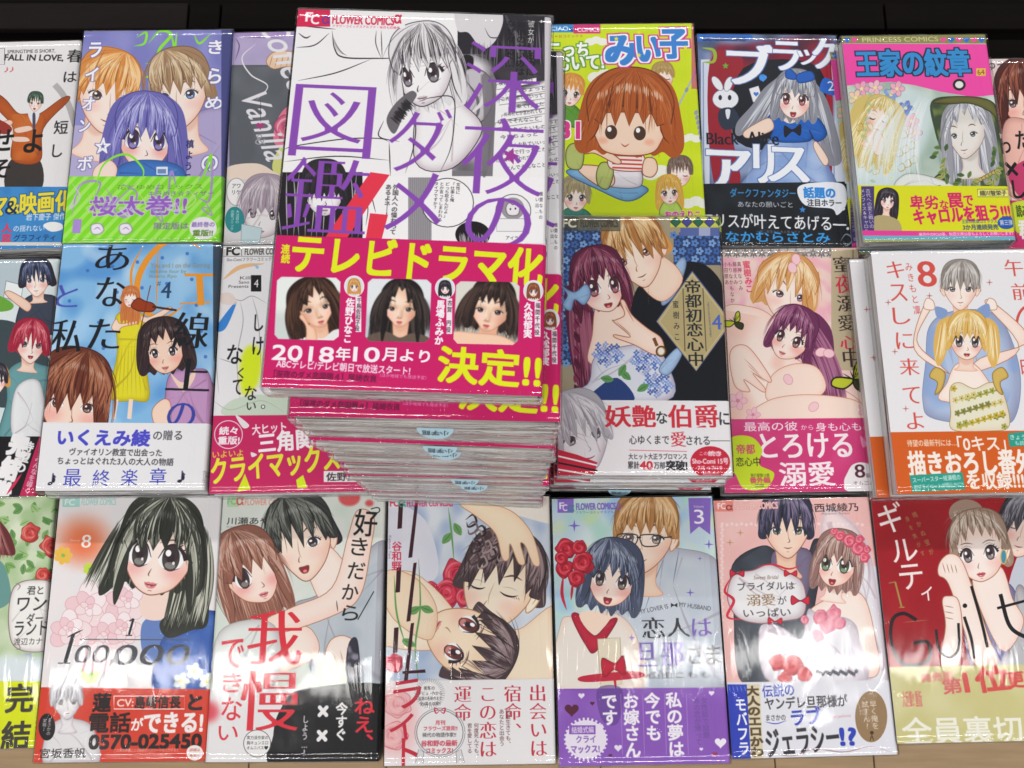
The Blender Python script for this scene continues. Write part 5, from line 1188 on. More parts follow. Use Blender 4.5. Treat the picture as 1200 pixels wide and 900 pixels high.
@cover('suki')
def _(c):
    c.v(230, 560, 2.648)
    c.R(20, 40, 620, 900, 'dfe4dc'); c.noise('eef0ea', .8, 60); c.noise('c4d8c8', .5, 50, seed=8)
    c.R(95, 56, 130, 90, 'b8dcb0'); c.t('FC', 96, 64, 26, 18, '8ab88a', b=.04); c.t('α', 124, 60, 22, 24, 'e04a3a', b=.04); c.t('FLOWER COMICS', 150, 66, 138, 18, 'e89080', b=.04)
    c.t('川瀬あや', 94, 122, 132, 22, '28282a', b=.02); c.t('Kawase Aya', 94, 148, 80, 8, '9a9a98')
    for x, y, r in ((474, 60, 34), (536, 78, 13), (538, 556, 12), (510, 580, 14), (588, 380, 22), (137, 852, 9), (600, 260, 30)): c.E(x, y, r, r * .8, 'd8484c', a=.9, soft=3)
    S = 'fcebe1'
    # man on the right leaning in
    c.P([(300, 400), (360, 370), (440, 330), (560, 200), (600, 260), (590, 660), (400, 660), (330, 520)], 'c4ccd4', line='7a8490', lw=2); c.noise('a8b4c0', .5, 44, clip=c.polymask([c.M([(330, 400), (560, 260), (590, 660), (400, 660)])]))
    h = Head(c, 328, 196, 92, -16, -.55); h.P([(-.1, .7), (.8, .4), (1.3, 1.7), (.9, 2.6), (.1, 2.2), (-.1, 1.4)], S, line='b08060', lw=2)
    h.back(BLACK, ln=.4, wd=1.2, n=60); h.ear(1); h.face('fbe6d6', '3a3a40', es=.8, male=1, line='8a5a48', blush=.2, opn=.7, one=1); h.front(['1e2020', '3a3c3a', '5c605a', '8a8e84'], part=-.2, low=-.1, n=240, side=.2, spiky=.7, edge='181a1a')
    # woman on the left
    h = Head(c, 168, 290, 88, -18, .55); h.P([(-.9, .9), (.3, .9), (.5, 2), (1.4, 2.6), (1.2, 3.6), (-1.2, 3.6), (-1.2, 2.2)], S, line='b08060', lw=2)
    Bp = ['6a4034', '946050', 'b88470', 'd8b0a0']
    h.back(Bp, ln=1.7, wd=1.2, n=180); h.face('fde8dc', '4a3a34', es=1.1, line='9a5a48', blush=.7, one=-1); h.front(Bp, part=-.2, low=.0, n=220, side=1.6, edge='5a3428')
    c.P([(216, 440), (300, 400), (420, 340), (470, 180), (500, 100), (550, 120), (540, 220), (510, 360), (440, 420), (260, 480)], S, line='b08060', lw=2.5)
    c.P([(400, 540), (420, 500), (460, 490), (500, 520), (480, 570), (430, 620), (400, 600)], S, line='b08060', lw=2.5)
    for k in range(4): c.L([(406 + k * 20, 560 - k * 12), (420 + k * 18, 600 - k * 10)], 2, 'b08060')
    c.P([(470, 520), (500, 505), (506, 655), (462, 655)], '2e2c3a'); c.noise('c8c4d4', .6, 14, clip=c.polymask([c.M([(470, 520), (500, 505), (506, 655), (462, 655)])]))
    c.P([(70, 480), (200, 440), (260, 500), (230, 656), (60, 656)], 'e8ece8', line='a0a8a0', lw=2); c.P([(380, 560), (460, 600), (450, 660), (380, 660)], 'cfe4c4')
    D = '1c1c1e'
    for s, x, y, w, hh in (('好', 490, 98, 70, 82), ('き', 480, 186, 50, 54), ('だ', 470, 262, 52, 52), ('か', 452, 330, 50, 48), ('ら', 452, 396, 50, 46)): c.t(s, x, y, w, hh, D, b=.015, rot=4)
    c.L([(550, 352), (500, 440)], 3, D, tp=0); c.L([(434, 380), (438, 415)], 3, D); c.t('っ', 540, 90, 30, 22, D)
    Rr = 'e02c3c'
    c.P([(240, 660), (620, 655), (620, 880), (248, 880)], 'ebe9ea', sm=0)
    c.P([(10, 655), (620, 656), (620, 900), (10, 900)], 'ebe9ea', sm=0); c.P([(248, 900), (238, 800), (260, 720), (330, 656), (620, 656), (620, 900)], '121014', sm=1)
    c.E(30, 725, 40, 34, 'e02c3c', soft=10, a=.8)
    c.t('我', 160, 410, 166, 170, Rr, bx=.02); c.t('慢', 138, 596, 180, 190, Rr, bx=.02)
    c.t('で', 76, 500, 70, 90, Rr, b=.015, a=.9); c.t('き', 80, 605, 60, 60, Rr, b=.015); c.t('な', 78, 682, 62, 70, Rr, b=.015); c.t('い', 68, 770, 60, 44, Rr, b=.015)
    c.t('ねえ、', 486, 680, 66, 170, Rr, v=1, b=.02); c.t('今すぐ', 430, 696, 38, 120, 'f4f2f2', v=1, b=.04); c.t('××', 356, 686, 70, 152, 'f4f2f2', v=1, b=.03); c.t('しよう…?', 326, 736, 20, 130, 'f4f2f2', v=1, b=.03)
    c.E(188, 824, 42, 42, 'f0eeee', line='4a4a4a', lw=2); c.t('実力派作家の', 156, 800, 66, 12, '333333'); c.t('胸キュンエロ', 156, 816, 66, 12, '333333'); c.t('オムニバス♥', 156, 832, 66, 12, '333333')

@cover('lili')
def _(c):
    c.v(430, 560, 2.648)
    c.R(40, 40, 640, 900, 'ccd4e0'); c.noise('e8ecf2', .7, 50); c.noise('8aa4d0', .6, 40, seed=3)
    S, Sl = 'f9ead4', 'b8906a'
    # pale shirts, outstretched hand, two young men facing opposite ways
    c.P([(60, 90), (180, 130), (220, 300), (120, 330), (60, 280)], 'e4e2ec', a=.9); c.P([(360, 60), (580, 60), (590, 140), (480, 120), (380, 90)], 'eee6dc')
    for x, y, r in ((282, 300, 46), (246, 356, 44), (304, 370, 30), (90, 470, 34), (84, 575, 30), (110, 700, 50), (84, 420, 26), (200, 345, 24)): c.rose(x, y, r, 'dc3c54', 'a01c38', 'f27a8a')
    Pp = ['2c2024', '4c3a3e', '7a6266', 'a48e90']
    c.P([(400, 440), (470, 470), (590, 400), (590, 630), (440, 630), (380, 520)], 'f4e2c8', line=Sl, lw=2)
    h = Head(c, 408, 336, 112, 14, -.5); h.back(Pp, ln=.3, wd=1.25, n=100); h.ear(1, S, Sl); h.face(S, '5a4a5a', es=.9, male=1, closed=1, line='a8805c', sh='e8bc90', blush=.3); h.front(Pp, part=.3, low=-.2, n=260, side=.1, spiky=.6, edge='22181c')
    for k in range(22):
        x, y = 305 + (k * 43) % 110, 130 + (k * 59) % 130
        c.L([(x, y), (x + 24, y - 16), (x + 34, y + 8), (x + 10, y + 22), (x + 4, y + 6)], 7, Pp[k % 4])
    c.P([(300, 60), (370, 78), (450, 104), (510, 170), (536, 262), (516, 268), (492, 212), (476, 204), (490, 262), (470, 264), (444, 204), (440, 250), (420, 250), (398, 172), (340, 120), (290, 84)], 'fae6c8', line=Sl, lw=2.5)
    h = Head(c, 300, 506, 104, 118, -.1); h.back(Pp, ln=.2, wd=1.2, n=80); h.P([(-.6, .6), (.6, .6), (1.2, 2.6), (-1, 2.6)], S, line=Sl, lw=2)
    h.face('fae4c8', 'b04a40', es=1.0, male=0, line='a8805c', sh='ecc49c', blush=.3, smile=.8, mouth='e08080'); h.front(Pp, part=0, low=-.45, n=200, side=-.1, spiky=.5, edge='22181c')
    c.P([(60, 290), (150, 310), (215, 400), (200, 500), (120, 470), (60, 400)], 'f6e0c2', line=Sl, lw=2, a=.95)
    for P in ([(252, 90), (262, 170), (270, 260)], [(160, 250), (165, 400), (150, 520), (160, 640)], [(84, 300), (92, 420), (120, 520)]): c.L(P, 6, '6aa05a')
    for x, y, a in ((270, 140, 60), (165, 400, 150), (165, 400, 20), (150, 520, 200), (262, 170, 130), (110, 500, 30)): c.leaf(x, y, 44, a, '6aa05a')
    D = '3a1420'
    for dx, y in ((0, 70), (-6, 268), (-14, 455)):
        c.P([(98 + dx, y + 10), (112 + dx, y + 8), (108 + dx, y + 86), (94 + dx, y + 88)], D, sm=0); c.P([(150 + dx, y - 4), (160 + dx, y - 6), (140 + dx, y + 176), (128 + dx, y + 178)], D, sm=0)
    c.P([(110, 600), (180, 594), (182, 604), (110, 608)], D, sm=0)
    c.t('谷和野', 76, 196, 32, 92, 'd02c4a', v=1, b=.02); c.t('Kazuno Tani', 36, 210, 70, 8, '8a6a7a', rot=90)
    c.R(64, 62, 96, 92, 'f0e8ea', a=.6); c.t('FC', 72, 66, 26, 22, 'd42a4c', b=.05); c.t('α', 98, 68, 22, 22, '2a9a70', b=.04); c.t('FLOWER COMICS', 124, 68, 128, 20, 'd42a4c', b=.05); c.t('α', 254, 68, 12, 20, 'd42a4c', b=.05)
    B = [(40, 630), (640, 622), (640, 900), (40, 900)]
    c.P(B, 'ece9ea', sm=0); c.E(90, 760, 70, 110, 'f0b4b4', soft=16, a=.7)
    for x, y, r in ((96, 700, 40), (80, 800, 44)): c.rose(x, y, r, 'eba0a4', 'd06a74', 'f8d0d0', a=.5)
    Rr = 'c4243c'
    c.t('ラ', 84, 628, 86, 84, Rr, b=.02, rot=-8); c.t('イ', 70, 736, 78, 76, Rr, b=.02, rot=-8); c.t('ト', 108, 808, 50, 90, Rr, b=.02)
    c.t('出会いは|宿命、|この恋は|運命', 258, 640, 312, 228, Rr, v=1, bx=.012, by=-.014)
    c.t('何度生きても、|あなたと出会う', 408, 716, 40, 116, '5a2a30', v=1); c.t('何度死んでも、|君を愛してる', 308, 760, 42, 110, '5a2a30', v=1)
    c.rays(194, 668, 34, 48, 40, '8a8a8a', 1.5); c.t('衝撃の', 176, 646, 34, 12, '333333'); c.t('デビュー作から', 160, 662, 72, 12, '333333'); c.t('話題の最新作まで', 160, 678, 72, 12, '333333'); c.t('全6篇を収録!!', 164, 694, 64, 12, '333333')
    c.E(226, 790, 72, 70, 'ece9ea', line='5a5a60', lw=2); c.E(226, 790, 78, 76, 'ece9ea', a=0, line='8a8a90', lw=2); c.t('月刊', 212, 752, 30, 14, Rr, b=.05); c.t('フラワーズ激賞!!', 176, 770, 104, 14, Rr, b=.05); c.t('稀代の物語作家!!', 172, 790, 104, 14, '333333', b=.03); c.t('谷和野の最新', 168, 814, 112, 18, Rr, b=.06); c.t('コミックス!', 184, 838, 82, 16, Rr, b=.06)
    for s in (-1, 1): c.L([(226, 722), (226 + s * 16, 714), (226 + s * 12, 730), (226, 722)], 4, Rr); c.P([(226 + s * 50, 850), (226 + s * 66, 842), (226 + s * 76, 884), (226 + s * 62, 872), (226 + s * 52, 886)], 'dcd8dc', sm=0, line='8a8a90', lw=2)

@cover('koi')
def _(c):
    c.v(630, 560, 2.648)
    c.R(30, 40, 640, 900, 'c4d8e4'); c.noise('dff0ec', .8, 60); c.noise('a8dcc8', .7, 50, seed=5, lo=.5); c.noise('8abcec', .6, 44, seed=19, lo=.55); c.noise('e0e890', .5, 40, seed=23, lo=.6)
    # man with glasses, pale kimono
    c.P([(250, 320), (380, 230), (450, 220), (560, 260), (590, 420), (580, 660), (300, 660)], 'ccd4de', line='8a94a4', lw=2); c.noise('b0bccc', .5, 50, clip=c.polymask([c.M([(280, 320), (450, 220), (560, 260), (580, 660), (300, 660)])]))
    c.L([(400, 230), (360, 330), (330, 420)], 3, '7a8494'); c.L([(440, 220), (420, 330)], 3, '7a8494')
    h = Head(c, 334, 178, 88, 2, -.3); h.neck('f8dcc4', ln=1.1); h.back(['8a5a30', 'b07c48', 'd4a46c'], ln=.4, wd=1.12, n=60); h.ear(1, 'fbe2cc'); h.face('fbe4d0', '8a6a4a', es=.8, male=1, line='9a6a4a', blush=.2, smile=1); h.front(['8a5a30', 'b4804a', 'd8a870', 'f0cc9c'], part=.2, low=-.15, n=260, side=.1, spiky=.1, edge='7a4e28')
    for u in (-.62, .18): h.P([(u - .32, .0), (u + .32, .0), (u + .3, .3), (u + .1, .38), (u - .2, .38), (u - .32, .25)], 'ffffff', a=.15, line='2a2a30', lw=3.5)
    h.L([(-.3, .08), (-.14, .08)], .05, '2a2a30', tp=0); h.L([(.5, .08), (.95, .02)], .04, '2a2a30', tp=0)
    # bride with navy bob, white kimono
    c.P([(70, 460), (110, 428), (240, 420), (310, 500), (320, 660), (60, 660)], 'efe6dc', line='b8a898', lw=2)
    c.P([(106, 432), (130, 424), (176, 490), (226, 440), (246, 446), (180, 540), (150, 520)], 'c42440', line='7a1024', lw=2); c.P([(130, 420), (230, 420), (176, 486)], 'f8dcc8')
    c.P([(186, 500), (256, 496), (262, 640), (196, 650)], 'e8dcc4', sm=0, line='a89a7a', lw=2)
    c.P([(140, 615), (300, 600), (320, 620), (150, 634)], 'c42440'); c.P([(200, 560), (240, 575), (266, 552), (272, 610), (238, 596), (206, 618)], 'c8203c', line='7a1024', lw=2); c.L([(236, 600), (244, 660)], 8, 'c42440')
    Nn = ['2c3044', '485068', '6c7690', 'a4aec4']
    h = Head(c, 232, 310, 76, 10, -.1); h.back(Nn, ln=1.35, wd=1.3, n=160); h.face('fde8dc', '5a4438', es=.95, line='8a5a4a', blush=.5, opn=.9); h.front(Nn, part=-.4, low=-.1, n=260, side=1.2, edge='20243a')
    for x, y, r in ((90, 220, 30), (140, 262, 34), (86, 280, 28), (120, 310, 26), (130, 215, 22), (74, 250, 20)): c.rose(x, y, r, 'd0283e', '8a1024', 'f06a74')
    c.L([(80, 300), (76, 360), (90, 410)], 10, 'c8243c'); c.L([(110, 320), (104, 380)], 8, 'c8243c')
    for x, y, r in ((114, 148, 20), (532, 206, 16), (474, 356, 14), (292, 496, 12), (504, 250, 8)): c.sparkle(x, y, r, '7a6ac8')
    c.R(62, 62, 112, 108, '8a6ac8'); c.t('F', 68, 76, 14, 20, 'f4f0fa', b=.05); c.t('C', 78, 82, 14, 20, 'f4f0fa', b=.05); c.t('α', 94, 84, 20, 20, '3a8a9a', b=.04); c.t('FLOWER COMICS', 120, 78, 122, 20, '7a5ac0', b=.06); c.t('α', 246, 78, 12, 20, '7a5ac0', b=.05); c.t('フラワーコミックスアルファ', 118, 102, 140, 8, '6a6a8a')
    c.P([(468, 62), (538, 62), (536, 176), (502, 150), (474, 174)], '8868c4', sm=0); c.t('Volume', 484, 84, 32, 8, 'ece4f8'); c.t('3', 486, 98, 30, 44, 'f8f4fc', b=.01)
    c.t('MY LOVER IS', 312, 400, 94, 14, '4a4a50', rot=-10); c.P([(414, 388), (424, 394), (434, 388), (434, 402), (424, 396), (414, 402)], '2a2a2e', sm=0); c.t('MY HUSBAND', 440, 392, 98, 14, '4a4a50', rot=9)
    K = '3c3a40'; V = '8468c0'
    c.t('恋', 324, 432, 70, 66, K, bx=.02); c.t('人', 400, 434, 72, 60, K, bx=.02); c.t('は', 480, 436, 60, 56, V, bx=.02); c.t('旦', 308, 510, 60, 76, V, bx=.02); c.t('那', 384, 510, 70, 74, V, bx=.02); c.t('さ', 468, 516, 42, 62, K, bx=.015); c.t('ま', 524, 518, 44, 62, K, bx=.015)
    c.t('山田こもも', 346, 602, 190, 20, '4a4a50')
    B = [(40, 655), (640, 650), (640, 900), (40, 900)]
    c.P(B, '8b57bb', sm=0); c.noise('9c6acb', .5, 60, clip=c.polymask([c.M(B)]))
    c.P([(186, 655), (262, 655), (250, 760), (200, 752)], '5a3a8a', a=.6)
    c.t('私の夢は|今でも|お嫁さん|です', 192, 666, 268, 202, 'f8f4fb', v=1, b=.025)
    for k in range(4): c.L([(258 + k * 68, 670), (264 + k * 68, 860)], 1.5, 'c8a8e4', tp=0, a=.7)
    c.t('女性誌で話題|あの恋が帰って', 484, 680, 50, 150, '6a4a94', v=1)
    c.E(150, 812, 64, 60, 'efe6f6'); c.rays(150, 812, 58, 68, 30, 'efe6f6', 6); c.R(98, 768, 180, 796, '8b57bb'); c.t('結婚式編', 106, 772, 68, 20, 'f8f4fb', b=.03); c.t('クライ', 120, 800, 60, 22, '7a4aac', b=.04); c.t('マックス!', 104, 830, 88, 24, '7a4aac', b=.05)
    for x, y, r, col in ((106, 720, 22, '5a2038'), (136, 676, 10, 'f0e4f8'), (170, 700, 7, '5a2038'), (196, 770, 7, 'f0e4f8'), (250, 838, 12, 'f0e4f8'), (226, 862, 6, '5a2038'), (568, 822, 18, 'f6eefa'), (550, 858, 9, 'a03a6a'), (508, 842, 6, 'f0e4f8'), (540, 668, 9, 'f0e4f8')): c.heart(x, y, r, col)

@cover('bri')
def _(c):
    c.v(830, 560, 2.645)
    c.R(0, 40, 640, 900, 'f0bcb8'); c.noise('f6d0cc', .5, 60)
    for k in range(30): c.E(44 + k * 15, 142 + (k % 2) * 3, 5, 5, 'f8dcd8', a=.9); c.E(42 + (k % 2) * 3, 150 + k * 10, 5, 5, 'f8dcd8', a=.8)
    c.P([(400, 330), (560, 300), (560, 640), (380, 640)], 'e4e6ee')
    Kk = ['1c1c26', '34344a', '50506e', '8a7a98']
    # man in dark suit behind the bride
    c.P([(76, 270), (170, 210), (230, 240), (300, 250), (330, 190), (360, 220), (330, 400), (300, 640), (110, 640), (80, 420)], '3e444e', line='1c2028', lw=2); c.noise('5a6470', .5, 44, clip=c.polymask([c.M([(76, 270), (170, 210), (330, 250), (300, 640), (110, 640), (80, 420)])]))
    c.P([(200, 232), (320, 230), (300, 380), (220, 360)], '7a708c', line='3a3448', lw=2)
    h = Head(c, 244, 152, 72, 0, .15); h.neck('f2cdb4', ln=1.2); h.back(Kk, ln=.5, wd=1.15, n=60); h.face('f8dcc8', '6a7a5a', es=.85, male=1, line='7a5040', blush=.1); h.front(Kk, part=-.1, low=.05, n=260, side=.5, spiky=.7, edge='14141e')
    # bride
    S, Sl = 'fdede4', 'b07a62'
    c.P([(360, 100), (440, 130), (500, 220), (530, 380), (560, 640), (500, 640), (470, 360), (360, 280)], 'f4f0f4', a=.6, line='d8d0dc', lw=2)
    c.P([(310, 420), (360, 380), (440, 350), (490, 380), (520, 500), (530, 600), (480, 620), (330, 600), (300, 500)], S, line=Sl, lw=2)
    c.P([(310, 410), (340, 420), (440, 440), (470, 500), (480, 640), (200, 640), (160, 470), (220, 460), (290, 500)], 'f2f0f6', line='a8a8bc', lw=2)
    for k in range(7): c.L([(320 + k * 20, 500), (220 + k * 42, 640)], 3, 'c8ccdc')
    for x, y, r in ((350, 430, 22), (390, 420, 22), (370, 460, 22), (410, 452, 18), (340, 490, 18), (300, 440, 14)): c.rose(x, y, r, 'f08aa0', 'd05a78', 'fbc4d0')
    for x, y, r in ((215, 570, 26), (262, 580, 30), (300, 610, 24), (240, 620, 20)): c.rose(x, y, r, 'e05058', 'a82434', 'f89a98')
    for k in range(16): c.E(340 + k * 8, 600 + (k % 3) * 4, 6, 6, '3a3a44', a=.7)
    Bb = ['6a4a44', '96706a', 'bc9a90', 'dcc4b8']
    h = Head(c, 400, 262, 64, 8, -.3); h.neck(S, ln=.9); h.back(Bb, ln=1.35, wd=1.2, n=150); h.face('fde6da', '4a6a3a', es=1.15, line='9a5a4a', blush=.5, opn=1.0); h.front(Bb, part=.1, low=-.05, n=240, side=1.3, edge='5a3c36')
    for x, y, r in ((410, 180, 16), (440, 196, 20), (468, 218, 22), (486, 246, 16), (470, 190, 14), (392, 166, 11), (494, 222, 12)): c.rose(x, y, r, 'e86a80', 'c03a58', 'fab0bc')
    c.R(20, 56, 78, 104, 'e88a80'); c.t('FC', 30, 78, 24, 18, 'fbf4f4', b=.05); c.t('α', 56, 84, 20, 16, '7a2a2a', b=.04); c.t('FLOWER COMICS', 82, 76, 134, 20, 'f6d8d4', b=.05, out=('d87a74', .04))
    c.t('西城綾乃', 330, 78, 136, 26, '28262a', b=.02); c.t('Ayano Saijo', 350, 106, 90, 9, '9a7a7a')
    for x, y in ((100, 170), (68, 200), (174, 294)): c.sparkle(x, y, 12, 'c89a6a')
    # title plaque with ribbon
    Pq = [(80, 300), (140, 286), (190, 268), (240, 290), (290, 320), (304, 380), (290, 430), (220, 445), (150, 450), (90, 430), (60, 370)]
    c.P(Pq, 'f2f0f2', line='a06a70', lw=3)
    c.t('Sweet Bridal', 142, 302, 76, 12, '8a6a5a', shear=.2); c.t('ブライダルは', 92, 322, 176, 26, '333036', b=.015); c.t('溺愛', 120, 360, 88, 36, '8a6a40', bx=.02); c.t('が', 216, 366, 28, 26, '333036'); c.t('いっぱい', 110, 404, 146, 26, '333036', b=.015)
    Rb = 'd42c44'
    for x, y, s in ((90, 296, 20), (256, 296, 18), (286, 380, 26), (208, 444, 20)): c.P([(x - s, y - s * .6), (x, y), (x + s, y - s * .5), (x + s, y + s * .5), (x, y + 2), (x - s, y + s * .5)], Rb, line='8a1428', lw=2)
    c.L([(76, 300), (52, 350), (80, 380), (60, 430), (110, 440)], 9, Rb); c.L([(150, 275), (200, 268), (250, 282), (290, 270)], 6, Rb)
    B = [(30, 634), (640, 626), (640, 900), (30, 900)]
    c.P(B, 'e6e6ee', sm=0); c.P([(60, 640), (120, 640), (134, 890), (70, 890)], '2c40b8', sm=0); c.P([(120, 640), (160, 640), (172, 890), (134, 890)], 'ded4b4', sm=0)
    for k in range(5): c.L([(64 + k * 12, 644), (70 + k * 12, 664)], 3, '6a80e0')
    c.t('モバフラ', 88, 680, 36, 180, 'f4f4fb', v=1, b=.03); c.t('大人のエロかわ', 124, 644, 42, 220, '5a4428', v=1, b=.04)
    Bl = '2c40b8'
    c.t('伝説の', 168, 640, 98, 38, Bl, b=.02, rot=-2); c.t('ヤンデレ旦那様が', 176, 676, 256, 38, '333038', b=.03, rot=-1); c.t('まさかの', 180, 734, 60, 18, '333038', b=.02); c.t('ラブ', 258, 714, 92, 50, Bl, b=.05, rot=-3); c.t('ジェラシー', 180, 772, 226, 82, '333038', b=.035, rot=-4); c.t('!?', 410, 776, 48, 52, Bl, b=.08)
    c.L([(176, 756), (210, 762), (244, 752)], 3, Bl); c.t('Love Jealousy', 374, 734, 70, 12, 'e08a9a', rot=-4)
    c.E(506, 740, 50, 80, '9a7c58'); c.t('早く俺を|試すん?', 478, 690, 50, 90, 'e8dccc', v=1); c.E(508, 790, 6, 6, '4a3420'); c.L([(508, 796), (502, 816)], 3, '4a3420'); c.L([(508, 796), (514, 816)], 3, '4a3420')
    c.L([(180, 850), (260, 862), (330, 840), (420, 850), (500, 834), (570, 850)], 3, 'a07a8a')

@cover('gil')
def _(c):
    c.v(980, 560, 2.645)
    c.R(60, 40, 760, 900, 'a01420'); c.noise('b01c28', .5, 70); c.noise('8a0e18', .4, 60, seed=9)
    S, Sl = 'fcebe2', 'a87860'
    c.P([(560, 250), (700, 200), (760, 660), (520, 600)], 'c8ccd8')
    h = Head(c, 592, 150, 74, 12, -.5); h.back(BLACK, ln=.6, n=80); h.face('f6dccf', '3a3a40', es=.7, male=1, line='8a6454', closed=1); h.front(['2a282e', '4a484e', '6c6a72', 'a09eaa'], low=.1, n=180, side=.4, spiky=.3)
    c.P([(400, 340), (450, 320), (540, 330), (570, 420), (570, 560), (520, 600), (430, 600), (396, 470)], '8c88b4', line='4a4670', lw=2)
    c.P([(390, 330), (420, 320), (460, 440), (480, 600), (440, 600), (400, 460)], 'a08a78', line='5a4838', lw=2); c.P([(560, 340), (600, 380), (640, 600), (500, 600), (540, 520)], 'c0c0c4', line='7a7a80', lw=2)
    Aa = ['7a6254', 'a48a78', 'c8b09c', 'e4d6c6']
    h = Head(c, 446, 226, 80, -8, -.2); h.P([(-.4, .9), (.7, .7), (1.0, 2), (1.3, 3.0), (.4, 4.0), (-.2, 2.6)], S, line=Sl, lw=2)
    c.E(404, 108, 54, 42, Aa[1]); c.hair([(360, 100), (450, 90)], [(370, 140), (450, 140)], 80, Aa, 4)
    h.back(Aa, ln=.7, wd=1.18, n=120); h.ear(1, S, Sl); h.face('fdeee6', '6a5a5a', es=.95, line='9a6a58', blush=.3, smile=0, mouth='c83040'); h.front(Aa, part=-.2, low=-.55, n=240, side=.1, gap=.2, edge='6a5242')
    c.E(520, 244, 9, 22, '4a90b0', line='d8c060', lw=3)
    c.P([(318, 300), (322, 262), (350, 236), (386, 250), (420, 330), (470, 480), (500, 578), (430, 578), (400, 480), (350, 330)], S, line=Sl, lw=2.5)
    for k in range(4): c.L([(330 + k * 13, 262 + k * 2), (340 + k * 12, 296)], 2.5, Sl)
    c.P([(330, 380), (350, 366), (380, 380), (392, 470), (380, 578), (326, 578), (340, 460)], S, line=Sl, lw=2.5)
    for k in range(3): c.L([(336, 396 + k * 18), (366, 402 + k * 18)], 2.5, Sl)
    W = 'f4ece8'
    c.t('ギ', 132, 76, 74, 92, W, b=.012, rot=-6); c.t('ル', 172, 190, 80, 68, W, b=.012, rot=-6); c.t('テ', 198, 268, 72, 76, W, b=.012, rot=-4); c.t('ィ', 264, 336, 36, 44, W, b=.012)
    c.t('鳴かぬ蛍が', 262, 96, 16, 150, 'a88a50', v=1, rot=-18, b=.02); c.t('身を焦がす', 238, 110, 14, 140, 'a88a50', v=1, rot=-18, b=.02)
    c.L([(184, 322), (204, 400)], 6, 'a88a48', tp=0); c.L([(196, 402), (214, 400)], 3, 'a88a48', tp=0); c.L([(164, 326), (184, 322)], 3, 'a88a48', tp=0); c.L([(206, 448), (290, 440)], 2, 'a88a50')
    D = '141216'
    c.L([(250, 440), (210, 420), (176, 440), (172, 510), (200, 570), (250, 580), (290, 560), (285, 510), (240, 512)], 11, D, tp=0, a=.9)
    c.L([(310, 470), (320, 530), (350, 556), (380, 530), (380, 450)], 8, D, tp=0); c.L([(398, 430), (420, 500), (430, 560)], 9, D, tp=0); c.E(400, 396, 7, 7, D); c.L([(420, 335), (450, 440), (470, 525)], 9, D, tp=0); c.L([(510, 360), (540, 460), (600, 500)], 12, D, tp=0); c.L([(500, 404), (590, 380)], 8, D, tp=0)
    c.t('y', 600, 400, 70, 130, D, b=.02)
    B = [(60, 588), (760, 575), (760, 900), (60, 900)]
    c.P(B, 'cfc88a', sm=0); c.noise('e4deb4', .5, 60, clip=c.polymask([c.M(B)]))
    c.t('発売即', 262, 604, 100, 26, 'd86a6a', b=.05, rot=-4); c.t('第', 330, 622, 60, 46, 'd86a6a', b=.05, rot=-3); c.t('1位', 396, 588, 140, 74, 'd8504c', b=.07, rot=-4); c.t('更新中!', 530, 594, 180, 50, 'd8504c', b=.06, rot=-4)
    c.t('全員裏切り者', 206, 738, 560, 84, 'f4f2e4', b=.03); c.t('大反響!! 重版', 206, 660, 60, 50, 'd86a6a', b=.02)

# ------------------------------------------------------------------ materials
def new_mat(name):
    m = bpy.data.materials.new(name); m.use_nodes = True
    nt = m.node_tree
    return m, nt, nt.nodes['Principled BSDF']

def nd(nt, kind, **kw):
    n = nt.nodes.new(kind)
    for k, v in kw.items():
        if k.startswith('i_'): n.inputs[int(k[2:])].default_value = v
        else: setattr(n, k, v)
    return n

def lin(h):
    c = hexc(h)
    return tuple(float(x) for x in np.where(c <= .04045, c / 12.92, ((c + .055) / 1.055) ** 2.4)) + (1,)

def print_mat(key, arr):
    img = bpy.data.images.new(key + '_print', arr.shape[1], arr.shape[0])
    px = np.ones((*arr.shape[:2], 4), np.float32)
    a = np.clip(arr, 0, 1)
    a = a + RNG.normal(0, .008, a.shape).astype(np.float32)          # grain of the printed paper
    px[..., :3] = np.clip(a * .95, 0, 1)[::-1]
    img.pixels.foreach_set(px.ravel()); img.update(); img.pack()
    m, nt, b = new_mat('printed ' + key)
    t = nd(nt, 'ShaderNodeTexImage'); t.image = img; t.extension = 'EXTEND'; t.interpolation = 'Cubic'
    uv = nd(nt, 'ShaderNodeUVMap'); nt.links.new(uv.outputs[0], t.inputs[0])
    nt.links.new(t.outputs[0], b.inputs['Base Color'])
    b.inputs['Roughness'].default_value = .45
    b.inputs['Specular IOR Level'].default_value = .22
    return m

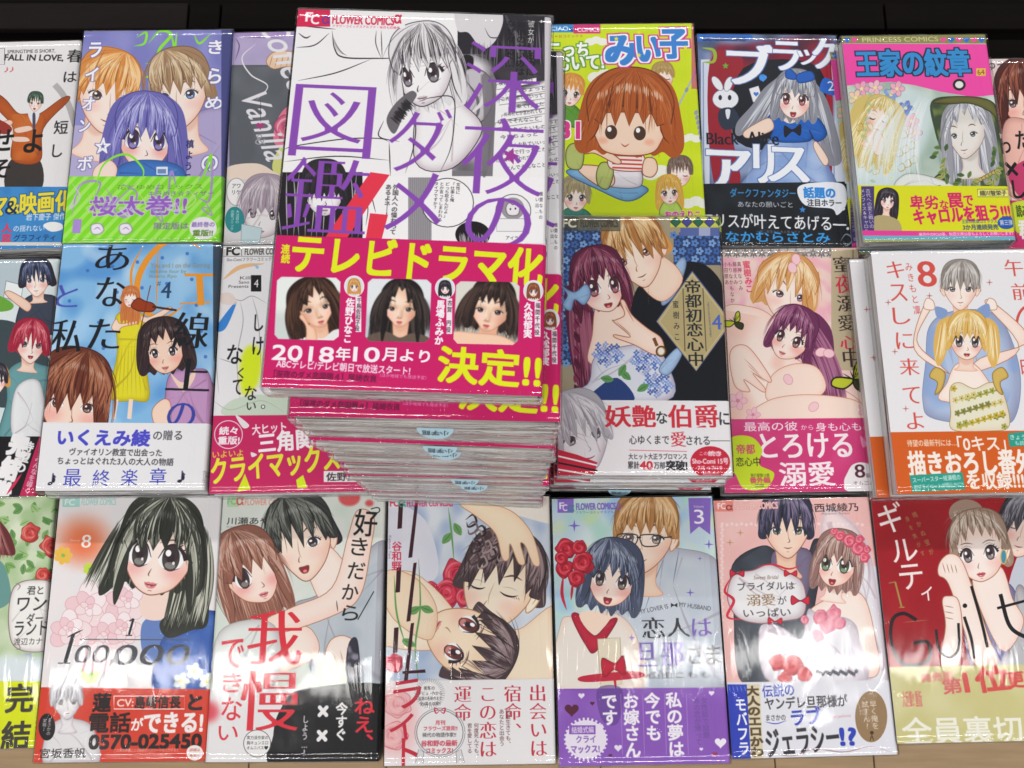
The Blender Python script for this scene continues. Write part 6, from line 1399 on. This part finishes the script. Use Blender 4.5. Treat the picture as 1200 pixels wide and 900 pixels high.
def page_mat():
    m, nt, b = new_mat('page edges')
    tc = nd(nt, 'ShaderNodeTexCoord'); mp = nd(nt, 'ShaderNodeMapping'); mp.inputs[3].default_value = (25, 25, 5200)
    nz = nd(nt, 'ShaderNodeTexNoise'); nz.inputs['Scale'].default_value = 1; nz.inputs['Detail'].default_value = 3
    m2 = nd(nt, 'ShaderNodeMapping'); m2.inputs[3].default_value = (16, 16, 620); n2 = nd(nt, 'ShaderNodeTexNoise'); n2.inputs['Scale'].default_value = 1; n2.inputs['Detail'].default_value = 1
    c2 = nd(nt, 'ShaderNodeValToRGB'); c2.color_ramp.interpolation = 'LINEAR'
    for p_, v_ in ((.30, .05), (.34, .42), (.5, .8), (.62, 1.0)):
        el = c2.color_ramp.elements.new(p_); el.color = (v_, v_, v_, 1)
    c2.color_ramp.elements[0].color = (.04, .04, .04, 1)
    oi = nd(nt, 'ShaderNodeObjectInfo'); ad = nd(nt, 'ShaderNodeVectorMath', operation='ADD')
    mu = nd(nt, 'ShaderNodeMixRGB', blend_type='MULTIPLY'); mu.inputs[0].default_value = 1
    nt.links.new(tc.outputs['Object'], ad.inputs[0]); nt.links.new(oi.outputs['Random'], ad.inputs[1]); nt.links.new(ad.outputs[0], m2.inputs[0]); nt.links.new(m2.outputs[0], n2.inputs[0]); nt.links.new(n2.outputs[0], c2.inputs[0])
    cr = nd(nt, 'ShaderNodeValToRGB')
    cr.color_ramp.elements[0].position = .35; cr.color_ramp.elements[0].color = (.55, .54, .53, 1)
    cr.color_ramp.elements[1].position = .62; cr.color_ramp.elements[1].color = (.86, .85, .83, 1)
    bp = nd(nt, 'ShaderNodeBump'); bp.inputs['Strength'].default_value = .5; bp.inputs['Distance'].default_value = .0004
    L = nt.links.new
    L(tc.outputs['Object'], mp.inputs[0]); L(mp.outputs[0], nz.inputs[0]); L(nz.outputs[0], cr.inputs[0]); L(cr.outputs[0], mu.inputs[1]); L(c2.outputs[0], mu.inputs[2]); L(mu.outputs[0], b.inputs['Base Color'])
    L(nz.outputs[0], bp.inputs['Height']); L(bp.outputs[0], b.inputs['Normal'])
    b.inputs['Roughness'].default_value = .8
    return m

def card_mat(name, h, rough=.5):
    m, nt, b = new_mat(name)
    nz = nd(nt, 'ShaderNodeTexNoise'); nz.inputs['Scale'].default_value = 90; nz.inputs['Detail'].default_value = 4
    mx = nd(nt, 'ShaderNodeMixRGB'); mx.inputs[1].default_value = lin(h); c = lin(h); mx.inputs[2].default_value = (c[0] * .8, c[1] * .8, c[2] * .8, 1)
    nt.links.new(nz.outputs[0], mx.inputs[0]); nt.links.new(mx.outputs[0], b.inputs['Base Color'])
    b.inputs['Roughness'].default_value = rough
    return m

def film_mat(name, rough, side=False):
    """clear shrink film: nothing but a faint, wrinkled reflecting surface"""
    m = bpy.data.materials.new(name); m.use_nodes = True
    nt = m.node_tree; nt.nodes.clear(); L = nt.links.new
    out = nd(nt, 'ShaderNodeOutputMaterial'); mix = nd(nt, 'ShaderNodeMixShader')
    tr = nd(nt, 'ShaderNodeBsdfTransparent'); gl = nd(nt, 'ShaderNodeBsdfGlossy'); fr = nd(nt, 'ShaderNodeFresnel'); fr.inputs[0].default_value = 1.5
    tr.inputs[0].default_value = (.975, .975, .975, 1)
    # a thin film reflects alike from both sides: undo the index flip on its back
    ge = nd(nt, 'ShaderNodeNewGeometry'); io = nd(nt, 'ShaderNodeMapRange'); io.inputs[3].default_value = 1.5; io.inputs[4].default_value = 1 / 1.5
    L(ge.outputs['Backfacing'], io.inputs[0]); L(io.outputs[0], fr.inputs[0])
    gl.inputs['Roughness'].default_value = rough
    tc = nd(nt, 'ShaderNodeTexCoord'); oi = nd(nt, 'ShaderNodeObjectInfo')
    ad = nd(nt, 'ShaderNodeVectorMath', operation='ADD'); sc = nd(nt, 'ShaderNodeVectorMath', operation='SCALE'); sc.inputs[0].default_value = (7.3, 3.1, 5.7)
    L(oi.outputs['Random'], sc.inputs['Scale']); L(tc.outputs['Object'], ad.inputs[0]); L(sc.outputs[0], ad.inputs[1])
    def noise(scale, rot, det, dist, scl=(1, 1, 1)):
        mp = nd(nt, 'ShaderNodeMapping'); mp.inputs[2].default_value = (0, 0, rot); mp.inputs[3].default_value = scl
        n = nd(nt, 'ShaderNodeTexNoise'); n.inputs['Scale'].default_value = scale; n.inputs['Detail'].default_value = det; n.inputs['Distortion'].default_value = dist
        L(ad.outputs[0], mp.inputs[0]); L(mp.outputs[0], n.inputs[0]); return n
    specs = [(15, 0.2, 1, .8, (1, .8, 1), 1.0), (34, .6, 2, 1.4, (1, .3, 1), .34), (60, -.7, 1, 1.5, (1, .15, 1), .24)]
    if side: specs = [(60, 0, 2, 1.0, (.6, 1, 3.5), 1.0)]
    prev = None
    for s in specs:
        n = noise(*s[:5]); k = nd(nt, 'ShaderNodeMath', operation='MULTIPLY'); k.inputs[1].default_value = s[5]
        if s[0] in (60,):            # creases: narrow ridges instead of a soft swell
            a = nd(nt, 'ShaderNodeMath', operation='SUBTRACT'); a.inputs[1].default_value = .5; b_ = nd(nt, 'ShaderNodeMath', operation='ABSOLUTE')
            c_ = nd(nt, 'ShaderNodeMath', operation='POWER'); c_.inputs[1].default_value = .55
            L(n.outputs[0], a.inputs[0]); L(a.outputs[0], b_.inputs[0]); L(b_.outputs[0], c_.inputs[0]); L(c_.outputs[0], k.inputs[0])
        else: L(n.outputs[0], k.inputs[0])
        if prev is None: prev = k
        else:
            s2 = nd(nt, 'ShaderNodeMath', operation='ADD'); L(prev.outputs[0], s2.inputs[0]); L(k.outputs[0], s2.inputs[1]); prev = s2
    bp = nd(nt, 'ShaderNodeBump'); bp.inputs['Strength'].default_value = 1.0; bp.inputs['Distance'].default_value = .0014 if side else .00068
    L(prev.outputs[0], bp.inputs['Height']); L(bp.outputs[0], gl.inputs['Normal']); L(bp.outputs[0], fr.inputs['Normal'])
    L(fr.outputs[0], mix.inputs[0])
    if side:        # gathered folds: their many reflections painted in as a milky white diffuse
        df = nd(nt, 'ShaderNodeBsdfDiffuse'); df.inputs[0].default_value = (.86, .86, .88, 1); m2 = nd(nt, 'ShaderNodeMixShader'); L(bp.outputs[0], df.inputs['Normal'])
        rp = nd(nt, 'ShaderNodeMapRange'); rp.inputs[1].default_value = .42; rp.inputs[2].default_value = .68; rp.inputs[3].default_value = .06; rp.inputs[4].default_value = .5
        L(n.outputs[0], rp.inputs[0]); L(rp.outputs[0], m2.inputs[0]); L(tr.outputs[0], m2.inputs[1]); L(df.outputs[0], m2.inputs[2]); tr = m2
    L(tr.outputs[0], mix.inputs[1]); L(gl.outputs[0], mix.inputs[2]); L(mix.outputs[0], out.inputs[0])
    return m

M_PAGE = page_mat()
M_CARD = card_mat('white cover card', 'dcdadb')
M_FILM = film_mat('shrink film', .07)
M_SIDE = film_mat('crumpled shrink film', .12, True)
M_SEAL = card_mat('pale blue seal', 'b4d8ea', .35)
M_INK = card_mat('dark print', '20303c', .5)

# ------------------------------------------------------------------ mesh helpers
def mesh(name, V, F, mats, fm=None, uv=None, smooth=False, parent=None, loc=None):
    me = bpy.data.meshes.new(name); me.from_pydata(V, [], F)
    for m in mats: me.materials.append(m)
    if fm: me.polygons.foreach_set('material_index', fm)
    if smooth: me.polygons.foreach_set('use_smooth', [True] * len(F))
    if uv:
        l = me.uv_layers.new(name='UVMap')
        for p in me.polygons:
            for li in p.loop_indices:
                l.data[li].uv = uv(me.vertices[me.loops[li].vertex_index].co)
    me.update()
    o = bpy.data.objects.new(name, me); COL.objects.link(o)
    if parent: o.parent = parent
    if loc: o.location = loc
    return o

def box(name, x0, x1, y0, y1, z0, z1, m, bev=0, parent=None):
    bm = bmesh.new()
    bmesh.ops.create_cube(bm, size=1, matrix=Matrix.Translation(((x0 + x1) / 2, (y0 + y1) / 2, (z0 + z1) / 2)) @ Matrix.Diagonal((x1 - x0, y1 - y0, z1 - z0, 1)))
    if bev: bmesh.ops.bevel(bm, geom=bm.edges[:], offset=bev, segments=2, affect='EDGES', profile=.5)
    me = bpy.data.meshes.new(name); bm.to_mesh(me); bm.free(); me.materials.append(m)
    o = bpy.data.objects.new(name, me); COL.objects.link(o)
    if parent: o.parent = parent
    return o

def wrap_profile(W, T, off, r=.0022):
    """the jacket seen end-on: front, rounded spine on the right, back"""
    x0, x1 = -W / 2, W / 2
    P = [(x0, T)]
    for t in (.12, .3, .5, .7, .85): P.append((x0 + (x1 - r - .007 - x0) * t, T + .00012 * math.sin(t * 3.1)))
    P += [(x1 - r - .0085, T), (x1 - r - .007, T - .00022), (x1 - r - .0055, T), (x1 - r - .001, T)]
    for a in (90, 65, 40, 15, 0): P.append((x1 - r + r * math.cos(math.radians(a)), T - r + r * math.sin(math.radians(a))))
    for a in (0, -30, -60, -90): P.append((x1 - r + r * math.cos(math.radians(a)), r + r * math.sin(math.radians(a))))
    P.append((x0, 0))
    out = []
    for i, p in enumerate(P):
        a = P[max(0, i - 1)]; b = P[min(len(P) - 1, i + 1)]
        d = Vector((b[0] - a[0], b[1] - a[1])).normalized()
        n = Vector((-d.y, d.x))
        out.append((p[0] + n.x * off, p[1] + n.y * off))
    return out

def jacket(name, W, T, y0, y1, off, th, m_print, H, parent):
    A = wrap_profile(W, T, off); B = wrap_profile(W, T, off - th)
    n = len(A); V = []
    for y in (y0, y1):
        V += [(x, y, z) for x, z in A] + [(x, y, z) for x, z in B]
    F, fm = [], []
    for i in range(n - 1):
        F.append((i, i + 1, 2 * n + i + 1, 2 * n + i)); fm.append(0 if i < n - 2 else 1)
        F.append((n + i + 1, n + i, 3 * n + i, 3 * n + i + 1)); fm.append(1)
        F.append((i + 1, i, n + i, n + i + 1)); fm.append(1)
        F.append((2 * n + i, 2 * n + i + 1, 3 * n + i + 1, 3 * n + i)); fm.append(1)
    F.append((0, 2 * n, 3 * n, n)); fm.append(1); F.append((n - 1, 2 * n - 1, 4 * n - 1, 3 * n - 1)); fm.append(1)
    # the printed sheet's cut edge shows the ink at its rim
    return mesh(name, V, F, [m_print, M_CARD], fm, uv=lambda c: ((c.x + W / 2) / W, (c.y + H / 2) / H), parent=parent)

def film(W, H, T, parent, seed):
    """the shrink film: a loose rounded skin with wavy faces and gathered ends"""
    rg = np.random.default_rng(seed)
    g = .0008; r = .0016
    nx, ny = 20, 30
    xs = np.linspace(-W / 2 - g + r, W / 2 + g - r, nx); ring = [(x, T + g, 0) for x in xs]
    for a in (60, 25, -25, -60): ring.append((W / 2 + g - r + r * math.cos(math.radians(a)), (T + g - r if a > 0 else -.0002 + r) + r * math.sin(math.radians(a)), 1))
    ring += [(x, -.0002, 1) for x in xs[::-1][::4]]
    for a in (240, 205, 155, 120): ring.append((-W / 2 - g + r + r * math.cos(math.radians(a)), (T + g - r if a < 180 else -.0002 + r) + r * math.sin(math.radians(a)), 1))
    n = len(ring)
    ys = np.concatenate([[-H / 2 - g], np.linspace(-H / 2 - g + .0012, H / 2 + g - .0012, ny), [H / 2 + g]])
    ph = rg.random(12) * 6.3; k = rg.normal(0, 1, (4, 2)) * 38
    V = []
    for j, y in enumerate(ys):
        e = j in (0, len(ys) - 1)
        for (x, z, s) in ring:
            if e: z = T / 2 + (z - T / 2) * .86; x *= .996
            w = 0
            if not s and not e:
                edge = min(1, (W / 2 - abs(x)) / .02, (H / 2 - abs(y)) / .02)
                w = max(0, edge) * .00020 * sum(math.sin(k[q][0] * x + k[q][1] * y + ph[q]) for q in range(4)) * .6
            V.append((x, y, z + w))
    F, fm = [], []
    for j in range(len(ys) - 1):
        for i in range(n):
            a, b = j * n + i, j * n + (i + 1) % n
            F.append((a, b, b + n, a + n)); fm.append(0)
    # the two gathered ends: uneven fans of folds
    for j, sg in ((0, -1), (len(ys) - 1, 1)):
        c0 = len(V)
        for i in range(n):
            x, y, z = V[j * n + i]
            V.append((x * .99, y + sg * (.0004 + .0003 * math.sin(i * .8 + ph[0]) + .0002 * rg.random()), T / 2 + (z - T / 2) * (.5 + .12 * math.sin(i * .55 + ph[1]))))
        V.append((0, y + sg * .0003, T / 2))
        for i in range(n):
            a, b = j * n + i, j * n + (i + 1) % n; a2, b2 = c0 + i, c0 + (i + 1) % n
            F.append((b, a, a2, b2) if sg < 0 else (a, b, b2, a2)); fm.append(1)
            F.append((b2, a2, c0 + n) if sg < 0 else (a2, b2, c0 + n)); fm.append(1)
    return mesh('shrink_wrap', V, F, [M_FILM, M_SIDE], fm, smooth=True, parent=parent)

# where the paper band's upper edge runs: crop origin and scale, then a point on it
BAND = {
 'haru': (0, 0, 3, 0, 656), 'kira': (0, 0, 3, 500, 618), 'main': (290, 260, 2.647, 500, 53), 'alice': (630, 0, 2.903, 800, 620),
 'ouke': (900, 0, 2.903, 575, 629), 'kaeru': (900, 0, 2.903, 950, 680), 'boys': (0, 270, 2.812, 50, 678), 'g': (0, 270, 2.812, 400, 633),
 'four': (0, 270, 2.812, 900, 607), 'teito': (630, 240, 2.571, 330, 588), 'mitsu': (840, 270, 2.811, 260, 619), 'gozen': (840, 270, 2.811, 850, 660),
 'wonder': (0, 560, 2.646, 0, 630), 'hyaku': (0, 560, 2.646, 380, 652), 'suki': (230, 560, 2.648, 300, 656), 'lili': (430, 560, 2.648, 320, 627),
 'koi': (630, 560, 2.648, 320, 653), 'bri': (830, 560, 2.645, 320, 631), 'gil': (980, 560, 2.645, 400, 583)}
STEM = {'coffee': 'e0dada', 'miiko': 'cfe414'}

LABEL = {
 'haru': ('comic with a young man in an orange jacket throwing up his arms, blue paper band', None),
 'kira': ('comic with two fair haired boys and a violet haired girl, lime green striped band', None),
 'coffee': ('grey and lilac comic titled Coffee & Vanilla, half covered by the tall centre stack', None),
 'main': ('top comic of the tall centre stack, black and white cover, purple title, magenta band', 'comics in the tall centre stack'),
 'miiko': ('lime yellow comic numbered 31 with a child on a swing and no paper band', None),
 'alice': ('dark comic with a silver haired girl in a blue dress and Black Alice title', None),
 'ouke': ('pink topped comic numbered 64 with blue title and yellow band', None),
 'kaeru': ('comic at the upper right edge with a dark haired figure, beside the pink topped comic', None),
 'boys': ('comic with dark haired and red haired boys, cut off by the left edge', None),
 'g': ('sky blue comic with a violinist in a yellow dress and a white band', None),
 'four': ('white comic numbered 4 with hand written title, magenta band and yellow lettering', None),
 'teito': ('comic with a fair haired man and a girl with a blue bow, diamond title plate', None),
 'mitsu': ('pale pink comic with an embracing couple, butterflies and a deep pink band', None),
 'gozen': ('white comic numbered 8 with red title, blond girl in pigtails and orange band', None),
 'wonder': ('comic with green leaves and roses and a yellow band, cut off by the left edge', None),
 'hyaku': ('comic with a long haired girl, a bouquet and a red band with a phone number', None),
 'suki': ('comic with a couple about to kiss and a large red title down its left', None),
 'lili': ('comic with two young men lying head to head among red roses, white band', None),
 'koi': ('comic with a man in glasses, a bride wearing red flowers, and a purple band', None),
 'bri': ('salmon pink comic with a dark suited man, a bride and a red ribboned title plaque', None),
 'gil': ('dark red comic titled Guilty with a woman fastening her earring, pale olive band', None)}

def prop(o, label=None, cat=None, group=None, kind=None):
    if label: o['label'] = label
    if cat: o['category'] = cat
    if group: o['group'] = group
    if kind: o['kind'] = kind

def make_book(key):
    b = BOOKS[key]; W, H, T = b['W'], b['H'], b['z'] / b['n'] - .0009
    e = bpy.data.objects.new('comic_book', None); COL.objects.link(e); e.empty_display_size = .02
    m = print_mat(key, ART[key])
    pg = box('pages', -W / 2 + .0012, W / 2 - .0016, -H / 2 + .0009, H / 2 - .0009, .0006, T - .0005, M_PAGE, parent=e)
    jacket('cover', W, T, -H / 2, H / 2, 0, .00035, m, H, e)
    if key in BAND:
        ox, oy, s, x, y = BAND[key]
        ux, uy = unproject(x / s + ox, y / s + oy, b['z'])
        v = float((ux - b['c'][0]) * b['uy'][0] + (uy - b['c'][1]) * b['uy'][1])
        jacket('paper_band', W, T, -H / 2 - .0002, v, .00022, .00014, m, H, e)
    film(W + .0006, H + .0006, T + .0002, e, abs(hash(key)) % 999 if False else sum(map(ord, key)))
    return e

def seal(parent, W, H, T, x):
    """round publisher's seal closing the film at the tail of a book, its print upside down"""
    V, F = [(x, -H / 2 - .0012, T + .0004)], []
    n = 18
    for i in range(n + 1):
        t = math.pi * i / n
        r = .0080 + .00012 * (i % 2)
        d = r * math.sin(t)
        V.append((x - r * math.cos(t), -H / 2 - .0012 - d * .40, T + .0004 - d * .92))
    for i in range(n): F.append((0, 1 + i, 2 + i))
    s = mesh('seal', V, F, [M_SEAL], parent=parent)
    cu = bpy.data.curves.new('t', 'FONT'); cu.body = '小学館'; cu.size = .0040; cu.resolution_u = 2; cu.align_x = 'CENTER'
    o = bpy.data.objects.new('t', cu); COL.objects.link(o)
    me = bpy.data.meshes.new_from_object(o.evaluated_get(bpy.context.evaluated_depsgraph_get()))
    bpy.data.objects.remove(o); bpy.data.curves.remove(cu)
    me.materials.clear(); me.materials.append(M_INK)
    l = bpy.data.objects.new('lettering', me); COL.objects.link(l); l.parent = s
    m3 = Matrix(((-1, 0, 0), (0, -.40, -.917), (0, -.917, .40)))
    l.rotation_euler = m3.to_euler(); l.location = (x, -H / 2 - .0012 - .0018 * .4 - .0003, T + .0004 - .0018 * .92 + .0002)

def copy_tree(o, parent=None):
    c = o.copy(); COL.objects.link(c)
    if parent: c.parent = parent
    for ch in list(o.children): copy_tree(ch, c)
    return c

ORD = ['top', 'second', 'third', 'fourth', 'fifth', 'sixth', 'seventh', 'eighth', 'ninth', 'tenth', 'eleventh', 'twelfth', 'thirteenth', 'fourteenth', 'fifteenth', 'sixteenth', 'seventeenth', 'eighteenth', 'nineteenth', 'bottom']
UNDER = {'kira': 'lime green banded comic', 'coffee': 'grey Coffee & Vanilla comic', 'main': 'the tall magenta centre stack',
         'ouke': 'pink topped comic numbered 64', 'g': 'sky blue violinist comic', 'four': 'magenta banded white comic', 'teito': 'diamond plate comic', 'gozen': 'orange banded comic numbered 8'}
SHIFT = {'gozen': (-.0085, .0012), 'ouke': (-.0035, -.0015), 'teito': (-.0022, -.001), 'kira': (.001, -.0005)}
rs = random.Random(5)
SEALS = {2: .004, 4: .004, 5: .0045, 11: .012, 12: .0125}
for key, b in BOOKS.items():
    root = make_book(key)
    n = b['n']; T = b['z'] / n
    root.location = (b['c'][0], b['c'][1], b['z'] - T); root.rotation_euler = (0, 0, b['ang'])
    prop(root, LABEL[key][0], 'comic book', 'comics in the tall centre stack' if key == 'main' else ('comics piled under the ' + UNDER[key] if n > 1 else None))
    tilt = {'hyaku': (.010, .004), 'bri': (.006, -.012), 'suki': (.014, 0), 'koi': (.008, -.006), 'gil': (-.012, .006), 'lili': (-.02, .004), 'mitsu': (0, .004)}.get(key)
    for i in range(1, n):
        c = copy_tree(root)
        z = b['z'] - T * (i + 1)
        if key == 'main':
            # the pile leans: the second book's near left corner shows at (345, 487) in the photograph
            tx, ty = unproject(338, 487, b['z'] - T)
            a = b['ang'] + (.012 if i == 1 else rs.gauss(0, .005))
            c0 = -b['W'] / 2, -b['H'] / 2
            dx = tx - (c0[0] * math.cos(a) - c0[1] * math.sin(a)); dy = ty - (c0[0] * math.sin(a) + c0[1] * math.cos(a))
            if i > 1: dx += rs.gauss(-.0008, .0011); dy += .0012 + rs.gauss(0, .0006)
            if i in SEALS: dy -= .0014
            c.location = (dx, dy, z); c.rotation_euler = (0, 0, a)
        else:
            sx, sy = SHIFT.get(key, (0, 0))
            c.location = (b['c'][0] + sx + rs.gauss(0, .0008), b['c'][1] + sy + rs.gauss(0, .0008), z)
            c.rotation_euler = (0, 0, b['ang'] + rs.gauss(0, .006))
        nm = ORD[min(i, 19)] if i < n - 1 else 'bottom'
        prop(c, '%s comic %s %s' % (nm, ('of' if i == n - 1 else 'from the top of') if key == 'main' else 'of the pile under the', UNDER[key]), 'comic book')
        if (key == 'main' and i in SEALS) or (key == 'teito' and i == 4): seal(c, b['W'], b['H'], T, SEALS.get(i, 0) if key == 'main' else -.008)

# ------------------------------------------------------------------ the shelf they lie on
def shelf_mat(name, h, rough, grain=0, bump=.0):
    m, nt, b = new_mat(name); L = nt.links.new
    tc = nd(nt, 'ShaderNodeTexCoord'); mp = nd(nt, 'ShaderNodeMapping'); mp.inputs[3].default_value = (4, 40, 4) if grain else (8, 8, 8)
    nz = nd(nt, 'ShaderNodeTexNoise'); nz.inputs['Scale'].default_value = 6; nz.inputs['Detail'].default_value = 6
    c = lin(h); mx = nd(nt, 'ShaderNodeMixRGB'); mx.inputs[1].default_value = tuple(x * .75 for x in c[:3]) + (1,); mx.inputs[2].default_value = tuple(min(1, x * 1.25) for x in c[:3]) + (1,)
    L(tc.outputs['Object'], mp.inputs[0]); L(mp.outputs[0], nz.inputs[0]); L(nz.outputs[0], mx.inputs[0]); L(mx.outputs[0], b.inputs['Base Color'])
    b.inputs['Roughness'].default_value = rough; b.inputs['Specular IOR Level'].default_value = .03
    n2 = nd(nt, 'ShaderNodeTexNoise'); n2.inputs['Scale'].default_value = 220; n2.inputs['Detail'].default_value = 5
    bp = nd(nt, 'ShaderNodeBump'); bp.inputs['Strength'].default_value = .3; bp.inputs['Distance'].default_value = .0004
    L(n2.outputs[0], bp.inputs['Height']); L(bp.outputs[0], b.inputs['Normal'])
    return m
M_DARK = shelf_mat('black shelf board', '0c0808', .6, 1)
M_LIP = shelf_mat('charcoal shelf lip', '0e0b0a', .6, 1)
M_LIPL = shelf_mat('paler shelf lip', '1a1615', .4, 1)  # leftmost lip panel, paler and smoother than the others
M_TAN = shelf_mat('tan board', 'a48c6e', .6, 1)
for o in [box('shelf', -1.2, 1.2, -.066, .520, -.02, 0, M_DARK), box('shelf_back', -1.2, 1.2, .522, .9, -.05, -.016, M_DARK)]: prop(o, kind='structure')
lip = bpy.data.objects.new('shelf_lip', None); COL.objects.link(lip); lip.location = (0, 0, 0); prop(lip, kind='structure')
for x0, x1 in ((-1.2, -.262), (-.2605, -.236), (-.2345, .30), (.3015, 1.2)):
    box('lip_panel', x0, x1, .468, .492, 0, .006, M_LIPL if x0 == -1.2 else M_LIP, bev=.001, parent=lip)
front = bpy.data.objects.new('front_board', None); COL.objects.link(front); prop(front, kind='structure')
xs = [-1.2, -.62, -.405, -.178, -.085, .06, .178, .245, .44, 1.2]
for i in range(len(xs) - 1):
    box('plank', xs[i] + .0004, xs[i + 1] - .0004, -.7, -.067, -.022, -.002 + .0002 * (i % 2), M_TAN, bev=.0006, parent=front)
